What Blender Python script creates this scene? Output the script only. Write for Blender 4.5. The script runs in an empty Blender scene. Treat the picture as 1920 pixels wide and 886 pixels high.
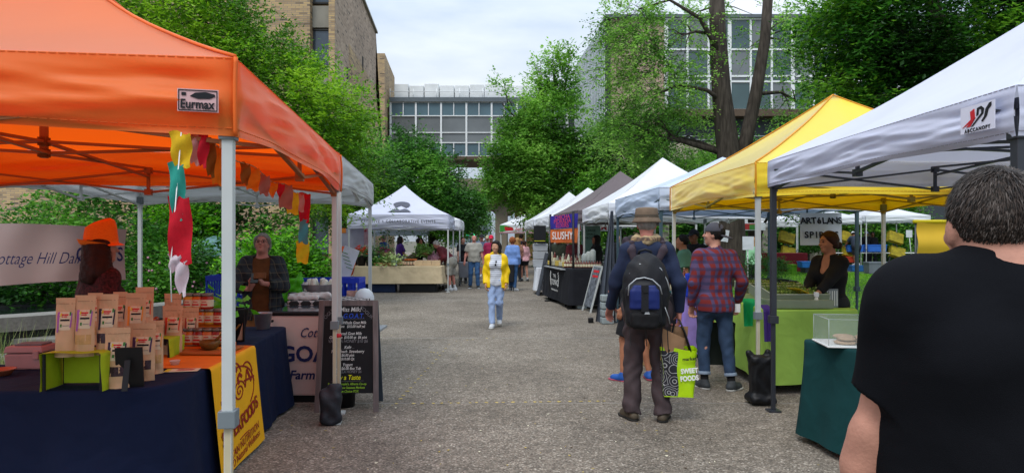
import bpy, bmesh, math, random
import numpy as np
from mathutils import Vector, Matrix
random.seed(7); np.random.seed(7)
R = math.radians; PI = math.pi
scn = bpy.context.scene; COL = scn.collection
# ---------------- camera
FPX = 1250.0; CH = 1.58; HOR = 450.0
cd = bpy.data.cameras.new('camera'); cam = bpy.data.objects.new('camera', cd); COL.objects.link(cam)
cam.location = (0, 0, CH); cam.rotation_euler = (R(90), 0, 0)
cd.sensor_width = 36; cd.lens = FPX/1920*36; cd.shift_y = 7/1920; cd.clip_start = .05; cd.clip_end = 2000
scn.camera = cam
# ---------------- world: overcast sky over a Nishita sky
SUN_EL, SUN_AZ = 56, 205
w = bpy.data.worlds.new('World'); scn.world = w; w.use_nodes = True
nt = w.node_tree; N = nt.nodes; L = nt.links; N.clear()
out = N.new('ShaderNodeOutputWorld'); bg = N.new('ShaderNodeBackground'); bg.inputs['Strength'].default_value = .1
sky = N.new('ShaderNodeTexSky'); sky.sky_type = 'NISHITA'; sky.sun_disc = False
sky.sun_elevation = R(SUN_EL); sky.sun_rotation = R(SUN_AZ)
tc = N.new('ShaderNodeTexCoord'); mp = N.new('ShaderNodeMapping'); mp.inputs['Scale'].default_value = (1, 1, 3.2)
n1 = N.new('ShaderNodeTexNoise'); n1.inputs['Scale'].default_value = 2.1; n1.inputs['Detail'].default_value = 7; n1.inputs['Roughness'].default_value = .48
rp = N.new('ShaderNodeValToRGB'); rp.color_ramp.elements[0].position = .38; rp.color_ramp.elements[1].position = .6
rp.color_ramp.elements[0].color = (.37, .46, .58, 1); rp.color_ramp.elements[1].color = (.70, .75, .81, 1)
sc_ = N.new('ShaderNodeVectorMath'); sc_.operation = 'SCALE'; sc_.inputs['Scale'].default_value = 9.6
mx = N.new('ShaderNodeMixRGB'); mx.inputs[0].default_value = .9
L.new(tc.outputs['Generated'], mp.inputs[0]); L.new(mp.outputs[0], n1.inputs['Vector']); L.new(n1.outputs['Fac'], rp.inputs[0])
L.new(rp.outputs[0], sc_.inputs[0]); L.new(sky.outputs[0], mx.inputs[1]); L.new(sc_.outputs[0], mx.inputs[2])
# overcast luminance: brighter towards the zenith
sp = N.new('ShaderNodeSeparateXYZ'); L.new(tc.outputs['Generated'], sp.inputs[0])
gr = N.new('ShaderNodeMapRange'); gr.inputs[1].default_value = 0; gr.inputs[2].default_value = 1; gr.inputs[3].default_value = .74; gr.inputs[4].default_value = 2.7; L.new(sp.outputs[2], gr.inputs[0])
gm_ = N.new('ShaderNodeVectorMath'); gm_.operation = 'SCALE'; L.new(mx.outputs[0], gm_.inputs[0]); L.new(gr.outputs[0], gm_.inputs['Scale'])
L.new(gm_.outputs[0], bg.inputs[0]); L.new(bg.outputs[0], out.inputs[0])
# ---------------- soft sun through the cloud
sd = bpy.data.lights.new('sun', 'SUN'); sun = bpy.data.objects.new('sun', sd); COL.objects.link(sun)
sd.energy = 1.5; sd.angle = R(24); sd.color = (1, .96, .9)
el, az = R(SUN_EL), R(SUN_AZ)
dirv = Vector((math.sin(az)*math.cos(el), math.cos(az)*math.cos(el), math.sin(el)))
sun.rotation_euler = dirv.to_track_quat('Z', 'Y').to_euler()
scn.view_settings.view_transform = 'Standard'; scn.view_settings.look = 'None'
scn.view_settings.exposure = .28; scn.view_settings.gamma = 1
scn.view_settings.use_curve_mapping = False
scn.cycles.max_bounces = 7; scn.cycles.transparent_max_bounces = 12
# ---------------- helpers
def px(x, Y): return (x-960)/FPX*Y
def pz(y, Y): return CH+(HOR-y)/FPX*Y
def hx(s):
    s = s.lstrip('#'); r = [int(s[i:i+2], 16)/255 for i in (0, 2, 4)]
    return tuple(c/12.92 if c <= .04045 else ((c+.055)/1.055)**2.4 for c in r)
_M = {}
def mat(name, col='#888888', rough=.65, var=.12, vs=6., bump=0., bs=300., transl=0., metal=0., spec=.3, stretch=None, alpha=None, emit=0, tcol=None, trans=0., det=4):
    if name in _M: return _M[name]
    c = hx(col) if isinstance(col, str) else col
    m = bpy.data.materials.new(name); m.use_nodes = True; nt = m.node_tree; N = nt.nodes; L = nt.links
    b = N['Principled BSDF']; b.inputs['Roughness'].default_value = rough; b.inputs['Metallic'].default_value = metal
    b.inputs['Specular IOR Level'].default_value = spec
    b.inputs['Base Color'].default_value = (*c, 1)
    t = N.new('ShaderNodeTexCoord'); src = t.outputs['Object']
    if stretch:
        mp = N.new('ShaderNodeMapping'); mp.inputs['Scale'].default_value = stretch; L.new(src, mp.inputs[0]); src = mp.outputs[0]
    col_out = None
    if var:
        n = N.new('ShaderNodeTexNoise'); n.inputs['Scale'].default_value = vs; n.inputs['Detail'].default_value = det; L.new(src, n.inputs['Vector'])
        r = N.new('ShaderNodeValToRGB'); r.color_ramp.elements[0].position = .3; r.color_ramp.elements[1].position = .7
        r.color_ramp.elements[0].color = (*[max(0, x*(1-var)) for x in c], 1); r.color_ramp.elements[1].color = (*[min(1, x*(1+var)) for x in c], 1)
        L.new(n.outputs['Fac'], r.inputs[0]); L.new(r.outputs[0], b.inputs['Base Color']); col_out = r.outputs[0]
    if bump:
        n2 = N.new('ShaderNodeTexNoise'); n2.inputs['Scale'].default_value = bs; n2.inputs['Detail'].default_value = 3; L.new(src, n2.inputs['Vector'])
        bp = N.new('ShaderNodeBump'); bp.inputs['Strength'].default_value = bump; bp.inputs['Distance'].default_value = .01
        L.new(n2.outputs['Fac'], bp.inputs['Height']); L.new(bp.outputs[0], b.inputs['Normal'])
        if bs >= 300:
            n4 = N.new('ShaderNodeTexNoise'); n4.inputs['Scale'].default_value = 4.2; n4.inputs['Detail'].default_value = 2.5; n4.inputs['Distortion'].default_value = .35; n4.inputs['Roughness'].default_value = .45; L.new(src, n4.inputs['Vector'])
            b2 = N.new('ShaderNodeBump'); b2.inputs['Strength'].default_value = .55; b2.inputs['Distance'].default_value = .05
            L.new(n4.outputs['Fac'], b2.inputs['Height']); L.new(bp.outputs[0], b2.inputs['Normal']); L.new(b2.outputs[0], b.inputs['Normal'])
    if trans:
        b.inputs['Transmission Weight'].default_value = trans; b.inputs['IOR'].default_value = 1.1
    if emit:
        b.inputs['Emission Color'].default_value = (*c, 1); b.inputs['Emission Strength'].default_value = emit
    o = N['Material Output']
    if transl:
        tl = N.new('ShaderNodeBsdfTranslucent'); ms = N.new('ShaderNodeMixShader'); ms.inputs[0].default_value = transl
        tcc = hx(tcol) if tcol else c
        tl.inputs[0].default_value = (*tcc, 1)
        L.new(b.outputs[0], ms.inputs[1]); L.new(tl.outputs[0], ms.inputs[2]); L.new(ms.outputs[0], o.inputs[0])
    if alpha is not None:
        tr = N.new('ShaderNodeBsdfTransparent'); ms = N.new('ShaderNodeMixShader'); ms.inputs[0].default_value = alpha
        L.new(tr.outputs[0], ms.inputs[1]); L.new(b.outputs[0], ms.inputs[2]); L.new(ms.outputs[0], o.inputs[0])
    _M[name] = m; return m
def nodes_of(name, rough=.7, spec=.3):
    m = bpy.data.materials.new(name); m.use_nodes = True; _M[name] = m
    b = m.node_tree.nodes['Principled BSDF']; b.inputs['Roughness'].default_value = rough; b.inputs['Specular IOR Level'].default_value = spec
    return m, m.node_tree.nodes, m.node_tree.links, b
def ramp(N, stops, interp='LINEAR'):
    r = N.new('ShaderNodeValToRGB'); cr = r.color_ramp; cr.interpolation = interp
    while len(cr.elements) < len(stops): cr.elements.new(.5)
    for e, (p, c) in zip(cr.elements, stops): e.position = p; e.color = (*(hx(c) if isinstance(c, str) else c), 1)
    return r
def plaid(name, base, ca, cb, per=.09, fine=None, w1=.5):
    """woven check: wide bands of ca across, cb down, thin lines of 'fine'"""
    m, N, L, b = nodes_of(name, .85)
    t = N.new('ShaderNodeTexCoord'); s = N.new('ShaderNodeSeparateXYZ'); L.new(t.outputs['Object'], s.inputs[0])
    def band(o, p, lo, ph=0):
        a = N.new('ShaderNodeMath'); a.operation = 'MULTIPLY_ADD'; a.inputs[1].default_value = 2*PI/p; a.inputs[2].default_value = ph; L.new(o, a.inputs[0])
        c = N.new('ShaderNodeMath'); c.operation = 'COSINE'; L.new(a.outputs[0], c.inputs[0])
        d = N.new('ShaderNodeMapRange'); d.inputs[1].default_value = lo; d.inputs[2].default_value = min(1, lo+.35); L.new(c.outputs[0], d.inputs[0]); return d.outputs[0]
    ad = N.new('ShaderNodeMath'); ad.operation = 'ADD'; L.new(s.outputs[0], ad.inputs[0]); L.new(s.outputs[1], ad.inputs[1])
    prev = None
    def mixc(f, c, k):
        nonlocal prev
        x = N.new('ShaderNodeMixRGB'); mm = N.new('ShaderNodeMath'); mm.operation = 'MULTIPLY'; mm.inputs[1].default_value = k; L.new(f, mm.inputs[0]); L.new(mm.outputs[0], x.inputs[0])
        if prev is None: x.inputs[1].default_value = (*hx(base), 1)
        else: L.new(prev, x.inputs[1])
        x.inputs[2].default_value = (*hx(c), 1); prev = x.outputs[0]
    mixc(band(ad.outputs[0], per, w1-.5), ca, .7); mixc(band(s.outputs[2], per, w1-.5), cb, .6)
    if fine:
        mixc(band(ad.outputs[0], per, .95, 2), fine, .8); mixc(band(s.outputs[2], per, .95, 2), fine, .8)
    L.new(prev, b.inputs['Base Color']); return m
class MB:
    def __init__(s): s.V = []; s.F = []; s.MI = []; s.S = []
    def add(s, vs, fs, mi=0, sm=False):
        o = len(s.V); s.V += [tuple(v) for v in vs]
        for f in fs: s.F.append(tuple(i+o for i in f)); s.MI.append(mi); s.S.append(sm)
    def box(s, c, d, rz=0, mi=0, rot=None, taper=1.):
        x, y, z = d[0]/2, d[1]/2, d[2]/2
        M = rot if rot is not None else Matrix.Rotation(rz, 3, 'Z')
        vs = []
        for k in (-1, 1):
            q = taper if k > 0 else 1
            for i, j in ((-1, -1), (1, -1), (1, 1), (-1, 1)): vs.append(Vector(c)+M@Vector((i*x*q, j*y*q, k*z)))
        s.add(vs, [(3, 2, 1, 0), (4, 5, 6, 7), (0, 1, 5, 4), (1, 2, 6, 5), (2, 3, 7, 6), (3, 0, 4, 7)], mi); return s
    def bar(s, a, b, w, h=None, mi=0):
        a, b = Vector(a), Vector(b); d = b-a; h = h or w
        M = d.to_track_quat('Z', 'Y').to_matrix(); s.box((a+b)/2, (w, h, d.length), mi=mi, rot=M); return s
    def tube(s, pts, r, n=8, mi=0, cap=True):
        pts = [Vector(p) for p in pts]; m = len(pts)
        rs = r if isinstance(r, (list, tuple)) else [r]*m
        vs = []; up = None
        for i, p in enumerate(pts):
            d = (pts[min(i+1, m-1)]-pts[max(i-1, 0)]).normalized()
            if up is None: up = d.orthogonal().normalized()
            u = (up-d*up.dot(d)); u = u.normalized() if u.length > 1e-6 else d.orthogonal().normalized(); up = u; v = d.cross(u)
            for k in range(n): a = 2*PI*k/n; vs.append(p+(u*math.cos(a)+v*math.sin(a))*rs[i])
        fs = [(i*n+k, i*n+(k+1) % n, (i+1)*n+(k+1) % n, (i+1)*n+k) for i in range(m-1) for k in range(n)]
        if cap: fs += [tuple(range(n))[::-1], tuple(range((m-1)*n, m*n))]
        s.add(vs, fs, mi, True); return s
    def lathe(s, prof, c=(0, 0, 0), n=20, mi=0, cap=True, R3=None):
        vs = []; m = len(prof); R3 = R3 or Matrix.Identity(3)
        for r, z in prof:
            for k in range(n): a = 2*PI*k/n; vs.append(Vector(c)+R3@Vector((r*math.cos(a), r*math.sin(a), z)))
        fs = [(i*n+k, i*n+(k+1) % n, (i+1)*n+(k+1) % n, (i+1)*n+k) for i in range(m-1) for k in range(n)]
        if cap: fs += [tuple(range(n))[::-1], tuple(range((m-1)*n, m*n))]
        s.add(vs, fs, mi, True); return s
    def grid(s, fn, nu, nv, mi=0, sm=True, cu=False):
        vs = [fn(i/nu, j/nv) for i in range(nu+(0 if cu else 1)) for j in range(nv+1)]
        W = nv+1; cnt = nu if cu else nu+1
        fs = [(i*W+j, ((i+1) % cnt)*W+j, ((i+1) % cnt)*W+j+1, i*W+j+1) for i in range(nu) for j in range(nv)]
        s.add(vs, fs, mi, sm); return s
    def prism(s, poly, o, ux, uy, t, mi=0):
        o, ux, uy = Vector(o), Vector(ux), Vector(uy); n = ux.cross(uy).normalized(); k = len(poly)
        a = [o+ux*p[0]+uy*p[1] for p in poly]; vs = a+[v+n*t for v in a]
        s.add(vs, [tuple(range(k))[::-1], tuple(range(k, 2*k))]+[(i, (i+1) % k, (i+1) % k+k, i+k) for i in range(k)], mi); return s
    def ball(s, c, r, n=10, mi=0):
        rr = r if isinstance(r, (tuple, list)) else (r, r, r)
        vs = []; m = n//2+1
        for i in range(m+1):
            th = PI*i/m
            for k in range(n): a = 2*PI*k/n; vs.append((c[0]+rr[0]*math.sin(th)*math.cos(a), c[1]+rr[1]*math.sin(th)*math.sin(a), c[2]-rr[2]*math.cos(th)))
        s.add(vs, [(i*n+k, i*n+(k+1) % n, (i+1)*n+(k+1) % n, (i+1)*n+k) for i in range(m) for k in range(n)], mi, True); return s
    def build(s, name, mats, parent=None, bevel=0, loc=None, rz=0):
        me = bpy.data.meshes.new(name); me.from_pydata(s.V, [], s.F)
        if not isinstance(mats, (list, tuple)): mats = [mats]
        for m in mats: me.materials.append(m)
        me.polygons.foreach_set('material_index', s.MI); me.polygons.foreach_set('use_smooth', s.S)
        if bevel:
            bm = bmesh.new(); bm.from_mesh(me)
            es = [e for e in bm.edges if len(e.link_faces) == 2 and e.calc_face_angle(0) > .6]
            bmesh.ops.bevel(bm, geom=es, offset=bevel, segments=2, profile=.6, affect='EDGES', clamp_overlap=True); bm.to_mesh(me); bm.free()
        me.update(); return link(name, me, parent, loc, rz)
def link(name, me, parent=None, loc=None, rz=0):
    o = bpy.data.objects.new(name, me); COL.objects.link(o)
    if parent: o.parent = parent
    if loc: o.location = loc
    if rz: o.rotation_euler = (0, 0, rz)
    return o
def tag(o, label=None, cat=None, group=None, kind=None):
    for k, v in (('label', label), ('category', cat), ('group', group), ('kind', kind)):
        if v: o[k] = v
    return o
def thing(name, label, cat, loc=(0, 0, 0), rz=0, group=None):
    o = bpy.data.objects.new(name, None); COL.objects.link(o); o.location = loc; o.rotation_euler = (0, 0, rz); o.empty_display_size = .2
    return tag(o, label, cat, group)
def dup(root, loc, rz=0, label=None, group=None):
    def cp(o, par):
        c = o.copy(); COL.objects.link(c); c.parent = par
        for ch in KIDS.get(o.name) or [x for x in COL.objects if x.parent == o]: cp(ch, c)
        return c
    r = cp(root, None); r.location = loc; r.rotation_euler = (0, 0, rz)
    if label: r['label'] = label
    if group: r['group'] = group
    return r
KIDS = {}
def npmesh(name, V, F, mats, parent=None, mi=None, smooth=True):
    me = bpy.data.meshes.new(name); nv, nf, k = len(V), len(F), F.shape[1]
    me.vertices.add(nv); me.vertices.foreach_set('co', V.astype(np.float32).ravel())
    me.loops.add(nf*k); me.loops.foreach_set('vertex_index', F.astype(np.int32).ravel())
    me.polygons.add(nf); me.polygons.foreach_set('loop_start', np.arange(0, nf*k, k, dtype=np.int32))
    try: me.polygons.foreach_set('loop_total', np.full(nf, k, dtype=np.int32))
    except Exception: pass
    me.polygons.foreach_set('use_smooth', np.full(nf, smooth))
    for m in (mats if isinstance(mats, (list, tuple)) else [mats]): me.materials.append(m)
    if mi is not None: me.polygons.foreach_set('material_index', mi.astype(np.int32))
    me.update(calc_edges=True); me.validate(); return link(name, me, parent)
def text(s, size, m, parent, loc, rot=(R(90), 0, 0), name='lettering', shear=0, ext=.0008, wide=1., space=1., bold=0, align='CENTER'):
    cu = bpy.data.curves.new(name, 'FONT'); cu.body = s; cu.size = size; cu.shear = shear; cu.extrude = ext
    cu.align_x = align; cu.align_y = 'CENTER'; cu.space_character = space; cu.offset = bold; cu.resolution_u = 3
    o = bpy.data.objects.new('tmp', cu); COL.objects.link(o)
    dg = bpy.context.evaluated_depsgraph_get(); me = bpy.data.meshes.new_from_object(o.evaluated_get(dg))
    bpy.data.objects.remove(o); bpy.data.curves.remove(cu); me.name = name
    me.materials.clear(); me.materials.append(m)
    ob = link(name, me, parent, loc); ob.rotation_euler = rot; ob.scale = (wide, 1, 1); return ob
# ---------------- SDF modelling
def vl(*a): return np.array(a, dtype=np.float64)
def cone(a, b, ra, rb=None, k=None, sq=None, clip=None):
    a, b = np.array(a, float), np.array(b, float); rb = ra if rb is None else rb
    def f(P):
        if sq is not None:
            n, fa = sq; n = np.array(n, float); n /= np.linalg.norm(n); P = P+((P-a)@n)[..., None]*n*(1/fa-1)
        ba = b-a; t = np.clip(((P-a)@ba)/max(ba@ba, 1e-9), 0, 1)
        d = np.linalg.norm(P-a-t[..., None]*ba, axis=-1)-(ra+(rb-ra)*t)
        if sq is not None and sq[1] < 1: d = d*(sq[1]*.5+.5)
        if clip:
            for (pt, nn) in clip: nn = np.array(nn, float); nn = nn/np.linalg.norm(nn); d = np.maximum(d, (P-np.array(pt, float))@nn)
        return d
    r = max(ra, rb)*(max(1, sq[1]) if sq else 1); return (f, np.minimum(a, b)-r, np.maximum(a, b)+r, k, 'u')
def ell(c, r, M=None, k=None, op='u', clip=None):
    c, r = np.array(c, float), np.array(r, float)
    def f(P):
        q = P-c
        if M is not None: q = q@M
        k0 = np.linalg.norm(q/r, axis=-1); k1 = np.linalg.norm(q/(r*r), axis=-1)+1e-9
        d = k0*(k0-1)/k1
        if clip:
            for (pt, nn) in clip: nn = np.array(nn, float); nn = nn/np.linalg.norm(nn); d = np.maximum(d, (P-np.array(pt, float))@nn)
        return d
    R_ = max(r); return (f, c-R_, c+R_, k, op)
def rbox(c, s, rad, M=None, k=None, op='u'):
    c, s = np.array(c, float), np.array(s, float)/2
    def f(P):
        q = P-c
        if M is not None: q = q@M
        q = np.abs(q)-(s-rad); return np.linalg.norm(np.maximum(q, 0), axis=-1)+np.minimum(q.max(-1), 0)-rad
    R_ = np.linalg.norm(s); return (f, c-R_, c+R_, k, op)
def sdf(name, prims, h, mats, parent=None, k=.03, wr=0, wf=14., matfn=None, wdir=(1, .7, .5)):
    us = [p for p in prims if p[4] == 'u']
    lo = np.min([p[1] for p in us], 0)-3*h; hi = np.max([p[2] for p in us], 0)+3*h
    n = np.ceil((hi-lo)/h).astype(int)+1
    ax = [lo[i]+h*np.arange(n[i]) for i in range(3)]
    D = np.full(tuple(n), 1., dtype=np.float32)
    for f, a, b, kk, op in prims:
        kk = k if kk is None else kk; mg = kk+2*h+wr
        i0 = np.clip(np.floor((a-mg-lo)/h).astype(int), 0, n-1); i1 = np.clip(np.ceil((b+mg-lo)/h).astype(int)+1, 1, n)
        if (i1 <= i0).any(): continue
        sl = tuple(slice(i0[i], i1[i]) for i in range(3))
        P = np.stack(np.meshgrid(*[ax[i][sl[i]] for i in range(3)], indexing='ij'), -1)
        d = f(P); S = D[sl]
        if op == 'u':
            if kk > 0:
                hh = np.clip(.5+.5*(S-d)/kk, 0, 1); D[sl] = S+(d-S)*hh-kk*hh*(1-hh)
            else: D[sl] = np.minimum(S, d)
        else: D[sl] = np.maximum(S, -d)
    if wr:
        X, Y, Z = np.meshgrid(*ax, indexing='ij', sparse=True)
        sd0 = sum(map(ord, name)) % 7
        wv = np.sin(wf*(Z*wdir[0]+.8*X)+2.3*np.sin(wf*.35*X+sd0)+1.7*np.sin(wf*.4*Y+wf*.3*Z))*.6
        wv = wv+np.sin(wf*1.9*(Z*.6-X*.9+.4*Y)+2*np.sin(wf*.5*Z+sd0))*.4
        D = D+(wr*wv).astype(np.float32)
    V, F = nets(D, lo, h)
    mi = None
    if matfn is not None: mi = matfn(V[F].mean(1))
    return npmesh(name, V, F, mats, parent, mi)
def nets(D, lo, h):
    s = (D < 0); nx, ny, nz = D.shape
    c = np.zeros((nx-1, ny-1, nz-1), np.int8)
    for i in (0, 1):
        for j in (0, 1):
            for k in (0, 1): c += s[i:nx-1+i, j:ny-1+j, k:nz-1+k]
    act = np.argwhere((c > 0) & (c < 8)); idx = np.full(c.shape, -1, np.int32)
    idx[act[:, 0], act[:, 1], act[:, 2]] = np.arange(len(act))
    corners = np.array([(i, j, k) for i in (0, 1) for j in (0, 1) for k in (0, 1)])
    vals = np.stack([D[act[:, 0]+a, act[:, 1]+b, act[:, 2]+e] for a, b, e in corners], 1)
    acc = np.zeros((len(act), 3)); cnt = np.zeros(len(act))
    for u in range(8):
        for v in range(u+1, 8):
            if abs(corners[u]-corners[v]).sum() != 1: continue
            a, b = vals[:, u], vals[:, v]; m = (a < 0) != (b < 0)
            t = a[m]/(a[m]-b[m]); acc[m] += corners[u]+t[:, None]*(corners[v]-corners[u]); cnt[m] += 1
    V = lo+h*(act+acc/np.maximum(cnt, 1)[:, None])
    Fs = []
    for axn in range(3):
        o = [(axn+1) % 3, (axn+2) % 3]
        sl0 = [slice(None)]*3; sl1 = [slice(None)]*3
        sl0[axn] = slice(0, -1); sl1[axn] = slice(1, None)
        A, B = s[tuple(sl0)], s[tuple(sl1)]
        e = np.argwhere(A != B)
        for q in o: e = e[(e[:, q] > 0) & (e[:, q] < D.shape[q]-1)]
        if not len(e): continue
        ins = A[e[:, 0], e[:, 1], e[:, 2]]
        q = []
        for du, dv in ((-1, -1), (0, -1), (0, 0), (-1, 0)):
            cc = e.copy(); cc[:, o[0]] += du; cc[:, o[1]] += dv; q.append(idx[cc[:, 0], cc[:, 1], cc[:, 2]])
        q = np.stack(q, 1); q[~ins] = q[~ins][:, ::-1]; Fs.append(q)
    F = np.concatenate(Fs); F = F[(F >= 0).all(1)]
    return V, F
def rotm(rx=0, ry=0, rz=0):
    return np.array(Matrix.Rotation(R(rz), 3, 'Z')@Matrix.Rotation(R(ry), 3, 'Y')@Matrix.Rotation(R(rx), 3, 'X'))
# ================= SETTING =================
def struct(o): o['kind'] = 'structure'; return o
def ground_mat():
    m, N, L, b = nodes_of('aggregate', .85, .25)
    t = N.new('ShaderNodeTexCoord')
    v = N.new('ShaderNodeTexVoronoi'); v.inputs['Scale'].default_value = 86; L.new(t.outputs['Object'], v.inputs['Vector'])
    s = N.new('ShaderNodeSeparateColor'); L.new(v.outputs['Color'], s.inputs[0])
    r = ramp(N, [(0, '#66605a'), (.3, '#7b756d'), (.55, '#8c867d'), (.82, '#9c958b'), (.94, '#b6b0a7'), (1, '#cbc7bf')]); L.new(s.outputs[0], r.inputs[0])
    n = N.new('ShaderNodeTexNoise'); n.inputs['Scale'].default_value = .7; n.inputs['Detail'].default_value = 6; n.inputs['Roughness'].default_value = .62; L.new(t.outputs['Object'], n.inputs['Vector'])
    r2 = ramp(N, [(.32, (.48, .455, .425)), (.5, (.66, .63, .59)), (.68, (.82, .79, .75))]); L.new(n.outputs['Fac'], r2.inputs[0])
    n3 = N.new('ShaderNodeTexNoise'); n3.inputs['Scale'].default_value = 9; n3.inputs['Detail'].default_value = 5; L.new(t.outputs['Object'], n3.inputs['Vector'])
    r3 = ramp(N, [(.33, (.8, .79, .78)), (.62, (1.08, 1.06, 1.04))]); L.new(n3.outputs['Fac'], r3.inputs[0])
    v2 = N.new('ShaderNodeTexVoronoi'); v2.inputs['Scale'].default_value = 13; L.new(t.outputs['Object'], v2.inputs['Vector'])
    s2 = N.new('ShaderNodeSeparateColor'); L.new(v2.outputs['Color'], s2.inputs[0])
    pk = ramp(N, [(0, (0, 0, 0)), (.955, (0, 0, 0)), (.96, (1, 1, 1))]); L.new(s2.outputs[1], pk.inputs[0])
    dd = ramp(N, [(.1, (1, 1, 1)), (.2, (0, 0, 0))]); L.new(v2.outputs['Distance'], dd.inputs[0])
    mk = N.new('ShaderNodeMath'); mk.operation = 'MULTIPLY'; L.new(pk.outputs[0], mk.inputs[0]); L.new(dd.outputs[0], mk.inputs[1])
    a = N.new('ShaderNodeMixRGB'); a.blend_type = 'MULTIPLY'; a.inputs[0].default_value = 1; L.new(r.outputs[0], a.inputs[1]); L.new(r2.outputs[0], a.inputs[2])
    c = N.new('ShaderNodeMixRGB'); c.blend_type = 'MULTIPLY'; c.inputs[0].default_value = 1; L.new(a.outputs[0], c.inputs[1]); L.new(r3.outputs[0], c.inputs[2])
    d = N.new('ShaderNodeMixRGB'); L.new(mk.outputs[0], d.inputs[0]); L.new(c.outputs[0], d.inputs[1]); d.inputs[2].default_value = (*hx('#9a8a4c'), 1)
    L.new(d.outputs[0], b.inputs['Base Color'])
    bp = N.new('ShaderNodeBump'); bp.inputs['Strength'].default_value = .3; bp.inputs['Distance'].default_value = .005; bp.invert = True
    L.new(v.outputs['Distance'], bp.inputs['Height']); L.new(bp.outputs[0], b.inputs['Normal']); return m
g = MB(); g.grid(lambda u, v: (-400+800*u, -60+860*v, 0), 4, 4); struct(g.build('ground', mat('earth', '#5d5a4c', .9, .3, .3)))
g = MB(); g.add([(-14, -3, .004), (3.9, -3, .004), (4.0, 9, .004), (3.6, 18, .004), (3.2, 36, .004), (3, 160, .004), (-14, 160, .004)], [(0, 1, 2, 3, 4, 5, 6)])
g.add([(3.9, -3, .004), (14, -3, .004), (14, 8.2, .004), (3.99, 8.2, .004)], [(0, 1, 2, 3)]); struct(g.build('path', ground_mat()))
jm = mat('joint_mortar', '#8f8a82', .9, .25, 3)
g = MB()
for Y, wd in ((10.75, .022), (17.6, .03), (6.45, .012), (27, .04)): g.box((-5, Y, .006), (17, wd, .004))
struct(g.build('path_joint', jm))
ck = mat('yellow_chalk', '#a8945a', .95, .4, 9)
g = MB(); random.seed(3)
for (x0, y0, x1, y1, n) in ((742, 758, 848, 640, 16), (770, 757, 1150, 752, 22), (852, 640, 940, 632, 5), (806, 660, 825, 662, 3)):
    for i in range(n):
        t = (i+random.uniform(0, .5))/n; X_ = x0+(x1-x0)*t; Yp = y0+(y1-y0)*t; D = CH*FPX/(Yp-HOR)
        a = random.uniform(0, 3); vs = [(px(X_, D)+.028*random.uniform(.3, 1)*math.cos(a+k*PI/3.5), D+.035*random.uniform(.3, 1)*math.sin(a+k*PI/3.5), .0085) for k in range(7)]
        g.add(vs, [tuple(range(7))])
tag(g.build('chalk_mark', ck), 'faint broken yellow chalk marks drawn on the aggregate path', 'chalk mark')
# fallen litter (petals, seeds)
g = MB()
for i in range(260):
    D = 3.6+random.random()**2*14; X_ = random.uniform(-1.6, 2.0)*min(1, .35+D/12); s = random.uniform(.006, .016); a = random.uniform(0, 6)
    g.add([(X_+s*math.cos(a+k*1.57)*(1 if k % 2 else .5), D+s*math.sin(a+k*1.57), .009+.004*(k % 2)) for k in range(4)], [(0, 1, 2, 3)], mi=random.choice([0, 0, 1, 2]))
tag(g.build('fallen_petals', [mat('petal_pale', '#d8d2b8', .8, 0), mat('petal_yellow', '#b09a50', .8, 0), mat('petal_brown', '#4b3a2a', .8, 0)]), 'tiny fallen petals and seeds scattered on the path', 'litter', kind='stuff')
# lawn
lawn_m = mat('lawn_soil', '#3c5a1e', .9, .3, 1.5)
g = MB(); g.grid(lambda u, v: (4.0+26*u, 8.2+25*v, .03+.02*math.sin(7*u)), 8, 8); struct(g.build('lawn', lawn_m))
def blades(n, x0, x1, y0, y1, hmin, hmax, zf=.03, wdt=.004, bias=1.6, lean=.5):
    rs = np.random.RandomState(n); X_ = rs.uniform(x0, x1, n); Y_ = y0+(y1-y0)*rs.uniform(0, 1, n)**bias
    h = rs.uniform(hmin, hmax, n); a = rs.uniform(0, 2*PI, n); w_ = wdt*(1+Y_/8); b = np.stack([X_, Y_, np.full(n, zf)], 1)
    sd_ = np.stack([np.cos(a), np.sin(a), 0*a], 1)*w_[:, None]; l = np.stack([np.cos(a+1.5), np.sin(a+1.5), 0*a], 1)*(h*lean*rs.uniform(0, 1, n))[:, None]
    up = np.stack([0*a, 0*a, h], 1); V = np.stack([b-sd_, b+sd_, b+up+l], 1).reshape(-1, 3)
    return V, np.arange(3*n).reshape(-1, 3), rs.randint(0, 3, n)
gm = [mat('grass_a', '#6fae26', .6, .15, 2, transl=.35), mat('grass_b', '#5a981e', .6, .15, 2, transl=.35), mat('grass_c', '#8abf3a', .6, .15, 2, transl=.35)]
V, F, mi = blades(70000, 4.0, 16, 8.2, 32, .04, .09); o = npmesh('grass', V, F, gm, mi=mi, smooth=False); tag(o, 'short bright green grass of the lawn behind the stalls', 'grass', kind='stuff')
g = MB(); g.box((16, 34.1, .02), (28, 2.0, .05)); struct(g.build('gravel_strip', mat('gravel', '#77736a', .9, .3, 20)))
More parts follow.
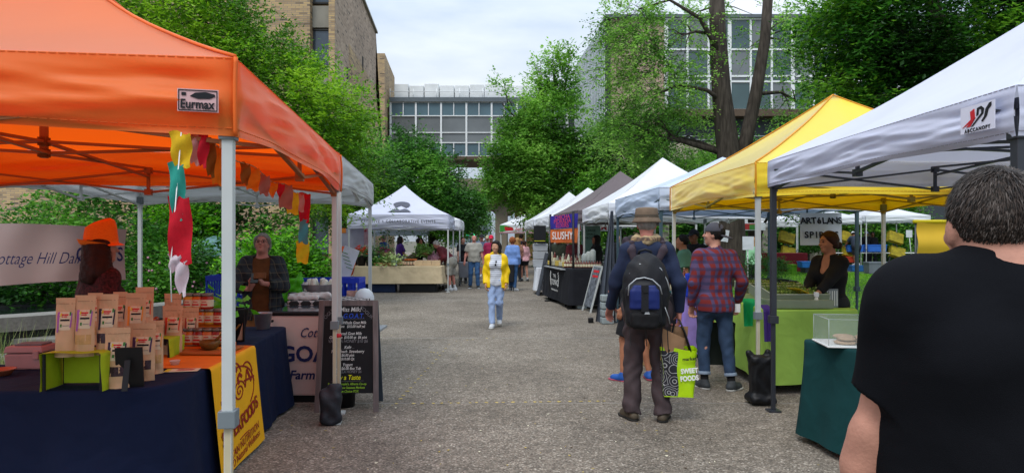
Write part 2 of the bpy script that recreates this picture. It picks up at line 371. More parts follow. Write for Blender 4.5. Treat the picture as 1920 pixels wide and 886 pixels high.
# ---------- foliage
def leafset(rs, lobes, L_, per, leaf, droop, hole, flat=.25, wratio=.5, seedn=0):
    C, A, Nn, S = [], [], [], []
    twigs = []
    for lb in lobes:
        cx, cy, cz, rx, ry, rz, n = lb[:7]; n = int(n*(1.7 if n > 100 else 1.25))
        u = rs.normal(size=(n, 3)); u /= np.linalg.norm(u, axis=1)[:, None]
        rad = rs.uniform(.25, 1, n)**.55
        p = np.array([cx, cy, cz])+u*rad[:, None]*np.array([rx, ry, rz])
        nz = np.sin(p[:, 0]*1.9+seedn)+np.sin(p[:, 1]*1.7+1.3*np.sin(p[:, 2]*1.1))+np.sin(p[:, 2]*2.3+p[:, 0]*.8+seedn)
        keep = nz > hole; p = p[keep]; u = u[keep]; n = len(p)
        d = u*np.array([1, 1, .45]); d += rs.normal(size=(n, 3))*.45; d[:, 2] -= droop; d /= np.linalg.norm(d, axis=1)[:, None]
        ln = L_*rs.uniform(.6, 1.3, n); side = np.cross(d, [0, 0, 1.]); side /= np.linalg.norm(side, axis=1)[:, None]+1e-6
        twigs += [(p[i]-d[i]*ln[i]*.2, p[i]+d[i]*ln[i]) for i in range(n)]
        t = np.tile(np.linspace(0, 1, per), (n, 1))+rs.uniform(-.08, .08, (n, per)); sg = np.where(np.arange(per) % 2 == 0, 1., -1.)[None, :, None]
        c = p[:, None, :]+d[:, None, :]*(t*ln[:, None])[..., None]; c[..., 2] -= (t**2*ln[:, None])*droop*.4
        c += rs.normal(size=c.shape)*leaf*.5
        a = side[:, None, :]*sg*.9+d[:, None, :]*.6+rs.normal(size=c.shape)*.3; a /= np.linalg.norm(a, axis=-1)[..., None]
        up = np.array([0, 0, 1.])+rs.normal(size=c.shape)*(flat+.25); nn = np.cross(a, up)
        nn /= np.linalg.norm(nn, axis=-1)[..., None]+1e-6
        C.append(c.reshape(-1, 3)); A.append(a.reshape(-1, 3)); Nn.append(nn.reshape(-1, 3)); S.append(leaf*rs.uniform(.6, 1.35, n*per))
    C, A, B, S = np.concatenate(C), np.concatenate(A), np.concatenate(Nn), np.concatenate(S)
    fold = np.cross(A, B)*S[:, None]*.12; S1 = S[:, None]
    V = np.stack([C, C+A*S1*.45+B*S1*wratio*.5+fold, C+A*S1, C+A*S1*.45-B*S1*wratio*.5+fold], 1).reshape(-1, 3)
    F = np.arange(len(V)).reshape(-1, 4)
    return V, F, C, twigs
def leafmats(nm, base, light, dark, tr=.45, rough=.45):
    return [mat(nm+'_mid', base, rough, .22, .7, transl=tr), mat(nm+'_light', light, rough, .18, .7, transl=tr), mat(nm+'_dark', dark, rough, .2, .7, transl=tr*.7)]
BARK = mat('bark', '#6b6152', .9, .35, 5, bump=.8, bs=14, stretch=(3, 3, .5), spec=.1)
BARKE = mat('elm_bark', '#433d37', .9, .45, 5, bump=1., bs=12, stretch=(3, 3, .45), spec=.1)
BARKD = mat('bark_dark', '#35302a', .9, .35, 5, bump=.6, bs=14, stretch=(3, 3, .5), spec=.1)
def tree(name, label, cat, base, lobes, mats, trunk=None, L_=.7, per=12, leaf=.09, droop=.15, hole=-1., bark=None, group=None, seed=1, wratio=.5, twfrac=.25, tr=.16, cname='crown', limbs=True, flat=.25, ntw=100):
    """trunk: list of (x,y,z,r) chains relative to world; lobes: world ellipsoids with spray counts"""
    rs = np.random.RandomState(seed); bx, by, bz = base; bark = bark or BARK
    root = thing(name, label, cat, base, 0, group)
    V, F, C, tw = leafset(rs, lobes, L_, per, leaf, droop, hole, flat, wratio, seed)
    # colour by low frequency clumps + height
    nz = np.sin(C[:, 0]*2.1+seed)+np.sin(C[:, 1]*1.8+2)+np.sin(C[:, 2]*2.4+C[:, 0])+rs.normal(size=len(C))*.9
    mi = np.where(nz > .9, 1, np.where(nz < -1.0, 2, 0))
    npmesh(cname, V-np.array(base), F, mats, root, mi, smooth=False)
    m = MB(); off = Vector(base)
    if trunk is None: trunk = [[(bx, by, bz-.1, tr*1.25), (bx+.05, by, bz+.6, tr), (bx-.05, by, lobes[0][2], tr*.7)]]
    for ch in trunk: m.tube([Vector(p[:3])-off for p in ch], [p[3] for p in ch], 12)
    m.build('trunk', bark, root)
    if limbs:
        m = MB(); rr = random.Random(seed)
        pts = [p for ch in trunk for p in ch[1:]]
        ends = []
        for lb in lobes:
            c = Vector(lb[:3]); s = min(pts, key=lambda p: (Vector(p[:3])-c).length+(3 if p[2] > c.z+.3 else 0)); s0 = Vector(s[:3])
            mid = (s0+c)/2+Vector((rr.uniform(-.2, .2), rr.uniform(-.2, .2), .15)); r0 = min(s[3]*.5, .11, .015+.035*(c-s0).length)
            m.tube([s0-off, mid-off, c-off], [r0, r0*.75, r0*.45], 7)
            for k in range(7):
                e = c+Vector((rr.uniform(-1, 1)*lb[3], rr.uniform(-1, 1)*lb[4], rr.uniform(-.8, 1)*lb[5]))*.75
                q = mid.lerp(c, rr.random()); mm = (q+e)/2+Vector((0, 0, .12)); m.tube([q-off, mm-off, e-off], [r0*.4, r0*.26, .008], 5)
        for a, b in tw:
            if rr.random() < twfrac: m.tube([Vector(a)-off, Vector(b)-off], [.008, .003], 3, cap=False)
        m.build('branches', bark, root)
    return root
G1 = leafmats('locust', '#69a01c', '#98c62a', '#487a16')
G2 = leafmats('maple', '#5a962e', '#80ba3e', '#3a6c20')
G3 = leafmats('deepgreen', '#4c882e', '#74ae3e', '#315f20')
G7 = leafmats('broadleaf', '#38701e', '#74ac2e', '#1d4212', tr=.5)
G4 = leafmats('elm', '#74aa3c', '#9ccc58', '#4e8029')
G5 = leafmats('shrubbright', '#62a815', '#86c622', '#3f7a10')
G6 = leafmats('shrub', '#3f7a22', '#64a030', '#25511a')
# L1 bright locust above the orange tent, branches spill right
tree('locust_tree', 'tall bright green feathery tree above the orange canopy', 'tree', (-7.4, 16, 0),
     [(-7.9, 16.5, 5.9, 2.2, 2.2, 1.9, 560), (-5.6, 16, 4.9, 1.5, 1.6, 1.1, 420), (-4.4, 15.6, 4.6, 1.0, 1.3, .75, 260), (-5.2, 16, 3.6, 1.5, 1.3, .75, 300), (-8.6, 16, 7.4, 1.9, 1.6, 1.4, 320), (-9.5, 16, 5.2, 1.6, 1.4, 1.4, 220), (-7.3, 15.6, 6.8, 1.2, 1.3, .9, 200), (-4.5, 16.4, 3.0, 1.1, 1.0, .55, 150), (-5.9, 15.8, 5.9, 1.0, 1.1, .55, 130)],
     G1, trunk=[[(-7.4, 16, -.1, .3), (-7.45, 16, .9, .24), (-7.5, 16, 1.7, .2), (-7.9, 16.1, 3.2, .16), (-8, 16.2, 6, .08)], [(-7.47, 16, 1.3, .17), (-6.9, 16, 2.2, .14), (-6.2, 16, 3.2, .11), (-5.6, 16, 4.6, .06)]], L_=.7, per=22, leaf=.10, droop=.12, hole=-1.3, seed=4, wratio=.42, bark=BARKD)
tree('garden_tree', 'dark green tree between the brick building and the grey canopy', 'tree', (-6.6, 26, 0),
     [(-6.1, 26, 4.6, 1.5, 1.5, 1.5, 330), (-7.0, 26.3, 3.6, 1.7, 1.5, 1.3, 300), (-5.4, 25.5, 5.3, .8, .9, .8, 120), (-5.7, 25.8, 3.2, 1.3, 1.2, 1.0, 240)], G2, L_=.8, per=18, leaf=.13, hole=-1.2, seed=8, bark=BARKD)
tree('dense_maple', 'dense dark green tree behind the white event canopy', 'tree', (-3.6, 30, 0),
     [(-3.9, 30, 4.0, 1.9, 1.7, 1.7, 620), (-2.9, 30, 3.2, 1.6, 1.5, 1.4, 460), (-4.6, 30, 5.4, 1.1, 1.1, 1.0, 220), (-5.2, 29, 3.2, 1.3, 1.2, 1.2, 300), (-2.6, 29.5, 4.4, .9, .9, .7, 140)], G3, L_=.7, per=18, leaf=.14, hole=-1.7, seed=9, bark=BARKD, tr=.22)
tree('street_tree', 'small green tree at the far end of the path beside traffic lights', 'tree', (-3.6, 46, 0),
     [(-3.2, 46, 3.0, 1.5, 1.5, 1.6, 240), (-4.4, 46, 3.4, 1.6, 1.5, 1.8, 240)], G2, L_=.8, per=14, leaf=.18, hole=-1.6, seed=10)
# centre right maple, spiky top
tree('maple_tree', 'green maple with upright spiky top right of the path', 'tree', (1.9, 31, 0),
     [(1.3, 31, 4.9, 2.1, 1.7, 1.5, 620), (2.0, 31, 7.0, 1.4, 1.2, 1.6, 420), (.5, 31, 6.5, 1.0, 1.0, .9, 160), (.2, 30.6, 5.1, 1.4, 1.2, 1.2, 280), (2.2, 30.8, 3.2, 2.1, 1.5, 1.2, 460), (3.2, 31, 5.4, 1.4, 1.3, 1.5, 300), (-.3, 30.6, 4.2, 1.0, 1.0, .9, 150),
      (1.2, 31, 9.0, .22, .22, 1.4, 44), (2.0, 31, 9.3, .28, .3, 1.4, 60), (2.6, 31, 9.2, .3, .3, 1.3, 60), (-.45, 31, 7.9, .18, .18, 1.7, 40), (-.05, 31, 7.2, .3, .25, 1.0, 40), (.5, 31, 7.5, .35, .3, .9, 40)], G4, L_=.55, per=18, leaf=.16, droop=-.1, hole=-1.15, seed=12, bark=BARKD, tr=.2)
# big twin-trunk elm
tree('twin_trunk_tree', 'large tree with two grey trunks and lacy hanging branches', 'tree', (7.3, 22, 0),
     [(4.9, 22.5, 6.6, 1.5, 1.6, 1.1, 190), (4.5, 22, 8.3, 1.5, 1.5, .9, 170), (3.9, 22.3, 9.0, 1.1, 1.0, .6, 101), (5.6, 21.9, 8.3, .9, 1.0, 1.1, 101), (9.6, 24.6, 9.0, 1.5, 1.0, 1.0, 130), (9.6, 22.6, 6.3, .8, .9, .7, 60), (5.6, 23.4, 5.2, 1.3, 1.0, 1.0, 150), (7.4, 25, 10.2, 2.2, 1.0, .8, 110), (4.2, 23, 5.2, 1.3, 1.2, .9, 130), (3.4, 22.6, 7.3, .7, .8, .6, 40)],
     G4, trunk=[[(7.35, 22, -.1, .55), (7.3, 22, .5, .44), (7.25, 22, 2.4, .4), (7.15, 22, 4.4, .38), (6.95, 22.1, 6.4, .31), (6.85, 22.2, 8.4, .27), (6.8, 22.2, 10.5, .22)],
                [(7.45, 21.95, 3.7, .26), (7.75, 22, 5.0, .22), (8.05, 22, 6.4, .2), (8.35, 22, 8.2, .17), (8.5, 22, 10.3, .15)],
                [(7.2, 22, 6.0, .09), (6.4, 21.9, 6.5, .065), (5.5, 22, 6.7, .05), (4.6, 22, 6.3, .03)], [(6.95, 22, 7.6, .1), (6.2, 22, 8.9, .07), (5.2, 22, 9.5, .045), (4.2, 22, 9.2, .03)]], L_=.9, per=22, leaf=.105, droop=.3, hole=-.8, seed=13, twfrac=.6, bark=BARKE)
tree('understory_tree', 'low leafy tree behind the grey brown canopy', 'tree', (5.0, 30, 0),
     [(4.6, 30, 3.9, 1.7, 1.4, 1.1, 420), (6.4, 30, 4.6, 1.6, 1.3, 1.1, 260), (5.0, 30.5, 5.8, 1.7, 1.4, 1.3, 330), (6.0, 30.5, 6.8, 1.5, 1.3, 1.1, 170), (3.9, 29.6, 2.9, 1.3, 1.1, .9, 260)], G2, L_=.8, per=16, leaf=.13, hole=-1.3, seed=14, bark=BARKD)
tree('understory_tree', 'low leafy tree right of the twin grey trunks', 'tree', (10.4, 29, 0),
     [(10.2, 29, 4.8, 2.0, 1.6, 1.2, 380), (8.2, 29.5, 4.4, 1.3, 1.2, .9, 150), (12.4, 29, 5.2, 1.7, 1.5, 1.2, 330), (11.5, 28.6, 3.6, 2.1, 1.4, 1.1, 340)], G2, L_=.8, per=16, leaf=.14, hole=-1.3, seed=15, bark=BARKD)
tree('broad_tree', 'broad dark green tree over the yellow and white canopies', 'tree', (12.3, 17, 0),
     [(9.4, 17, 6.6, 1.5, 1.7, 1.2, 420), (11.4, 17, 6.6, 2.0, 1.7, 1.6, 700), (12.9, 16.8, 5.6, 1.8, 1.6, 1.4, 600), (8.2, 17.4, 5.8, 1.1, 1.2, .7, 200), (10.3, 16.6, 5.0, 1.5, 1.5, .8, 360), (10.6, 17, 8.2, 2.4, 1.8, 1.0, 520), (8.6, 17, 7.5, .9, 1.0, .7, 120), (14.3, 17, 7.2, 1.6, 1.6, 1.8, 420)],
     G7, trunk=[[(12.3, 17, -.1, .36), (12.3, 17, 2, .3), (12.0, 17, 4, .27), (11.2, 17, 6, .22), (10.6, 17, 8, .14)], [(10.8, 17, 4.2, .2), (11.8, 17, 5.6, .15), (12.4, 17, 7, .1)]], L_=1.0, per=20, leaf=.14, droop=.25, hole=-.9, seed=16, bark=BARKD, flat=.0)
random.seed(5)
for i, (x, y, z, rx, rz, n, lab) in enumerate(((9, 41, 1.8, 3.4, 2.0, 420, 'dark bush behind the far white stalls, left'), (15, 41, 2.0, 3.6, 2.2, 460, 'dark bush behind the far blue canopy'), (21, 40, 2.2, 3.6, 2.4, 420, 'dark bush at the right end of the lawn'), (4.0, 40, 1.8, 2.6, 1.9, 300, 'dark bush behind the slushy stall'))):
    tree('background_bush', lab, 'bush', (x, y, 0), [(x, y, z, rx, 1.5, rz, n), (x+1.2, y-.4, z+.8, rx*.6, 1.2, rz*.8, n//2)], G3, L_=.8, per=14, leaf=.22, hole=-2.2, seed=20+i, bark=BARKD, cname='foliage', twfrac=0, group='dark bushes at the back of the lawn')
# ---------- left garden
for i, a in enumerate([
    ('round_bush', 'round bright lime green bush behind the woman in plaid', (-3.55, 11.2, 0), [(-3.95, 11.3, 1.0, .75, .7, .62, 460), (-3.6, 11.3, .75, .5, .6, .55, 260), (-4.4, 11.2, .7, .5, .5, .6, 180)], G5, .3, 12, .075, 31),
    ('garden_shrub', 'leafy green shrub behind the dairy banner, far left', (-9.6, 13.6, 0), [(-9.8, 13.6, 1.2, 1.3, .9, 1.0, 360)], G6, .35, 12, .10, 32),
    ('garden_shrub', 'leafy green shrub behind the orange straw hat', (-7.6, 13.4, 0), [(-7.6, 13.4, 1.1, 1.2, .9, .9, 330)], G6, .35, 12, .10, 33),
    ('garden_shrub', 'leafy green shrub with pink blooms behind the pennants', (-6.0, 12.9, 0), [(-6.0, 12.9, .85, 1.0, .8, .7, 300)], G6, .33, 12, .085, 34),
    ('garden_shrub', 'low green shrub left of the round lime bush', (-4.9, 12.6, 0), [(-4.9, 12.6, .75, .8, .7, .6, 240)], G2, .3, 12, .08, 35),
    ('garden_shrub', 'tall dark shrub at the back of the garden', (-8.4, 15.4, 0), [(-8.8, 15.4, 1.9, 2.4, .8, 1.4, 620)], G3, .45, 12, .11, 36),
    ('garden_shrub', 'dark shrub behind the round lime bush', (-6.4, 15.2, 0), [(-6.5, 15.2, 1.5, 1.8, .8, 1.1, 480)], G3, .45, 12, .11, 37),
    ('garden_shrub', 'bright leaved shrub over the dairy banner', (-6.9, 14.2, 0), [(-7.1, 14.2, 1.9, .8, .6, .45, 130)], G5, .35, 12, .09, 38),
]):
    nm, lab, base, lobes, ms, L_, per, lf, sd_ = a
    tree(nm, lab, 'shrub', base, lobes, ms, L_=L_, per=per, leaf=lf, hole=-2.0, seed=sd_, tr=.04, cname='foliage', twfrac=.1, bark=BARKD, wratio=.62, droop=.05)
m = MB()
for i in range(40): m.ball((random.uniform(-6.7, -5.0), 12.25+random.uniform(-.3, .2), random.uniform(.6, 1.3)), .024, 6)
tag(m.build('rose_blooms', mat('rose', '#a87886', .7)), 'small pale pink blooms among the garden shrubs', 'flowers', kind='stuff')
m = MB(); m.lathe([(1.05, 0), (.9, .12), (.5, .32), (.05, .42)], (0, 0, 0), 8, cap=False); m.S = [False]*len(m.S)
t_ = thing('garden_parasol', 'faded light blue garden parasol among the dark shrubs', 'parasol', (-6.2, 13.9, 0)); t_.scale = (.6, .6, 1); m.build('parasol_canopy', mat('teal_cloth', '#5f8084', .8, .1), t_, loc=(0, 0, 1.25)); q = MB(); q.tube([(0, 0, 0), (0, 0, 1.65)], .02); q.build('pole', mat('grey_metal', '#9aa0a4', .4, metal=.6, var=0), t_)
# fountain basin: round granite rim, steps, dark water
GR = mat('granite', '#77756f', .75, .18, 30); GRD = mat('granite_dark', '#2f3130', .7, .2, 20)
cx, cy, r0 = -8.5, 10.6, 4.3
f_ = thing('fountain', 'round stone fountain basin with dark water and steps', 'fountain', (cx, cy, 0))
def ring(ri, ro, z0, z1, n=72):
    m = MB(); P = []
    for k in range(n):
        a = 2*PI*k/n; c, s = math.cos(a), math.sin(a); P += [(ri*c, ri*s, z0), (ri*c, ri*s, z1), (ro*c, ro*s, z1), (ro*c, ro*s, z0)]
    m.add(P, [(4*k+j, 4*k+(j+1) % 4, 4*((k+1) % n)+(j+1) % 4, 4*((k+1) % n)+j) for k in range(n) for j in range(4)]); return m
ring(r0-.42, r0, .56, .72).build('coping', GR, f_); ring(r0-.36, r0-.06, 0, .557).build('basin_wall', GRD, f_)
ring(0.02, 3.0, 0, .25, 48).build('water', mat('dark_water', '#1c2522', .12, .3, 3, bump=.4, bs=9, spec=.5), f_)
for i, (rr, z1) in enumerate(((3.9, .32), (3.4, .30))): ring(rr-.5, rr, 0, z1-.0*i).build('step', GRD, f_)
# bronze rock sculpture in the basin
sdf('rock_sculpture', [ell((-8.9, 9.0, .55), (.8, .5, .28)), ell((-8.3, 8.8, .7), (.45, .3, .2)), cone((-9.4, 9, .5), (-8.2, 8.9, .85), .2, .1), ell((-7.7, 9.1, .5), (.5, .35, .22))], .05, mat('wet_bronze', '#2a3533', .3, .3, 5, metal=.3), k=.15, wr=.03, wf=9)
tag(bpy.data.objects['rock_sculpture'], 'wet dark bronze sculpture lying in the fountain', 'sculpture')
for i, (x, y, w_, lab) in enumerate(((-5.6, 6.9, 3.2, 'long granite bench step nearest the table'), (-6.3, 7.7, 3.4, 'long granite bench step behind the nearest one'))):
    b = thing('granite_bench', lab, 'bench', (x, y, 0), 0, 'granite bench steps beside the fountain'); m = MB(); m.box((0, 0, .34+.1*i), (w_, .42, .07)); m.build('slab', GR, b, bevel=.01); m = MB(); m.box((0, .05, .15+.05*i), (w_-.1, .3, .3+.1*i)); m.build('base', GRD, b)
m = MB(); m.grid(lambda u, v: (-9+4.6*u, 5.6+3*v, .012), 2, 2); struct(m.build('garden_bed', mat('pale_gravel', '#8b8a82', .95, .3, 25)))
V, F, mi = blades(2600, -5.4, -4.1, 5.1, 6.1, .35, .85, 0, .0035, 1, .9); o = npmesh('tall_grass', V, F, leafmats('reed', '#7f9a50', '#a9b878', '#5a7838'), mi=mi, smooth=False); tag(o, 'tall wispy ornamental grass at the left edge', 'grass', kind='stuff')
# ---------- buildings
def brick_mat(name, c1, c2, c3, mort, scale=1.):
    m, N, L, b = nodes_of(name, .9, .15)
    t = N.new('ShaderNodeTexCoord'); s = N.new('ShaderNodeSeparateXYZ'); L.new(t.outputs['Object'], s.inputs[0])
    a = N.new('ShaderNodeMath'); a.operation = 'ADD'; L.new(s.outputs[0], a.inputs[0]); L.new(s.outputs[1], a.inputs[1])
    c = N.new('ShaderNodeCombineXYZ'); L.new(a.outputs[0], c.inputs[0]); L.new(s.outputs[2], c.inputs[1])
    k = N.new('ShaderNodeTexBrick'); L.new(c.outputs[0], k.inputs['Vector']); k.inputs['Scale'].default_value = 1; k.inputs['Brick Width'].default_value = .38*scale; k.inputs['Row Height'].default_value = .1*scale
    k.inputs['Mortar Size'].default_value = .012; k.inputs['Color1'].default_value = (0, 0, 0, 1); k.inputs['Color2'].default_value = (1, 1, 1, 1); k.inputs['Mortar'].default_value = (.5, .5, .5, 1); k.inputs['Bias'].default_value = 0
    r = ramp(N, [(0, c1), (.35, c2), (.6, c3), (.85, c2), (1, '#5a5148')]); L.new(k.outputs['Color'], r.inputs[0])
    x = N.new('ShaderNodeMixRGB'); L.new(k.outputs['Fac'], x.inputs[0]); L.new(r.outputs[0], x.inputs[1]); x.inputs[2].default_value = (*hx(mort), 1)
    n = N.new('ShaderNodeTexNoise'); n.inputs['Scale'].default_value = .35; n.inputs['Detail'].default_value = 6; L.new(t.outputs['Object'], n.inputs['Vector'])
    r2 = ramp(N, [(.3, (.8, .8, .8)), (.7, (1.08, 1.07, 1.05))]); L.new(n.outputs['Fac'], r2.inputs[0])
    y = N.new('ShaderNodeMixRGB'); y.blend_type = 'MULTIPLY'; y.inputs[0].default_value = 1; L.new(x.outputs[0], y.inputs[1]); L.new(r2.outputs[0], y.inputs[2]); L.new(y.outputs[0], b.inputs['Base Color']); return m
BR = brick_mat('tan_brick', '#9a8265', '#b39a78', '#c2a678', '#8b8177'); BR2 = brick_mat('pink_brick', '#9c8774', '#b39c88', '#bfa994', '#93897f')
CON = mat('concrete', '#8f8b80', .85, .15, 1.5); GLS = mat('window_glass', '#3c4650', .12, .25, .6, spec=.8); ALU = mat('white_mullion', '#dfe2e3', .5, .05); GLT = mat('teal_panel', '#506a74', .35, .15, .5, spec=.6); GLG = mat('grey_glass', '#6d7274', .15, .2, .4, spec=.7)
b = thing('brick_building', 'tall tan brick building with recessed dark windows, left of path', 'building', (-8.5, 32, 0))
# local: front faces camera (y=0), right face recedes to (+~1.2? toward street) by -.078 slope
H_ = 16.3; m = MB(); W0 = 30
sx = lambda y: -.078*y
m.add([(-.30, 0, 0), (0, 0, 0), (sx(15.6), 15.6, 0), (-.30, 15.6, 0), (-.30, 0, H_), (0, 0, H_), (sx(15.6), 15.6, H_), (-.30-1.2, 15.6, H_)], [(0, 1, 5, 4), (1, 2, 6, 5), (2, 3, 7, 6), (3, 0, 4, 7), (4, 5, 6, 7)])
m.box((-1.2-W0/2, 4, H_/2), (W0, 8, H_)); m.box((-.75-.05, .9, H_/2), (1.1, .6, H_)); m.build('brick_wall', BR, b)
m = MB()
m.add([(0.006, -.001, 0), (sx(15.6)+.006, 15.6, 0), (sx(15.6)+.006, 15.6, H_), (.006, -.001, H_)], [(0, 1, 2, 3)]); m.build('side_wall', BR2, b)
for z0 in (.9, 4.0, 7.0, 10.0, 13.1):
    for xo in (-.75,):
        m = MB(); m.box((xo, .5, z0+.9), (.86, .06, 1.8)); wn = m.build('window', GLS, b)
        m = MB(); m.box((xo, .47, z0), (.9, .14, .08)); m.box((xo, .47, z0+1.8), (.9, .14, .06)); m.build('frame', mat('dark_frame', '#2c2b28', .5, 0), wn)
        m = MB(); m.box((xo, .42, z0+1.8+.62), (.88, .1, 1.05)); m.build('spandrel', CON, b)
for (y, z) in ((3.4, 10.3), (3.4, 6.7), (9, 8.4), (11.5, 5.2), (12.5, 5.2), (9, 12.4)):
    m = MB(); m.box((sx(y)+.01, y, z), (.04, .35, .9)); m.build('slit_window', mat('slit_dark', '#22211f', .8, 0), b)
m = MB(); m.box((sx(7.8)-.1, 7.8, H_+.06), (.5, 15.6, .12), rz=R(4.5)); m.box((-1.2-W0/2, .1, H_+.06), (W0, .4, .12)); m.build('parapet_cap', CON, b)
b2 = thing('brick_tower', 'narrow tan brick block behind the tall brick building', 'building', (-10.9, 54, 0))
m = MB(); m.add([(-2, 0, 0), (.6, 0, 0), (.6-.62, 8, 0), (-2, 8, 0), (-2, 0, 16.7), (.6, 0, 16.7), (.6-.62, 8, 16.7), (-2, 8, 16.7)], [(0, 1, 5, 4), (1, 2, 6, 5), (2, 3, 7, 6), (3, 0, 4, 7), (4, 5, 6, 7)]); m.build('brick_wall', BR, b2)
m = MB(); m.box((-1.05, 4, 16.76), (1.9, 8.1, .12)); m.build('parapet_cap', CON, b2)
m = MB(); m.box((-.6, -.02, 8.5), (.5, .05, 6)); m.build('window_strip', GLS, b2)
# sky bridge building
b3 = thing('glass_bridge_building', 'elevated teal and grey glass office wing bridging the path', 'building', (-10.25, 56, 0))
m = MB(); Wb = 15.6; zb, zt = 8.6, 13.2
m.box((Wb/2, 3, (zb+zt)/2), (Wb, 5.8, zt-zb)); m.build('body', mat('dark_body', '#3a4044', .6), b3)
rows = [(8.65, 9.75, 'p'), (9.75, 10.6, 'g'), (10.6, 12.0, 'g'), (12.0, 13.15, 'p')]
k = 0; cw = 1.06
for i in range(14):
    for (z0, z1, ty) in rows:
        m = MB()
        if ty == 'g' and i % 2: continue
        ww = cw*(2 if ty == 'g' else 1); m.box((i*cw+ww/2+.06, .06, (z0+z1)/2), (ww-.05, .04, z1-z0-.05)); m.build('window', GLG if ty == 'g' else GLT, b3)
m = MB()
for i in range(0, 15): m.box((i*cw+.06, -.02, 12.58 if i % 2 else 10.9), (.07 if i % 2 else .15, .1, 1.15 if i % 2 else 4.55))
for i in range(1, 15, 2): m.box((i*cw+.06, -.02, 9.2), (.07, .1, 1.1))
for z in (8.62, 9.75, 10.6, 12.0, 13.15): m.box((Wb/2, -.03, z), (Wb, .07, .08))
m.build('mullions', ALU, b3)
m = MB(); m.box((Wb/2, 2.9, 8.45), (Wb+.1, 6.2, .28)); m.build('soffit', mat('soffit', '#57493c', .8), b3)
m = MB(); m.box((Wb/2, 2.9, 13.35), (Wb+.1, 6.2, .36)); m.build('roof_edge', mat('roof_edge', '#5e666b', .5), b3)
wrapm = mat('white_wrap', '#dcdfdf', .5, .08, 1.2, bump=.5, bs=3)
for i in range(11):
    m = MB(); rr = random.Random(i); zt_ = 14.72+rr.uniform(-.12, .08); m.box((.9+i*1.28, .9, (13.52+zt_)/2), (1.2, 1.2, zt_-13.52)); tag(m.build('wrapped_crate', wrapm, bevel=.04, loc=(-10.25, 56, 0)), f'white wrapped roof crate, number {i+1} from the left along the bridge roof', 'crate', 'white wrapped crates along the bridge roof')
m = MB(); m.tube([(0, .02, 14.05), (Wb, .02, 14.05)], .03, 5)
for i in range(9): m.tube([(i*1.95, .02, 13.5), (i*1.95, .02, 14.3)], .03, 5)
m.build('roof_railing', ALU, b3)
# right glass building
b4 = thing('glass_office_building', 'wide glass office building with white window grid, right side', 'building', (6.2, 43.7, 0))
H4 = 16.1; m = MB(); m.box((2.1, .3, H4/2), (3.6, .5, H4)); m.build('brick_panel', BR2, b4)
m = MB(); m.add([(0.02, .3, 0), (24, .3, 0), (24, 12, 0), (-.9, 12.3, 0), (.02, .3, H4), (24, .3, H4), (24, 12, H4), (-.9, 12.3, H4)], [(0, 1, 5, 4), (1, 2, 6, 5), (2, 3, 7, 6), (3, 0, 4, 7), (4, 5, 6, 7)]); m.build('body', mat('dark_body', '#3a4044'), b4)
gp = mat('green_glass', '#3d5354', .12, .3, .3, spec=.8); m2 = MB(); n_ = 0
for i in range(14):
    for (z0, z1) in ((10.15, 11.9), (12.0, 14.0), (14.1, 16.0)):
        m = MB(); m.box((3.9+i*1.38+.69, .0, (z0+z1)/2), (1.26, .05, z1-z0-.08)); m.build('window', gp if (i+int(z0)) % 3 else GLG, b4)
m = MB()
for i in range(15): m.box((3.9+i*1.38, -.04, 13.1), (.24 if i % 3 == 0 else .13, .12, 6.0))
for z in (10.1, 11.95, 12.3, 14.05, 16.05): m.box((3.9+9.66, -.05, z), (19.5, .09, .12))
m.build('mullions', ALU, b4)
m = MB()
for i in range(22): y = .5+i*.55; m.box((-.075*y-.03, y, H4/2), (.07, .06, H4), rz=R(4))
[m.box((-.45, 6.2, z), (.05, 12.2, .12), rz=R(4.3)) for z in (6.2, 8.2, 10.1, 12, 14.05, 15.95)]; m.build('fins', mat('grey_fin', '#c3cacc', .5), b4)
m = MB()
for i in range(21): y = .78+i*.55; m.box((-.075*y+.0, y, H4/2), (.05, .42, H4), rz=R(4.3))
m.build('side_glass', mat('blue_grey_glass', '#7f9098', .25, .2, .5, spec=.7), b4)
m = MB(); m.box((12, 6, H4+.1), (24.3, 12.5, .2)); m.build('roof_edge', mat('roof_edge', '#5e666b'), b4)
m = MB(); m.box((13.5, -.25, 9.8), (20, 1.0, .45)); m.build('soffit', mat('soffit', '#57493c'), b4)
t4 = thing('concrete_terrace', 'pale concrete terrace wall with railing behind the twin trunks', 'terrace', (13, 38, 0))
m = MB(); m.box((2, 0, 6.45), (19, .3, 1.3)); m.build('wall', mat('pale_concrete', '#a39a86', .85, .15, 1), t4)
m = MB(); m.box((2, 1.5, 5.6), (19, 3, .25)); [m.box((-7+3*i, 1.5, 2.8), (.5, .5, 5.5)) for i in range(7)]; m.build('deck', CON, t4)
m = MB(); [m.tube([(-7.4, 0, z), (11.4, 0, z)], .025, 5) for z in (7.5, 7.3)]; [m.tube([(-7.4+i*1.5, 0, 7.08), (-7.4+i*1.5, 0, 7.5)], .02, 5) for i in range(13)]; m.build('railing', mat('rail_steel', '#8a8f90', .4, 0, metal=.5), t4)
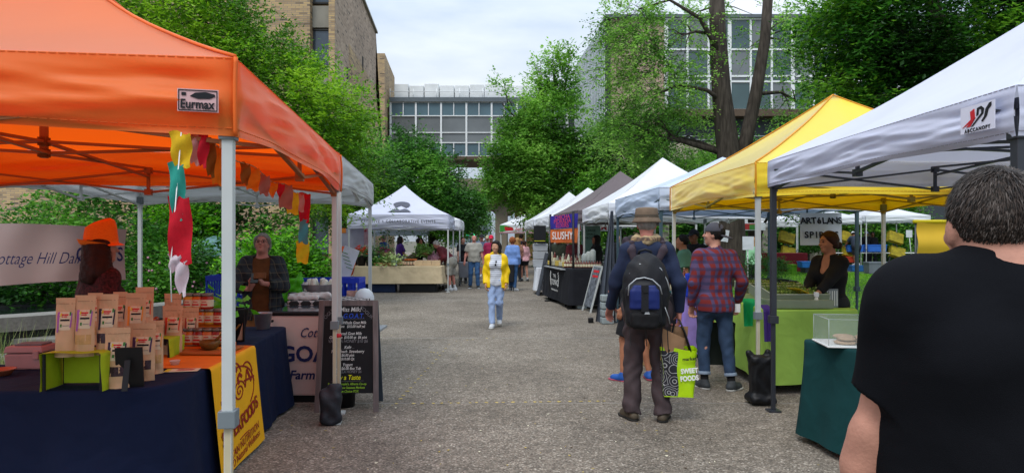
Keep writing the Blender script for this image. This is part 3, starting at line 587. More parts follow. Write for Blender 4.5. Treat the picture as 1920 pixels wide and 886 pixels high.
# low concrete footbridge
b5 = thing('concrete_footbridge', 'low concrete footbridge on angled piers across the far path', 'bridge', (-1.25, 50, 0))
m = MB(); m.box((1.2, 1.4, 5.75), (8.6, 2.4, .95)); m.box((1.2, 1.4, 5.1), (8.6, 2.0, .3)); m.build('deck', mat('bridge_concrete', '#82796a', .85, .2, 1), b5)
for y in (2, 6, 10, 14):
    m = MB(); m.add([(-1.2, y-.4, 4.95), (2.2, y-.4, 4.95), (2.2, y+.4, 4.95), (-1.2, y+.4, 4.95), (-.2, y-.4, 3.9), (1.2, y-.4, 3.9), (1.2, y+.4, 3.9), (-.2, y+.4, 3.9)], [(0, 1, 2, 3), (7, 6, 5, 4), (0, 4, 5, 1), (1, 5, 6, 2), (2, 6, 7, 3), (3, 7, 4, 0)])
    m.box((.1+.3, y, 1.95), (.9, .8, 3.9)); m.build('pier', mat('bridge_concrete', '#82796a'), b5)
m = MB(); m.box((3.6, 9, 2.4), (4.2, 12, 4.9)); m.build('infill_wall', mat('ochre_wall', '#8a6f48', .85, .2, 1), b5)
m = MB(); m.box((-.9, 10, 4.75), (1.6, 18, .4)); m.build('side_ledge', mat('bridge_concrete', '#82796a'), b5)
wb = thing('apartment_block', 'distant white apartment block at the end of the path', 'building', (-9.5, 150, 0))
m = MB(); m.box((0, 5, 5.5), (9, 9, 11)); m.build('wall', mat('far_white', '#7f8a92', .8, .1), wb)
for i in range(5):
    for j in range(4): m = MB(); m.box((-3.5+i*1.75, .45, 1.5+j*2.5), (1.1, .1, 1.5)); m.build('window', mat('far_glass', '#66737c', .3), wb)
for (x, lab) in ((877, 'left green traffic light at the far end'), (889, 'right green traffic light at the far end')):
    t5 = thing('traffic_light', lab, 'traffic light', (px(x, 72), 72, 0)); m = MB(); m.tube([(.3, 0, 0), (.3, 0, 3.2)], .06, 6); m.bar((.3, 0, 2.3), (0, 0, 2.3), .05); m.build('pole', mat('pole_grey', '#4a4f50', .5, 0), t5)
    m = MB(); m.box((0, 0, 2.35), (.34, .25, .95)); m.build('signal_head', mat('signal_dark', '#1a1c1c', .5, 0), t5); m = MB(); m.lathe([(.15, 0), (.12, .06), (.02, .08)], (0, -.12, 2.15), 12, R3=Matrix.Rotation(R(90), 3, 'X')); m.build('green_lamp', mat('green_lamp', '#18e0a0', .4, 0, emit=2.2), t5)
# ================= CANOPIES =================
def cloth_mat(name, col, transl=.3, sheen=0., rough=.6, var=.06, tcol=None):
    m = mat(name, col, rough, var, 1.5, bump=.15, bs=5, transl=transl, spec=.35, tcol=tcol)
    b = m.node_tree.nodes['Principled BSDF']; b.inputs['Sheen Weight'].default_value = sheen; b.inputs['Sheen Roughness'].default_value = .4; return m
WH = cloth_mat('white_canvas', '#e6e8ee', .25, .3); WH2 = cloth_mat('grey_canvas', '#c6c8ca', .3); LB = cloth_mat('pale_blue_canvas', '#c9d5ea', .25); OR = cloth_mat('orange_canvas', '#fb8434', .48, .5, .5, tcol='#ff5e08'); YE = cloth_mat('yellow_canvas', '#f8e03a', .3, .9, tcol='#ffc200'); BRW = cloth_mat('taupe_canvas', '#6d6264', .2); LAV = cloth_mat('lavender_white_canvas', '#d2d5e8', .25); NB = cloth_mat('blue_canvas', '#2d4a86', .2); YC = cloth_mat('yellow_far_canvas', '#d8c61c', .3)
STW = mat('white_steel', '#b9bdbb', .4, .05, spec=.5); STB = mat('charcoal_steel', '#2e3138', .4, .1, spec=.5); STG = mat('blue_grey_steel', '#3f5560', .4, .1); STC = mat('cream_steel', '#b9b094', .45, .08); GP = mat('grey_plastic', '#6f787c', .5, .05); OPI = mat('orange_piping', '#d9601a', .6); YPI = mat('orange_seam', '#cf8a1a', .6)
def eave(s, w, d):
    i = int(s) % 4; f = (s-int(s))*2-1
    return [(f*w/2, -d/2), (w/2, f*d/2), (-f*w/2, d/2), (-w/2, -f*d/2)][i], [(0, -1), (1, 0), (0, 1), (-1, 0)][i], f
def tent(label, c, rz, w, d, ze, zb, zp, cm, fm, pipe=None, seed=0, wr=.012, sag=.05, legs=(0, 1, 2, 3), lean=0, nn=24, truss=True, inner=None, group=None, lw=.038, curve=.3, rise=.03, zg=0, name='pop_up_canopy'):
    t = thing(name, label, 'canopy', (c[0], c[1], zg), R(rz), group); rr = random.Random(seed); ph = [rr.uniform(0, 6) for _ in range(8)]
    ze, zb, zp = ze-zg, zb-zg, zp-zg
    def roof(u, v):
        m_ = u; s = v*4*.99999; (ex, ey), nrm, f = eave(s, w, d); tt = 1-m_
        z = ze+(zp-ze)*((1-curve)*tt+curve*tt*tt)-sag*math.sin(PI*m_)*(1-f*f)-.03*(1-f*f)*m_*m_*0
        z += wr*.5*math.sin(7*f+3*m_+ph[0])*math.sin(PI*m_)*math.sin(9*m_+ph[1]+int(s))
        return (ex*m_, ey*m_, z)
    m = MB(); m.grid(roof, 14, 4*nn, cu=False); ro = m.build('canopy_roof', cm, t)
    me = ro.data
    bm = bmesh.new(); bm.from_mesh(me); bmesh.ops.remove_doubles(bm, verts=bm.verts, dist=.0005); bm.to_mesh(me); bm.free()
    def val(u, v):
        s = u*4*.99999; (ex, ey), nm, f = eave(s, w, d); k = int(s); edge = 1-f*f
        lo = zb+rise*edge+.008*math.sin(5*f+ph[k])*edge; z = ze+(lo-ze)*v
        o = .004+.02*math.sin(PI*v)*edge+wr*(1.5*math.sin(9.5*v+1.6*f+ph[k])+.8*math.sin(2.6*f+12*v+ph[k+2])+.5*math.sin(7*f-15*v+ph[k+4])+.35*math.sin(4*f+27*v+ph[k]))*min(1, 4*edge)*(.25+v*.75)*min(1, 6*v)
        o += wr*.9*math.sin(40*(1-abs(f))*(1.2-v)+3*v)*math.exp(-8*(1-abs(f)))*min(1, 5*v)
        cr = math.sin(9*v+1.1*(1-abs(f))*6+ph[k+3]); o += wr*1.3*(abs(cr)**3)*(1 if cr > 0 else -1)*math.sin(PI*v)*min(1, 5*edge)
        o += wr*.5*abs(math.sin(3.1*f*2+14*v+ph[k]))**6*math.sin(PI*v)*min(1, 5*edge)
        return (ex+nm[0]*o, ey+nm[1]*o, z)
    m = MB(); m.grid(val, 4*(nn+12), 22 if nn >= 20 else 12); vo = m.build('valance', cm, t)
    bm = bmesh.new(); bm.from_mesh(vo.data); bmesh.ops.remove_doubles(bm, verts=bm.verts, dist=.0005); bm.to_mesh(vo.data); bm.free()
    m = MB()   # stitched hem and seam line
    if nn >= 20:
        for vv in (.012, .9):
            m = MB(); P_ = [Vector(val(i/(4*(nn+12)), vv)) for i in range(4*(nn+12)+1)]
            for i in range(0, len(P_)-1):
                for (ta, tb) in ((0, .38), (.5, .88)):
                    a_, b_ = P_[i].lerp(P_[i+1], ta), P_[i].lerp(P_[i+1], tb); nrm_ = Vector((a_.x/(w/2), a_.y/(d/2), 0)); nrm_ = Vector((math.copysign(1, a_.x), 0, 0)) if abs(nrm_.x) > abs(nrm_.y) else Vector((0, math.copysign(1, a_.y), 0)); m.bar(a_+nrm_*.0015, b_+nrm_*.0015, .003)
            tag(m.build('stitching', pipe or mat('stitch_grey', '#8f8f98', .8, 0), t), kind='stuff')
    m = MB()
    if pipe:
        for i in range(4):
            m.tube([Vector(roof(1-j/14, (i+.0005)/4))+Vector((0, 0, .006)) for j in range(15)], .009, 5)
            m.tube([Vector(val((i+.00001)/4, j/14))*1.0+Vector((eave(i+.0001, w, d)[0][0]*.003, eave(i+.0001, w, d)[0][1]*.003, 0)) for j in range(15)], .009, 5)
        m.build('piping', pipe, t)
    # legs
    sg = [(1, -1), (1, 1), (-1, 1), (-1, -1)]; zt = zb+.1
    for i in legs:
        lx, ly = sg[i][0]*(w/2-.035), sg[i][1]*(d/2-.035); lo = .85
        m = MB(); m.bar((lx, ly, lo), (lx, ly, zt), lw*1.15); m.bar((lx, ly, .02), (lx, ly, lo+.02), lw*.8, mi=1)
        lg = m.build('leg', [fm, STC if fm is STW and nn > 20 else fm], t, bevel=.003)
        m = MB(); m.box((lx, ly, lo), (lw*1.8, lw*1.8, .07)); m.build('slider', GP if fm is STW else fm, lg, bevel=.004)
        m = MB(); m.box((lx, ly, .012), (.11, .11, .015)); m.build('foot_plate', fm, lg)
        m = MB(); m.box((lx, ly, zt-.06), (lw*1.7, lw*1.7, .10)); m.build('corner_bracket', GP if fm is STW else fm, lg, bevel=.004)
    if truss:
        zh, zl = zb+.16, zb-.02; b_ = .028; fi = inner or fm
        def scis(a, b, z1, z2, n=2):
            m = MB(); a, b = Vector((*a, 0)), Vector((*b, 0))
            for k in range(n):
                p, q = a.lerp(b, k/n), a.lerp(b, (k+1)/n); f = k % 2
                m.bar((p.x, p.y, z1 if f else z2), (q.x, q.y, z2 if f else z1), b_, b_*.6); n_ = (q-p).normalized().cross(Vector((0, 0, 1)))*.02
                m.bar((p.x+n_.x, p.y+n_.y, z2 if f else z1), (q.x+n_.x, q.y+n_.y, z1 if f else z2), b_, b_*.6)
                [m.box((q.x, q.y, zz), (.05, .05, .05)) for zz in (z1, z2)]; m.bar((q.x, q.y, z1), (q.x, q.y, z2), .022)
            return m
        e = .04; cs = [(w/2-e, -d/2+e), (w/2-e, d/2-e), (-w/2+e, d/2-e), (-w/2+e, -d/2+e)]
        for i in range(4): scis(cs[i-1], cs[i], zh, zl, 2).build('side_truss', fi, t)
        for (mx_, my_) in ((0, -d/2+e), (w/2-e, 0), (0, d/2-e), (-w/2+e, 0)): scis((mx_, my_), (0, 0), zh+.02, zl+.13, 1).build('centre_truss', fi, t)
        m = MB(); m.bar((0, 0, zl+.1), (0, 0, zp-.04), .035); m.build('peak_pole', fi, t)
    return t, val, roof
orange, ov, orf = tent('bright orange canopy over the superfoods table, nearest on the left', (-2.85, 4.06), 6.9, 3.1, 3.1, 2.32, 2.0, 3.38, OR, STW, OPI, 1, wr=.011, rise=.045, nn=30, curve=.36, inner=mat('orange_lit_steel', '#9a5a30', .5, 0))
tent('light grey canopy directly behind the orange one', (-3.2, 7.36), 6.6, 3.0, 3.0, 2.34, 2.05, 3.28, WH2, STW, None, 2, wr=.008)
ev, evv, _ = tent('white event canopy with dark dome logo on its roof', (-3.48, 21.65), 2, 3.05, 3.05, 2.36, 1.93, 3.36, LAV, STW, None, 3, nn=20, curve=.42)
tent('white canopy hidden just behind the event canopy', (-3.38, 24.9), 2, 3.05, 3.05, 2.3, 1.95, 3.1, WH, STW, None, 4, nn=10)
tent('small low white canopy far behind the flower stall', (-5.2, 30.5), 0, 3.0, 3.0, 2.05, 1.78, 2.35, LB, STW, None, 5, nn=10)
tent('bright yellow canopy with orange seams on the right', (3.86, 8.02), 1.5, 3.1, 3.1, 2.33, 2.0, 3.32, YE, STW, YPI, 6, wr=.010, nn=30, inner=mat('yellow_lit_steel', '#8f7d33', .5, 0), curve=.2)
whn, wv, _ = tent('lavender white canopy with charcoal frame, nearest on the right', (3.9, 4.66), 0, 3.05, 3.05, 2.31, 2.07, 3.3, LAV, STB, None, 7, wr=.013, nn=30, lw=.042, curve=.2, rise=.01)
tent('pale blue canopy with blue grey frame beside the man with backpack', (3.6, 11.4), 3.2, 3.05, 3.05, 2.36, 2.02, 3.0, LB, STG, None, 8, wr=.012, nn=20, curve=.25)
tent('white peaked canopy between the pale blue and taupe ones', (3.32, 14.7), 3.6, 3.05, 3.05, 2.31, 2.0, 3.4, WH, STW, None, 9, nn=16, curve=.3)
tent('taupe grey brown canopy above the slushy stall', (2.95, 18.15), 7.5, 3.1, 3.1, 2.32, 2.0, 3.46, BRW, STW, None, 10, nn=16, curve=.3)
g_ = 'plain white canopies far down the right side'
tent('white canopy just beyond the taupe one', (2.45, 21.55), 5.5, 3.0, 3.0, 2.3, 1.98, 3.28, WH, STW, None, 11, nn=12, group=g_)
tent('white canopy second beyond the taupe one', (2.12, 24.8), 5, 3.0, 3.0, 2.3, 2.0, 3.38, WH, STW, None, 12, nn=12, group=g_)
far, fv, _ = tent('white canopy with red and green valance at the path end', (.92, 39), 0, 3.2, 3.1, 2.45, 1.97, 3.28, WH, STW, None, 13, nn=10)
tent('white canopy on the far lawn, rightmost', (19.7, 35.5), 0, 3.3, 3, 2.85, 2.5, 3.45, WH, STW, None, 14, nn=8, zg=.25, group='white canopies on the far lawn')
tent('white canopy on the far lawn behind the spirits sign', (16.2, 35.5), 0, 3.3, 3, 2.75, 2.4, 3.4, WH, STW, None, 15, nn=8, zg=.25, group='white canopies on the far lawn')
tent('white canopy on the far lawn, leftmost', (12.6, 35), 0, 3.5, 3, 2.65, 2.25, 3.3, WH, STW, None, 16, nn=8, zg=.2, group='white canopies on the far lawn')
tent('navy blue canopy at the back of the lawn', (24.4, 43.5), 0, 3.6, 3, 2.6, 2.1, 3.0, NB, STB, None, 17, nn=8)
tent('yellow canopy at the back of the lawn', (21.0, 42.5), 0, 2.6, 3, 2.6, 2.25, 3.0, YC, STB, None, 18, nn=8)
# --- patches and lettering on canopies
def basis(o, ux, uy):
    ux = Vector(ux).normalized(); uy = Vector(uy); uy = (uy-ux*uy.dot(ux)).normalized(); n = ux.cross(uy)
    M = Matrix((ux, uy, n)).transposed().to_4x4(); M.translation = Vector(o); return M
def text_on(s, size, m, parent, o, ux, uy, **k):
    t = text(s, size, m, None, (0, 0, 0), (0, 0, 0), **k); sc = t.scale.copy(); M = basis(o, ux, uy)
    if parent is not None:
        t.parent = parent
    t.matrix_local = M@Matrix.Diagonal((*sc, 1)); return t
INK = mat('black_ink', '#15161c', .7, 0); PNK = mat('pale_patch', '#c9a3a4', .7, .05); GRY = mat('grey_ink', '#4d505c', .7, 0); RED = mat('red_ink', '#c21f2a', .6, 0); WHI = mat('white_ink', '#e2e2e0', .6, 0)
q = MB(); q.prism([(-.078, -.045), (.078, -.045), (.078, .045), (-.078, .045)], (1.42, -1.587, 2.135), (1, 0, -.03), (0, 0, 1), .003, 0); pa = q.build('maker_patch', PNK, orange)
q = MB(); O_ = (1.42, -1.591, 2.135)
for (a, b_, c_, d_) in ((-.074, -.041, .074, -.038), (-.074, .038, .074, .041), (-.074, -.041, -.071, .041), (.071, -.041, .074, .041)): q.prism([(a, b_), (c_, b_), (c_, d_), (a, d_)], O_, (1, 0, -.03), (0, 0, 1), .002)
q.prism([(-.03, .016), (-.01, .03), (.03, .034), (.064, .026), (.066, .018), (.045, .008), (.0, .006)], O_, (1, 0, -.03), (0, 0, 1), .002); q.prism([(-.062, .018), (-.045, .018), (-.045, .03), (-.062, .03)], O_, (1, 0, -.03), (0, 0, 1), .002)
q.build('patch_emblem', INK, pa); text_on('Eurmax', .05, INK, pa, (1.418, -1.594, 2.118), (1, 0, -.03), (0, 0, 1), bold=.0012, wide=.84)
# logo on near white canopy (left face, facing -X): local
lx = -1.525-.044; q = MB(); q.prism([(-.125, -.065), (.12, -.07), (.12, .07), (-.125, .07)], (lx, -1.325, 2.19), (0, -1, 0), (0, 0, 1), .003); lp = q.build('maker_patch', mat('pale_label', '#d8d8e6', .6, 0), whn)
q = MB(); o = (lx-.004, -1.325, 2.19)
q.prism([(-.11, -.035), (-.045, .0), (-.05, .04), (-.02, .05), (-.015, .005), (-.06, -.02)], o, (0, -1, 0), (0, 0, 1), .002, 0); q.prism([(-.08, -.035), (-.02, .0), (-.01, .005), (-.05, -.035)], o, (0, -1, 0), (0, 0, 1), .002, 0)
q.prism([(-.005, .01), (.0, .05), (.03, .055), (.05, .04), (.045, .015), (.02, .0), (-.03, -.035), (-.045, -.038), (.01, .005), (.03, .02), (.03, .038), (.012, .042), (.01, .015)], o, (0, -1, 0), (0, 0, 1), .002, 1)
q.prism([(.05, .0), (.06, .035), (.085, .06), (.1, .062), (.1, .045), (.08, .03), (.07, .0), (.04, -.025), (.03, -.02)], o, (0, -1, 0), (0, 0, 1), .002, 1); q.build('patch_emblem', [RED, INK], lp)
text_on('ABCCANOPY', .026, INK, lp, (lx-.005, -1.325, 2.135), (0, -1, 0), (0, 0, 1), space=1.25, bold=.0006)
# event canopy lettering + dome logo
text_on('CREATIVE + COLLABORATIVE EVENTS', .125, GRY, ev, (.0, -1.6, 2.14), (1, 0, 0), (0, 0, 1), space=1.28, bold=.002, wide=.84)
text_on('Eurmax  canopy', .06, GRY, ev, (.35, -1.6, 1.99), (1, 0, 0), (0, 0, 1))
def roof_pt(x, f): # point on the front roof panel: x lateral, f=0 eave .. 1 peak
    m_ = 1-f; tt = f; return Vector((x, -1.525*m_-.02, 2.36+1.0*((1-.42)*tt+.42*tt*tt)-.05*math.sin(PI*m_)*(1-min(1, (x/(1.525*max(m_, .01)))**2))+.018))
q = MB()
def roofpoly(pts, mi=0):
    vs = [roof_pt(*p) for p in pts]; q.add(vs, [tuple(range(len(vs)))], mi)
roofpoly([(-.36, .13), (.36, .13), (.22, .27), (.12, .3), (0, .24), (-.12, .3), (-.2, .27)][:])
roofpoly([(.27*math.cos(a), .45+.115*math.sin(a)) for a in [i*PI/10-.6 for i in range(12)]]+[(-.10, .36), (0, .44), (.10, .36)][::-1][:0]+[(-.16, .35), (0, .45), (.16, .35)])
q.build('dome_logo', GRY, ev)
# red & green valance decoration of the far canopy
q = MB(); q.add([(-1.6, -1.57, 2.0), (-.6, -1.57, 2.0), (-.9, -1.57, 2.3), (-1.3, -1.57, 2.42), (-1.6, -1.57, 2.42)], [(0, 1, 2, 3, 4)], 0); q.add([(-1.3, -1.58, 2.1), (-.8, -1.58, 2.12), (-.9, -1.58, 2.3), (-1.35, -1.58, 2.34)], [(0, 1, 2, 3)], 1); q.add([(.5, -1.58, 2.02), (.8, -1.58, 2.02), (.9, -1.58, 2.42), (.4, -1.58, 2.42)], [(0, 1, 2, 3)], 0)
q.add([(-1.6, -1.585, 1.99), (1.6, -1.585, 1.99), (1.6, -1.585, 2.04), (-1.6, -1.585, 2.04)], [(0, 1, 2, 3)], 2)
q.build('valance_print', [mat('print_green', '#3c9440', .6, 0), RED, mat('print_pink', '#c98a98', .6, 0)], far); text_on('berry patch', .26, RED, far, (-.15, -1.59, 2.2), (1, 0, 0), (0, 0, 1), shear=.4)
# ================= TABLES AND CLOTHS =================
def rounded(fp, rad, step=.035):
    n = len(fp); pts = []
    for i in range(n):
        p0, p, p1 = Vector(fp[i-1]), Vector(fp[i]), Vector(fp[(i+1) % n]); r = rad[i] if isinstance(rad, (list, tuple)) else rad
        a = (p0-p).normalized(); b = (p1-p).normalized(); A, B = p+a*r, p+b*r; k = max(3, int(r*1.5/step))
        for j in range(k+1): t = j/k; pts.append(A*(1-t)**2+p*2*t*(1-t)+B*t*t)
    out = []
    for i in range(len(pts)):
        a, b = pts[i], pts[(i+1) % len(pts)]; k = max(1, int((b-a).length/step))
        for j in range(k): out.append(a.lerp(b, j/k))
    return out
def cloth(name, label, fp, zt, zb, cm, rad=.06, flare=.05, amp=.02, freq=9, seed=0, cat='tablecloth', slack=None, group=None):
    P = rounded(fp, rad); n = len(P); rr = random.Random(seed); f1, f2, f3 = rr.uniform(0, 6), rr.uniform(0, 6), rr.uniform(0, 6)
    nr = []
    for i in range(n): t = (P[(i+1) % n]-P[i-1]); nr.append(Vector((t.y, -t.x)).normalized())
    c = sum(P, Vector((0, 0)))/n; V = []; s = 0; S = []
    for i in range(n): S.append(s); s += (P[(i+1) % n]-P[i]).length
    rows = [(-.03, 0), (-.012, 0), (0, -.004), (.004, -.018)]; rings = 14
    root_loc = (c.x, c.y, 0)
    for (o, dz) in rows:
        for i in range(n): q = P[i]+nr[i]*o; V.append((q.x-c.x, q.y-c.y, zt+dz))
    for k in range(1, rings+1):
        v = k/rings
        for i in range(n):
            zz = zb if slack is None else slack(P[i], zb)
            t = S[i]; fold = math.sin(t*freq+f1+.7*math.sin(t*2.1+f2))*.6+math.sin(t*freq*2.3+f3+v)*.25+.5*math.sin(t*freq*.45+f2)
            o = flare*v**1.3+amp*fold*v**.8*(1.0 if v < .96 else .95); q = P[i]+nr[i]*(.004+o)
            V.append((q.x-c.x, q.y-c.y, zt-.018+(zz-zt+.018)*v))
    F = [(k*n+i, k*n+(i+1) % n, (k+1)*n+(i+1) % n, (k+1)*n+i) for k in range(len(rows)+rings-1) for i in range(n)]
    F = [f[::-1] for f in F]+[tuple(range(n))]
    m = MB(); m.add(V, F, 0, True); m.S[-1] = False
    o = m.build(name, cm, loc=root_loc); return tag(o, label, cat, group)
def fabric(name, col, rough=.85, var=.08): return mat(name, col, rough, var, 3, bump=.12, bs=500, spec=.15)
NAVY = fabric('navy_cloth', '#101a34'); LIME = fabric('lime_cloth', '#98bb52'); TEALC = fabric('dark_green_cloth', '#12393a'); BEIGE = fabric('beige_cloth', '#c6b392'); BLACK = fabric('black_cloth', '#1f2025'); WHC = fabric('white_cloth', '#c9ccd2'); PURP = fabric('lavender_cloth', '#8f7bc8')
cloth('tablecloth', 'navy blue tablecloth wrapping the superfoods table under the orange canopy', [(-4.9, 3.60), (-1.93, 3.70), (-2.17, 6.45), (-2.92, 6.38), (-2.72, 4.5), (-4.9, 4.4)], .75, .03, NAVY, rad=[.1, .38, .1, .1, .1, .1], flare=.07, amp=.026, freq=11, seed=2)
cloth('tablecloth', 'lime green tablecloth under the microgreens trays', [(2.66, 6.86), (3.62, 6.95), (3.62, 8.85), (2.62, 8.8)], .86, .17, LIME, rad=.06, flare=.05, amp=.028, freq=8, seed=3, slack=lambda p, z: .10+.03*(p.y-6.9))
cloth('tablecloth', 'dark green tablecloth at the pastry stall behind man in black', [(2.29, 5.28), (2.74, 3.5), (3.5, 3.7), (3.1, 5.4)], .80, .06, TEALC, rad=.07, flare=.08, amp=.026, freq=8, seed=5)
cloth('tablecloth', 'beige tablecloth on the flower and produce stall', [(-4.72, 19.95), (-2.12, 20.05), (-2.1, 20.75), (-4.74, 20.65)], .80, .28, BEIGE, rad=.05, flare=.05, amp=.03, freq=7, seed=6)
cloth('tablecloth', 'beige tablecloth on the side table nearest the stooping man', [(-2.6, 20.85), (-2.05, 20.85), (-2.05, 23.0), (-2.6, 23.0)], .80, .22, BEIGE, rad=.05, flare=.06, amp=.03, freq=7, seed=7)
bc = cloth('tablecloth', 'black tablecloth with white emblem at the slushy stall', [(1.34, 15.2), (2.7, 15.45), (2.6, 16.1), (1.95, 16.0), (1.5, 18.4), (.86, 18.3)], .93, .1, BLACK, rad=.06, flare=.05, amp=.02, freq=7, seed=8)
cloth('tablecloth', 'white tablecloth on the small table beyond the slushy stall', [(.72, 19.4), (1.4, 19.5), (1.35, 20.3), (.68, 20.2)], .78, .12, WHC, rad=.05, flare=.07, amp=.035, freq=9, seed=9)
cloth('tablecloth', 'black tablecloth at the bottled goods stall behind the plaid man', [(2.12, 9.4), (3.2, 9.5), (3.2, 10.2), (2.12, 10.1)], .80, .05, BLACK, rad=.05, seed=10)
cloth('tablecloth', 'lavender purple cloth beyond the plaid shirt man', [(2.3, 8.95), (3.0, 8.95), (3.0, 9.3), (2.3, 9.3)], .84, .06, PURP, rad=.04, seed=11)
def folding_table(label, c, w, d, z, rz=0, m_=None):
    t = thing('folding_table', label, 'table', (c[0], c[1], 0), rz); q = MB(); q.box((0, 0, z-.025), (w, d, .03)); q.build('tabletop', m_ or mat('table_top_grey', '#8d9092', .5), t, bevel=.006)
    for sx_ in (-1, 1):
        for sy_ in (-1, 1): q = MB(); q.tube([(sx_*(w/2-.12), sy_*(d/2-.07), 0), (sx_*(w/2-.1), sy_*(d/2-.07), z-.04)], .014, 6); q.build('leg', STB, t)
    return t
folding_table('folding table hidden under the beige produce cloth', (-3.42, 20.35), 2.55, .55, .785)
folding_table('folding table under the lime green cloth', (3.14, 7.9), .85, 1.7, .845)
folding_table('long white folding table under the far lawn canopies', (19.0, 34.5), 5.5, .8, .95, m_=WHI)
folding_table('folding table under the black slushy stall cloth', (1.25, 16.8), .5, 2.2, .915, R(8))
# hems on dark storage under beige table
q = MB(); q.box((0, 0, .13), (.95, .4, .26)); tag(q.build('storage_tote', mat('navy_tote', '#1c2f52', .5), loc=(-4.0, 20.3, .01), bevel=.02), 'navy storage tote beneath the beige cloth', 'tote')
q = MB(); q.box((0, 0, .13), (1.1, .4, .25)); tag(q.build('storage_tote', mat('black_tote', '#15171a', .5), loc=(-2.85, 20.3, .01), bevel=.02), 'black storage tote beneath the beige cloth', 'tote')
# emblem on black cloth
EM = (1.08, 16.75); un = Vector((.155, -1, 0)).normalized()  # along left face toward camera
ux_ = Vector((.48, -3.1, 0)).normalized(); oo = Vector((-1.0, -.155, 0))
base_ = Vector((1.13, 16.6, .55))+Vector((-1, -.15, 0)).normalized()*.075
inv = Vector((-bc.location.x, -bc.location.y, 0))
for s_, sz, dz, k_ in (('THE', .13, .14, 0), ('TONIC', .21, -.02, .001), ('drinks & botanicals', .07, -.2, 0)): text_on(s_, sz, WHI, bc, base_+inv+Vector((0, 0, dz)), ux_, (-.12, -.02, 1), bold=k_, wide=1.25, space=1.1, name='emblem_lettering')
q = MB()
for sgn in (-1, 1):
    for k in range(6): a = base_+inv+ux_*sgn*(.38+.05*math.sin(k*.6))+Vector((0, 0, -.12+k*.06)); q.prism([(0, 0), (.05*sgn, .035), (.07*sgn, .08), (.01*sgn, .05)], a, ux_, (0, 0, 1), .004)
q.build('leaf_wreath', WHI, bc)
# ================= PEOPLE =================
SK = {n: mat('skin_'+n, c, .6, .16, 16, spec=.25, bump=.15, bs=120, det=8) for n, c in (('fair', '#b58370'), ('tan', '#a57055'), ('asian', '#b5876c'), ('rosy', '#b77a6c'), ('brown', '#7a4f3a'), ('olive', '#9a6a4c'))}
HAIRM = lambda n, c: mat('hair_'+n, c, .65, .3, 4, bump=.5, bs=60, stretch=(6, 6, .8), spec=.2)
HB = HAIRM('black', '#1b1715'); HBR = HAIRM('brown', '#2e1710'); HGR = HAIRM('grey', '#85807b'); HWH = HAIRM('white', '#b9b3ab'); HGI = HAIRM('ginger', '#8e4f28'); HBL = HAIRM('blonde', '#a1794a'); HDG = HAIRM('dark_grey', '#2b2521')
EYE = mat('eye_dark', '#1a1210', .25, 0, spec=.6); LIP = mat('lip', '#8a4a44', .5, 0); BROWM = mat('brow', '#3a2a22', .8, 0)
A3 = lambda *v: np.array(v, float)
def ik(a, t, l1, l2, hint):
    a, t, hint = A3(*a), A3(*t), A3(*hint); d = t-a; L0 = np.linalg.norm(d); Lm = (l1+l2)*.999
    if L0 > Lm: t = a+d/L0*Lm; d = t-a; L0 = Lm
    L0 = max(L0, abs(l1-l2)+.01); u = d/np.linalg.norm(d); x = (l1*l1-l2*l2+L0*L0)/(2*L0); hgt = math.sqrt(max(l1*l1-x*x, 0))
    h = hint-u*(hint@u); h /= np.linalg.norm(h)+1e-9; return a+u*x+h*hgt, t
def hand(w_, d, n, s, sc=1., curl=.5):
    """w_ wrist, d pointing direction, n palm normal, s thumb side dir"""
    d, n, s = [v/np.linalg.norm(v) for v in (A3(*d), A3(*n), A3(*s))]; s = s-d*(s@d); s /= np.linalg.norm(s); n = np.cross(d, s)*(1 if np.cross(d, s)@n > 0 else -1)
    P = []; kn = w_+d*.085*sc
    for f in (-.027, -.009, .009, .027): P.append(cone(w_+s*f*.7*sc+d*.01, kn+s*f*sc, .0165*sc, .0125*sc, k=.01))
    for f, ln in ((.028, .9), (.0095, 1.), (-.0095, .93), (-.028, .75)):
        p = kn+s*f*sc; c1 = curl*.9; L1 = .036*ln*sc; dd = d*math.cos(c1*.6)+n*math.sin(c1*.6); q = p+dd*L1; P.append(cone(p, q, .0098*sc, .0092*sc, k=.004))
        dd = d*math.cos(c1*1.5)+n*math.sin(c1*1.5); r_ = q+dd*L1*.75; P.append(cone(q, r_, .0092*sc, .0085*sc, k=.003))
        dd = d*math.cos(c1*2.3)+n*math.sin(c1*2.3); P.append(cone(r_, r_+dd*L1*.6, .0085*sc, .0072*sc, k=.003))
    p = w_+s*.024*sc+d*.022*sc; dd = (s*.75+d*.65+n*.25); q = p+dd*.035*sc; P.append(cone(p, q, .0145*sc, .011*sc, k=.008)); dd = s*.3+d*.85+n*(.2+curl*.5); P.append(cone(q, q+dd*.032*sc, .0108*sc, .0085*sc, k=.004))
    return P
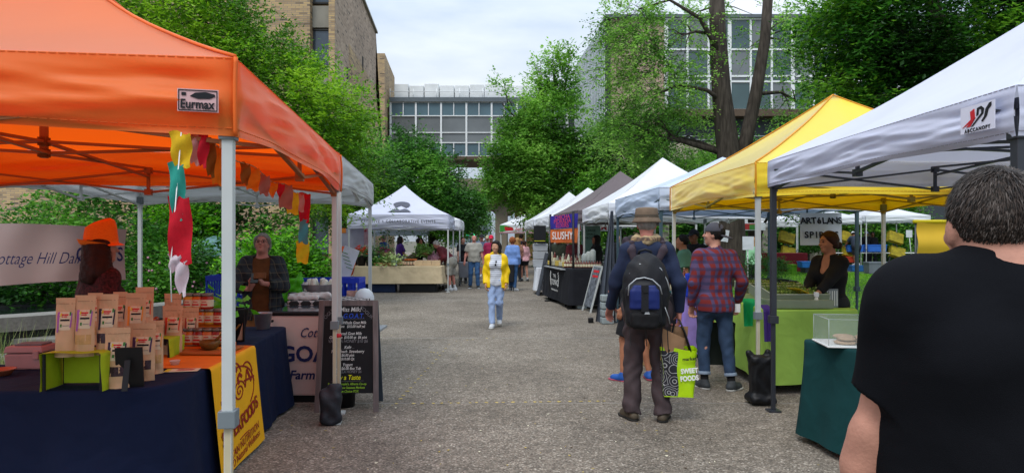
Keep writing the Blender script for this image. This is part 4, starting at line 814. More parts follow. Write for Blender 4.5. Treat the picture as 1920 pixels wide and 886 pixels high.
def person(label, X, Y, yaw, H=1.72, skin='fair', top=None, bot=None, shoe=None, hair=None, hat=None, lean=0, hd=(0, 0), feet=((-.10, 0, 8), (.10, 0, -8)), hands=(None, None), hcurl=(.5, .5), hint=(None, None), fem=False, fat=0., h=.012, face=None, glasses=None, group=None, zb=0, knees=None, head=True, beard=None, hdir=(None, None), twist=0, sock=None, roll=0, sqz=0, hdrop=0, shw=0, armf=1., shz=0):
    s = H/1.75; root = thing('person', label, 'person', (X, Y, zb), R(yaw), group)
    def Rl(v, ang=lean): M = rotm(-ang, roll, 0); return M@A3(*v)
    drop = sqz
    P0 = A3(0, 0, .93-drop)*s; sw = (.162 if fem else .188)*s+fat*.4+shw; hw = .09*s+fat*.2
    up = lambda x, y, z: P0+Rl((x, y, z*1.0))
    S_ = [up(-sw+.03*s, .0, .49*s+shz), up(sw-.03*s, .0, .49*s+shz)]; NB = up(0, .0, .545*s); hc = NB+Rl((0, .022*s, .155*s), lean*.8)
    HM = rotm(0, 0, hd[0])@rotm(-hd[1]-lean*.55, 0, 0)
    hc = NB+A3(0, .0, 0)+rotm(-lean*.8-hd[1]*.4, roll, 0)@A3(0, .022*s, .157*s-hdrop)
    hp = lambda x, y, z: hc+HM@A3(x, y, z)*s
    # legs
    legs = []
    for i, sg in enumerate((-1, 1)):
        fx, fy, fa = feet[i][:3]; lift = feet[i][3] if len(feet[i]) > 3 else 0
        hip = P0+A3(sg*hw, 0, 0); an = A3(fx*s, fy*s-.02, .085*s+lift); kd = (0, 1, .1) if not knees else knees[i]
        kn, an = ik(hip, an, .43*s, .425*s, kd); legs.append((hip, kn, an, fa, lift))
    arms = []
    for i, sg in enumerate((-1, 1)):
        t = hands[i]
        if t is None: t = S_[i]+A3(sg*.07*s+sg*fat*.5, .06*s+(.0 if lean < 10 else .05), -.53*s)
        else: t = A3(*t)*s
        hn = hint[i] if hint[i] is not None else (sg*.45, -1, -.2)
        sh = S_[i]+A3(sg*.022*s, 0, -.02*s); el_, wr_ = ik(sh, t, .285*s, .255*s, hn); arms.append((sh, el_, wr_))
    F = fat; FA = fat*armf
    def torso(o, z0=-1, fe=fem):
        Q = []; ch = .118*s+o+F*.55; ws = (.083 if fem else .1)*s+o+F; hpw = (.108 if fem else .102)*s+o+F*.6
        for sg in (-1, 1):
            a = up(sg*.078*s, .0, .34*s); b = up(sg*.052*s, .008+F*.4, .14*s); c = P0+A3(sg*.07*s, -.012, .0)
            Q += [cone(a, b, ch*.93, ws, k=.05), cone(b, c, ws, hpw, k=.05), cone(up(sg*.02, -.01, .47*s), S_[sg > 0], .075*s+o*.9, .062*s+o*.8+F*.1, k=.06), cone(c, P0+A3(sg*.07*s, -.045*s, -.06*s), hpw*.9, hpw*.86, k=.05)]
            if fem: Q.append(ell(up(sg*.075*s, .085*s+F*.4, .335*s), (.066*s+o, .06*s+o, .064*s+o), k=.04))
        Q.append(cone(up(0, 0, .36*s), NB+A3(0, 0, -.02), .1*s+o, .06*s+o*.5, k=.06)); return Q
    B = torso(-.004)
    B.append(cone(NB+A3(0, -.005, -.02), hc+HM@A3(0, -.02, -.06)*s, .057*s+F*.35, .052*s+F*.2, k=.03))
    HP = []
    HP += [ell(hp(0, -.008, .03), A3(.076, .096, .094)*s, HM, k=.02), ell(hp(0, .025, -.028), A3(.06, .066, .084)*s, HM, k=.03), ell(hp(0, .058, -.087), A3(.027, .027, .021)*s, HM, k=.03),
           cone(hp(0, .088, .02), hp(0, .109, -.02), .008*s, .0135*s, k=.012), ell(hp(0, .08, .04), A3(.045, .014, .012)*s, HM, k=.02), ell(hp(0, .084, -.052), A3(.022, .012, .01)*s, HM, k=.01)]
    for sg in (-1, 1): HP += [ell(hp(sg*.073, -.004, -.005), A3(.01, .021, .031)*s, HM, k=.008), ell(hp(sg*.038, .07, -.022), A3(.024, .018, .018)*s, HM, k=.02), ell(hp(sg*.032, .1, .014), A3(.016, .014, .011)*s, HM, k=.012, op='s')]
    if head: B += HP
    for i, sg in enumerate((-1, 1)):
        sh, e, w_ = arms[i]; B += [cone(sh, e, .052*s+FA*.25, .037*s+FA*.08, k=.03), cone(e, w_, .04*s+FA*.06, .026*s, k=.02), cone(e+(w_-e)*.1, e+(w_-e)*.35, .038*s+F*.06, .042*s+F*.05, k=.03)]
        d = w_-e; d = d/np.linalg.norm(d)
        if hdir[i] is not None: d = A3(*hdir[i][0]); n_ = hdir[i][1]; th = hdir[i][2]
        elif hands[i] is None: n_, th = (-sg, 0, 0), (0, 1, 0)
        else: n_, th = (-sg*.5, 0, -.8), (-sg, .3, .5)
        B += hand(w_, d, n_, th, s*1.0, hcurl[i])
        hip, kn, an, fa, lift = legs[i]
        B += [cone(hip, kn, .083*s+F*.35, .052*s+F*.1, k=.05), cone(kn, an, .05*s+F*.08, .034*s, k=.03), cone(kn+(an-kn)*.15+A3(0, -.018*s, 0), kn+(an-kn)*.45+A3(0, -.014*s, 0), .045*s, .04*s, k=.03)]
        fd = rotm(0, 0, fa)@A3(0, 1, 0); B += [cone(an+A3(0, 0, -.03*s), an+fd*.12*s+A3(0, 0, -.055*s), .033*s, .026*s, k=.03)]
    sdf('body', B, h, SK[skin], root)
    # ---- shoes
    if shoe:
        for i, sg in enumerate((-1, 1)):
            hip, kn, an, fa, lift = legs[i]; fd = rotm(0, 0, fa)@A3(0, 1, 0); z0 = an[2]-.085*s
            if shoe.get('sandal'):
                sdf('sandal', [rbox(A3(*(an+fd*.06*s))*A3(1, 1, 0)+A3(0, 0, z0+.014), (.095*s, .25*s, .026), .012, rotm(0, 0, fa)), cone(an+fd*.09*s+A3(-.04*s, 0, -.05*s), an+fd*.09*s+A3(.04*s, 0, -.05*s), .02), cone(an+fd*.09*s+A3(0, 0, -.02*s), an+A3(0, 0, -.01*s), .012)], max(h*.7, .008), shoe['m'], root, k=.01); continue
            hi = .055*s if shoe.get('boot') else .0
            Q = [cone(an+A3(0, 0, -.038*s+hi), an+fd*.135*s+A3(0, 0, -.052*s), .045*s, .036*s, k=.03), cone(an+fd*(-.035)*s+A3(0, 0, -.045*s), an+fd*.12*s+A3(0, 0, -.06*s), .04*s, .042*s, k=.03), cone(an+A3(0, 0, .0), an+A3(0, 0, hi-.02), .046*s, .048*s, k=.02)]
            cut = z0+.022*s; Q = [(lambda P, f=q[0]: np.maximum(f(P), cut-P[..., 2]), q[1], q[2], q[3], q[4]) for q in Q]
            sh_ = sdf('shoe', Q, max(h*.75, .007), shoe['m'], root, k=.02)
            M_ = rotm(0, 0, fa); cc = an+fd*.052*s; sdf('sole', [ell((cc[0]+fd[0]*.075*s, cc[1]+fd[1]*.075*s, z0+.013*s), (.052*s, .085*s, .017*s), M_, k=.02), ell((cc[0]-fd[0]*.07*s, cc[1]-fd[1]*.07*s, z0+.013*s), (.043*s, .055*s, .017*s), M_, k=.02), cone((cc[0]-fd[0]*.07*s, cc[1]-fd[1]*.07*s, z0+.012*s), (cc[0]+fd[0]*.07*s, cc[1]+fd[1]*.07*s, z0+.012*s), .04*s, .042*s, sq=((0, 0, 1), .4))], max(h*.75, .007), shoe.get('sole', shoe['m']), sh_, k=.02)
            if sock: sdf('sock', [cone(an+(kn-an)*.02, an+(kn-an)*sock[1], .042*s, .042*s, clip=[(an+(kn-an)*sock[1], kn-an)])], h, sock[0], root)
    # ---- bottoms
    if bot:
        lo = bot.get('loose', .014); Q = []
        for i, sg in enumerate((-1, 1)):
            hip, kn, an, fa, lift = legs[i]
            if bot['kind'] == 'shorts':
                e = kn+(hip-kn)*bot.get('end', .12); Q.append(cone(hip, kn+(kn-hip)*.1, .088*s+lo+F*.35, .072*s+lo+F*.1, k=.04, clip=[(e, kn-hip)]))
            elif bot['kind'] == 'pants':
                e = an+(kn-an)*bot.get('end', .02)+A3(0, 0, .0); fl = bot.get('cuff', .048)*s
                Q += [cone(hip, kn, .086*s+lo+F*.35, .056*s+lo+F*.1, k=.04), cone(kn, an+(an-kn)*.15, .056*s+lo+F*.05, fl+lo*.6, k=.03, clip=[(e, an-kn)])]
        waist = up(0, 0, bot.get('waist', .1)*s)
        for sg in (-1, 1):
            a = P0+A3(sg*.07*s, -.012, .0); b = up(sg*.05*s, .006+F*.4, .1*s)
            Q += [cone(a, b, (.108 if fem else .102)*s+lo+F*.6, (.085 if fem else .1)*s+lo*.7+F, k=.05, clip=[(waist, Rl((0, 0, 1)))]), cone(a, a+A3(0, -.033*s, -.06*s), .095*s+lo+F*.5, .09*s+lo+F*.5, k=.05)]
        po = sdf(bot.get('name', 'trousers' if bot['kind'] == 'pants' else 'shorts'), Q, h, bot['m'], root, k=.03, wr=bot.get('wr', .004), wf=30)
        if bot.get('turnup'):
            for i in (0, 1): hip, kn, an, fa, lift = legs[i]; e = an+(kn-an)*bot['end']; d_ = (kn-an)/np.linalg.norm(kn-an); sdf('turn_up', [cone(e-d_*.0, e+d_*.035, .057*s+lo*.6, .058*s+lo*.6, clip=[(e+d_*.035, d_), (e, -d_)])], h*.8, bot['turnup'], po)
    # ---- tops (list of layers)
    for ly in (top if isinstance(top, list) else [top] if top else []):
        lo = ly.get('loose', .014); Q = []; hem = ly.get('hem', -.02)*s
        Q = torso(lo); clipz = P0+Rl((0, 0, hem)); nrm = -Rl((0, 0, 1)); nrm = nrm if lean < 30 else nrm
        Q = [(lambda P, f=q[0]: np.maximum(f(P), (P-clipz)@nrm), q[1], q[2], q[3], q[4]) for q in Q[:-1]]+[Q[-1]]
        if hem < -.02*s:
            for sg in (-1, 1): Q.append(cone(P0+A3(sg*.065*s, -.01, 0), P0+A3(sg*.07*s, -.01, hem-.05), .108*s+lo+F*.6, .112*s+lo+ly.get('flare', .0)+F*.6, k=.05, clip=[(clipz, nrm)]))
        nl = ly.get('neck', .055)
        Q = [(lambda P, f=q[0]: np.maximum(f(P), nl*s+.03-np.linalg.norm((P-(NB+A3(0, .01, .055*s))), axis=-1)), q[1], q[2], q[3], q[4]) for q in Q]
        sl = ly.get('sleeve', 'long'); cu = ly.get('cuff', 1.0)
        if sl != 'none':
            for i, sg in enumerate((-1, 1)):
                sh, e, w_ = arms[i]
                if sl == 'short':
                    c_ = sh+(e-sh)*ly.get('slen', .72); Q.append(cone(sh, e, .06*s+lo+FA*.28, .053*s+lo*1.3+FA*.12, k=.04, clip=[(c_, e-sh)]))
                else:
                    c_ = e+(w_-e)*cu; Q += [cone(sh, e, .056*s+lo+F*.25, .045*s+lo+F*.1, k=.035), cone(e, w_+(w_-e)*.1, .045*s+lo+F*.08, .034*s+lo*.7, k=.02, clip=[(c_, w_-e)])]
        if ly.get('collar'): Q.append(cone(NB+A3(0, -.0, .0), NB+A3(0, 0, .035)*s, .064*s, .062*s, k=.015)); Q.append((lambda P: np.maximum(np.linalg.norm((P-NB)[..., :2], axis=-1)-.053*s, .0-(P[..., 2]-NB[2]-.01)), NB-.08, NB+.08, 0, 's'))
        if ly.get('open'):
            ow = ly['open']; M_ = rotm(-lean, 0, 0); Q.append(rbox(up(0, .2*s, .2*s), (ow*2, .36*s, 1.3*s), .01, M_, op='s', k=0))
        if ly.get('vneck'):
            c0 = up(0, .14*s, .50*s); Q.append(ell(c0, A3(.062, .13, .15)*s, op='s'))
        sdf(ly.get('name', 'shirt'), Q, h, ly['m'], root, k=.028, wr=ly.get('wr', .004), wf=ly.get('wf', 24.))
        if ly.get('hood'):
            sdf('hood', [ell(NB+A3(0, -.075, .0)*s, A3(.12, .075, .055)*s, k=.02), cone(NB+A3(-.07, 0, .02)*s, NB+A3(.07, 0, .02)*s, .05*s, sq=((0, 1, 0), 1))], h, ly.get('hoodm', ly['m']), root, wr=.005, wf=40)
    # ---- hair
    if hair and head:
        kd, hm = hair[0], hair[1]; Q = []; pf = .012*s
        cap = ell(hp(0, -.012, .036), A3(.076, .093, .093)*s+pf*(1.3 if kd != 'short' else .8), HM, k=.02)
        cutp, cutn = hp(0, .045, .03), HM@A3(0, .75, -.65)
        def clipf(q, pt, nn): nn = nn/np.linalg.norm(nn); return (lambda P, f=q[0]: np.maximum(f(P), (P-pt)@nn), q[1], q[2], q[3], q[4])
        Q.append(clipf(cap, hp(0, .052, .055), HM@A3(0, .8, -.6)))
        low = hp(0, 0, -.055 if kd == 'short' else -.09); Q[0] = clipf(Q[0], low, HM@A3(0, .25, -1))
        if kd == 'bald': Q[0] = clipf(clipf(cap, hp(0, 0, .01), HM@A3(0, .3, 1)), hp(0, -.0, 0), HM@A3(0, 1, 0)); Q[0] = clipf(Q[0], low, HM@A3(0, .2, -1))
        if kd == 'bob':
            for sg in (-1, 1): Q += [cone(hp(sg*.072, -.01, .04), hp(sg*.085, .0, -.1), .032*s, .036*s, k=.03)]
            Q += [cone(hp(0, -.06, .02), hp(0, -.07, -.11), .07*s, .055*s, k=.04), cone(hp(-.05, -.05, 0), hp(-.05, -.06, -.11), .05*s, .045*s, k=.04), cone(hp(.05, -.05, 0), hp(.05, -.06, -.11), .05*s, .045*s, k=.04), ell(hp(0, .06, .085), A3(.06, .03, .025)*s, HM, k=.02)]
        if kd == 'long':
            rr = random.Random(4)
            for i in range(9):
                a = PI+(-.5+i/8)*PI*1.15; x, y = .08*math.sin(a-PI), .07*math.cos(a); gq = hair[3] if len(hair) > 3 else 1; Q.append(cone(hp(x, y-.01, .03), hp(x*1.4*gq+.01*rr.uniform(-1, 1), y*1.1*gq-.02, -.2+rr.uniform(-.03, .03)-(hair[2] if len(hair) > 2 else 0)), .04*s*gq, .04*s*gq, k=.03))
        if kd in ('bun', 'tied'):
            bb = hair[2] if len(hair) > 2 else .042
            Q += [ell(hp(0, -.115, -.025 if kd == 'bun' else .02), A3(bb, bb, bb)*s, k=.015)]
            for sg in (-1, 1): Q.append(cone(hp(sg*.06, .03, .06), hp(sg*.06, -.05, -.03), .03*s, .03*s, k=.03))
        if kd == 'pony': Q += [cone(hp(0, -.1, .03), hp(0, -.14, -.12), .035*s, .02*s, k=.02)]
        if kd == 'curly': Q = [ell(hp(0, -.03, .03), A3(.11, .115, .12)*s, HM, clip=[(hp(0, .05, 0), HM@A3(0, 1, -.2))])]
        sdf('hair', Q, max(h*.8, .006), hm, root, k=.02, wr=.003 if kd != 'curly' else .01, wf=70)
        if beard: sdf('beard', [ell(hp(0, .045, -.078), A3(.052, .05, .038)*s, HM)], h, beard, root)
    # ---- face
    if face and head:
        fy = .0915
        for sg in (-1, 1):
            q = MB(); q.ball(tuple(hp(sg*.032, .0865, .015)), .0095*s, 8); q.build('eye', EYE, root)
            q = MB(); q.tube([Vector(hp(sg*.015, .096, .036)), Vector(hp(sg*.032, .094, .04)), Vector(hp(sg*.05, .083, .034))], .0035*s, 5); q.build('eyebrow', face.get('brow', BROWM), root)
        q = MB(); w_ = .022 if not face.get('smile') else .028; sm = .006 if face.get('smile') else 0
        q.tube([Vector(hp(-w_, .083, -.052+sm)), Vector(hp(0, .0955, -.055)), Vector(hp(w_, .083, -.052+sm))], [.002*s, .0055*s, .002*s], 6, mi=0); q.build('mouth', LIP, root)
    if glasses and head:
        q = MB()
        for sg in (-1, 1): q.tube([Vector(hp(sg*.033+.021*math.cos(a), .104, .012+.017*math.sin(a))) for a in [k*PI/6 for k in range(13)]], .0018, 4); q.tube([Vector(hp(sg*.054, .102, .014)), Vector(hp(sg*.078, .0, .012))], .0018, 4)
        q.tube([Vector(hp(-.012, .106, .015)), Vector(hp(.012, .106, .015))], .0018, 4); q.build('glasses', glasses, root)
    # ---- hats
    if hat and head:
        kd, hm = hat[0], hat[1]
        M3 = Matrix([list(HM[i]) for i in range(3)])
        if kd in ('cap', 'backcap'):
            yy = 1 if kd == 'cap' else -1
            Q = [ell(hp(0, -.005, .045), A3(.088, .106, .095)*s, HM, clip=[(hp(0, 0, .038), HM@A3(0, .12*yy, -1))]), ell(hp(0, .115*yy, .032 if yy > 0 else .0), A3(.068, .085, .012)*s, rotm(0, 0, hd[0])@rotm(-hd[1]-12*yy-lean*.5, 0, 0), k=.012)]
            sdf('cap', Q, max(h*.7, .006), hm, root, k=.012)
        elif kd == 'beanie':
            sdf('beanie', [ell(hp(0, -.012, .045), A3(.092, .108, .1)*s, HM, clip=[(hp(0, 0, .015), HM@A3(0, .35, -1))])], max(h*.8, .006), hm, root)
        elif kd == 'bucket':
            q = MB(); q.lathe([(.121, -.03), (.122, -.024), (.110, -.004), (.1, .012), (.098, .04), (.094, .08), (.086, .092), (.04, .098), (0.004, .096)], tuple(hp(0, -.005, .05)), 28, R3=M3@Matrix.Diagonal((s, s*1.08, s))); q.lathe([(.1015, .014), (.0995, .034)], tuple(hp(0, -.005, .05)), 28, mi=1, cap=False, R3=M3@Matrix.Diagonal((s, s*1.08, s))); q.build('bucket_hat', [hm, mat('hat_band', '#4a4034')], root)
        elif kd == 'fedora':
            def fn(u, v):
                a = 2*PI*u; prof = [(.130, .034), (.128, .03), (.118, .008), (.104, 0), (.097, .012), (.096, .05), (.091, .105), (.083, .142), (.06, .158), (.03, .145), (.0, .138)]
                k = v*(len(prof)-1); i = min(int(k), len(prof)-2); t = k-i; r_ = prof[i][0]*(1-t)+prof[i+1][0]*t; z_ = prof[i][1]*(1-t)+prof[i+1][1]*t
                if r_ > .112: z_ = z_*1.1*(-math.sin(a)*.9+.35) if math.sin(a) < .2 else z_*(-.35)
                elif z_ > .07: z_ += .022*math.sin(a)*1.0-.02*math.exp(-(r_*math.cos(a)/.03)**2)*0+ .01*abs(math.cos(a))
                return Vector(hp(0, -.004, .045))+M3@Vector((r_*math.cos(a)*.93, r_*math.sin(a)*1.1, z_))*s
            q = MB(); q.grid(lambda u, v: tuple(Vector(hp(0, -.004, .04))+(Vector(fn(u, v))-Vector(hp(0, -.004, .045)))*1.16), 40, 30, cu=True); ho = q.build('straw_hat', hm, root); q = MB(); q.lathe([(.0985, .008), (.0965, .034)], tuple(hp(0, -.004, .045)), 32, cap=False, R3=M3@Matrix.Diagonal((s*.94, s*1.11, s))); q.build('hat_band', mat('orange_band', '#c03f08', .7), ho)
    return dict(root=root, hp=hp, arms=arms, legs=legs, NB=NB, P0=P0, up=up, s=s, HM=HM)
JEAN = mat('denim_dark', '#2c3f58', .85, .2, 8, bump=.15, bs=300); JEANL = mat('denim_light', '#8fa3c6', .85, .12, 8, bump=.15, bs=300); JEANM = mat('denim_mid', '#34567f', .85, .2, 8); NVY = mat('navy_sweat', '#1d2740', .9, .1, 6, bump=.15, bs=400); TRB = mat('brown_trousers', '#43383a', .85, .12, 6, bump=.15, bs=300)
BLT = mat('black_tee', '#0f1014', .9, .15, 4, bump=.2, bs=500, spec=.08); BLS = mat('black_knit', '#111114', .9, .1, 6); DARK = mat('dark_cloth', '#1c1d22', .85); GTEE = mat('grey_tee', '#98958c', .9); BURG = mat('burgundy_jersey', '#571a22', .85); RAIN = mat('yellow_raincoat', '#e4bd04', .5, .1, 6, bump=.2, bs=40); OLV = mat('olive_cloth', '#5d5a38', .85); PUR = mat('purple_cloth', '#4b2a78', .85); BLU = mat('cornflower_cloth', '#6f8fc9', .85); PNKC = mat('pink_cloth', '#d8a6ae', .85); KHA = mat('grey_khaki', '#8d8a82', .85, .15, 12); GRN = mat('sage_green_cloth', '#557f68', .85); MIN = mat('mint_cloth', '#8fc79a', .85); DGR = mat('dark_olive_hoodie', '#2b3025', .9); WHS = mat('white_shirt', '#c9cdd6', .85); BRT = mat('rust_brown_tee', '#5a3517', .9, .2, 20); REDC = mat('red_cap', '#c2123a', .8); ORH = mat('orange_straw', '#ff7a14', .75, .18, 60, bump=.5, bs=90, stretch=(1, 1, 6)); HATB = mat('brown_felt', '#6b5b4c', .9, .15, 20); CAPG = mat('charcoal_cap', '#45454d', .85); SNW = mat('white_sneaker', '#b9bcc0', .6); SND = mat('dark_sneaker', '#33373a', .7); SNB = mat('blue_sneaker', '#1f4f9a', .6); BOOT = mat('brown_boot', '#4d4437', .7, .3, 20); SOLE = mat('pale_sole', '#a9a9a4', .6); SOLD = mat('dark_sole', '#22211f', .8); SANM = mat('tan_sandal', '#9a7a50', .7); TEAL = mat('teal_band', '#1d7a80', .8)
PL1 = plaid('red_blue_plaid', '#742524', '#3f4a70', '#262f50', .075); PL2 = plaid('dark_plaid', '#191c20', '#2b3238', '#2b3238', .09, fine='#5f5848')
FLO = mat('red_floral', '#3a1014', .8, .95, 55, bump=.1, bs=100); STRP, N_, L_2, b_ = nodes_of('striped_tee', .85)
_t = N_.new('ShaderNodeTexCoord'); _w = N_.new('ShaderNodeTexWave'); _w.bands_direction = 'Z'; _w.inputs['Scale'].default_value = 9; _w.inputs['Distortion'].default_value = .3; L_2.new(_t.outputs['Object'], _w.inputs['Vector']); _r = ramp(N_, [(.0, '#5a6078'), (.12, '#5a6078'), (.2, '#cfd3da'), (1, '#cfd3da')]); L_2.new(_w.outputs['Fac'], _r.inputs[0]); L_2.new(_r.outputs[0], b_.inputs['Base Color'])
HERE = {}
# 1 orange hat
HERE['hat'] = person('woman in orange straw hat and red floral dress behind the pouches', px(187, 5.0), 5.0, -32, 1.62, 'fair', top=dict(m=FLO, sleeve='short', loose=.012, hem=-.5, flare=.05, name='dress', slen=.85, fem=True), shoe=dict(m=SND), hair=('long', HBR, .0, 1.3), hat=('fedora', ORH), fem=True, h=.01, hd=(-26, -3), hcurl=(.4, .4))
# 2 grey haired plaid
W2 = person('grey haired woman in dark plaid shirt smiling down at her phone', px(492, 7.25), 7.25, 194, 1.64, 'rosy', top=[dict(m=BRT, loose=.012, sleeve='short', hem=-.1, name='tee', neck=.07), dict(m=PL2, loose=.028, hem=-.16, open=.085, name='plaid_shirt', cuff=.72, wr=.006, collar=True)], bot=dict(kind='pants', m=mat('tan_trousers', '#7a5a34', .85)), shoe=dict(m=SND), hair=('tied', HGR, .05), fem=True, fat=.035, h=.009, hd=(-6, -16), hands=((-.03, .27, 1.2), (.10, .30, 1.14)), hcurl=(.7, .7), hdir=(((.35, .55, .75), (.8, -.3, 0), (.2, -.3, .8)), ((-.3, .6, .6), (-.6, -.3, .5), (-.6, .2, .6))), hint=((-1, -.3, -.6), (1, -.3, -.6)), face=dict(smile=1, brow=HGR), glasses=mat('thin_frames', '#3a3330', .4, 0, metal=.6))
q = MB(); q.box((-.02, .40, 1.235), (.12, .02, .07), rot=Matrix.Rotation(.5, 3, 'X')); tag(q.build('wallet', mat('brown_leather', '#6a4220', .6, .2, 20), loc=None, bevel=.004), 'small brown leather wallet held by the grey haired woman', 'wallet'); w_o = bpy.data.objects['wallet']
M2 = Matrix.Translation((px(492, 7.25), 7.25, 0))@Matrix.Rotation(R(194), 4, 'Z'); w_o.matrix_world = M2@Matrix.Translation((.0, 0, -.02))
q = MB(); q.box((.03, .40, 1.19), (.075, .012, .15), rot=Matrix.Rotation(.9, 3, 'X')); pho = q.build('phone', mat('black_glass', '#101114', .15, 0, spec=.8), bevel=.003); tag(pho, 'black phone held by the grey haired woman', 'phone'); pho.matrix_world = M2
# 3 yellow raincoat
person('woman in open yellow raincoat and pale jeans walking up the path', px(930, 12.1), 12.1, 178, 1.56, 'asian', top=[dict(m=STRP, loose=.012, sleeve='none', hem=-.06, name='striped_tee', neck=.06), dict(m=RAIN, loose=.019, hem=-.12, open=.1, name='raincoat', flare=.03, wr=.007, wf=20, hood=True, cuff=.97)], bot=dict(kind='pants', m=JEANL, loose=.012, cuff=.05, wr=.005), shoe=dict(m=SNW, sole=SOLE), hair=('bob', HB), fem=True, fat=.004, h=.011, feet=((-.06, -.18, 5, .05), (.07, .17, -5)), hd=(-22, -2), face=dict(), hcurl=(.6, .6))
q = MB()
for sx_ in (-.022, .022): q.ball((px(930, 12.1)-.0+sx_*.3, 12.1-.163, 1.165+sx_*1.2), (.016, .006, .024), 8)
q.bar((px(930, 12.1), 12.1-.163, 1.13), (px(930, 12.1), 12.1-.163, 1.2), .006); tag(q.build('sunglasses', INK), 'dark sunglasses hooked on the striped tee neckline', 'sunglasses')
# 4 backpack man
BPX, BPY = px(1213, 5.9), 5.9
W4 = person('tall man in brown bucket hat and navy sweatshirt, seen from behind', BPX, BPY, -4, 1.84, 'rosy', top=dict(m=NVY, loose=.014, hem=.0, name='sweatshirt', wr=.009, wf=15, cuff=1.0), bot=dict(kind='pants', m=TRB, loose=.022, cuff=.06, wr=.011, end=-.06, waist=.15), shoe=dict(m=BOOT, sole=SOLD, boot=True), hair=('short', HGR), hat=('bucket', HATB), feet=((-.13, -.02, 22), (.12, -.05, -16)), hands=((-.29, .18, .93), (.265, -.02, .90)), hcurl=(.6, 1.1), hdir=(None, ((0, .05, -1), (-1, 0, 0), (0, 1, 0))), h=.009, fat=.004, hd=(-4, 0), shw=-.018)
NB = W4['NB']; SCF = plaid('tan_plaid_scarf', '#8d7455', '#3a3238', '#c2ad84', .06)
sdf('scarf', [cone(A3(*NB)+A3(-.08, .02, .035), A3(*NB)+A3(0, -.075, .02), .038), cone(A3(*NB)+A3(.08, .02, .035), A3(*NB)+A3(0, -.075, .02), .038), cone(A3(*NB)+A3(-.1, .0, .03), A3(*NB)+A3(-.13, .05, -.01), .034), cone(A3(*NB)+A3(-.08, .04, .04), A3(*NB)+A3(.08, .04, .04), .04)], .007, SCF, W4['root'], wr=.006, wf=60)
# backpack (thing) – local frame of man
bp_ = thing('backpack', 'black backpack with blue pocket panels worn by the tall man', 'backpack', (BPX, BPY, 0), R(-4)); BK = mat('black_nylon', '#14151a', .6, .2, 10, bump=.2, bs=80); BLN = mat('blue_nylon', '#12225e', .55, .15, 10); PIPE = mat('silver_piping', '#a9adb0', .4, 0, metal=.4); STRAP = mat('plum_strap', '#3a3038', .8)
sdf('main_body', [ell((-.05, -.24, 1.22), (.165, .12, .27)), rbox((-.05, -.23, 1.08), (.29, .17, .34), .06)], .009, BK, bp_, k=.05, wr=.003, wf=40)
sdf('front_pocket', [rbox((-.075, -.335, 1.09), (.25, .1, .30), .045), ell((-.075, -.335, 1.2), (.11, .06, .09))], .009, BK, bp_, k=.04, wr=.003, wf=40)
sdf('blue_panel', [rbox((-.075, -.384, 1.14), (.205, .035, .15), .016), rbox((-.075, -.38, 1.19), (.16, .035, .12), .016)], .007, BLN, bp_, k=.03, wr=.001, wf=50)
q = MB(); q.bar((-.075, -.404, 1.05), (-.075, -.402, 1.25), .05, .01); q.bar((-.07, -.408, 1.195), (-.07, -.408, 1.225), .035, .012); q.build('centre_strap', BK, bp_)
sdf('bottom_pouch', [rbox((-.075, -.36, .985), (.2, .09, .14), .04)], .009, mat('black_mesh', '#0d0d10', .8), bp_, wr=.003, wf=60)
q = MB(); q.tube([(-.205+.02, -.375, 1.17), (-.18, -.385, 1.25), (-.13, -.37, 1.295), (-.075, -.365, 1.305), (-.02, -.37, 1.29), (.03, -.375, 1.24), (.045, -.37, 1.18)], .005, 5); q.tube([(-.17, -.30, 1.33), (-.1, -.315, 1.405), (-.02, -.31, 1.41), (.045, -.31, 1.37), (.09, -.3, 1.28), (.11, -.3, 1.2)], .005, 5); q.tube([(.07, -.34, 1.08), (.1, -.31, 1.0), (.11, -.3, .95)], .004, 4); q.build('zip_piping', PIPE, bp_)
q = MB(); q.prism([(-.018, -.012), (.018, -.012), (.01, .012), (-.008, .018)], (-.06, -.405, 1.045), (1, 0, 0), (0, 0, 1), .003); q.build('logo_patch', PIPE, bp_)
q = MB()
def ribbon(pts, w_, m_): 
    for a, b_2 in zip(pts, pts[1:]): q.bar(a, b_2, w_, .012)
q.tube([(-.1, -.17, 1.45), (-.09, -.19, 1.50), (-.05, -.2, 1.515), (-.01, -.19, 1.50), (0, -.17, 1.45)], .011, 6); q.build('grab_handle', BK, bp_)
for sg, xs in ((-1, -.14), (1, .085)):
    sdf('shoulder_strap', [cone((xs*.7-.02, -.16, 1.42), (xs, -.145, 1.50), .027, sq=((0, 1, 0), .5)), cone((xs, -.145, 1.50), (xs*1.0+.01, -.06, 1.565), .024, sq=((0, 1, .6), .5)), cone((xs*1.0+.01, -.06, 1.565), (xs*1.05, .07, 1.55), .022), cone((xs*1.15, .07, 1.59), (xs*1.3, .17, 1.42), .026)], .008, STRAP, bp_)
q = MB()
for xs in (-.17, -.06, .05, .09): q.bar((xs, -.3, .93), (xs+.01, -.3, .78-.05*(xs > 0)), .018, .004)
q.build('hanging_strap', BK, bp_)
bp_.scale = (1.2, 1.1, 1.1); bp_.location = (BPX+.02, BPY+.02, -.165)
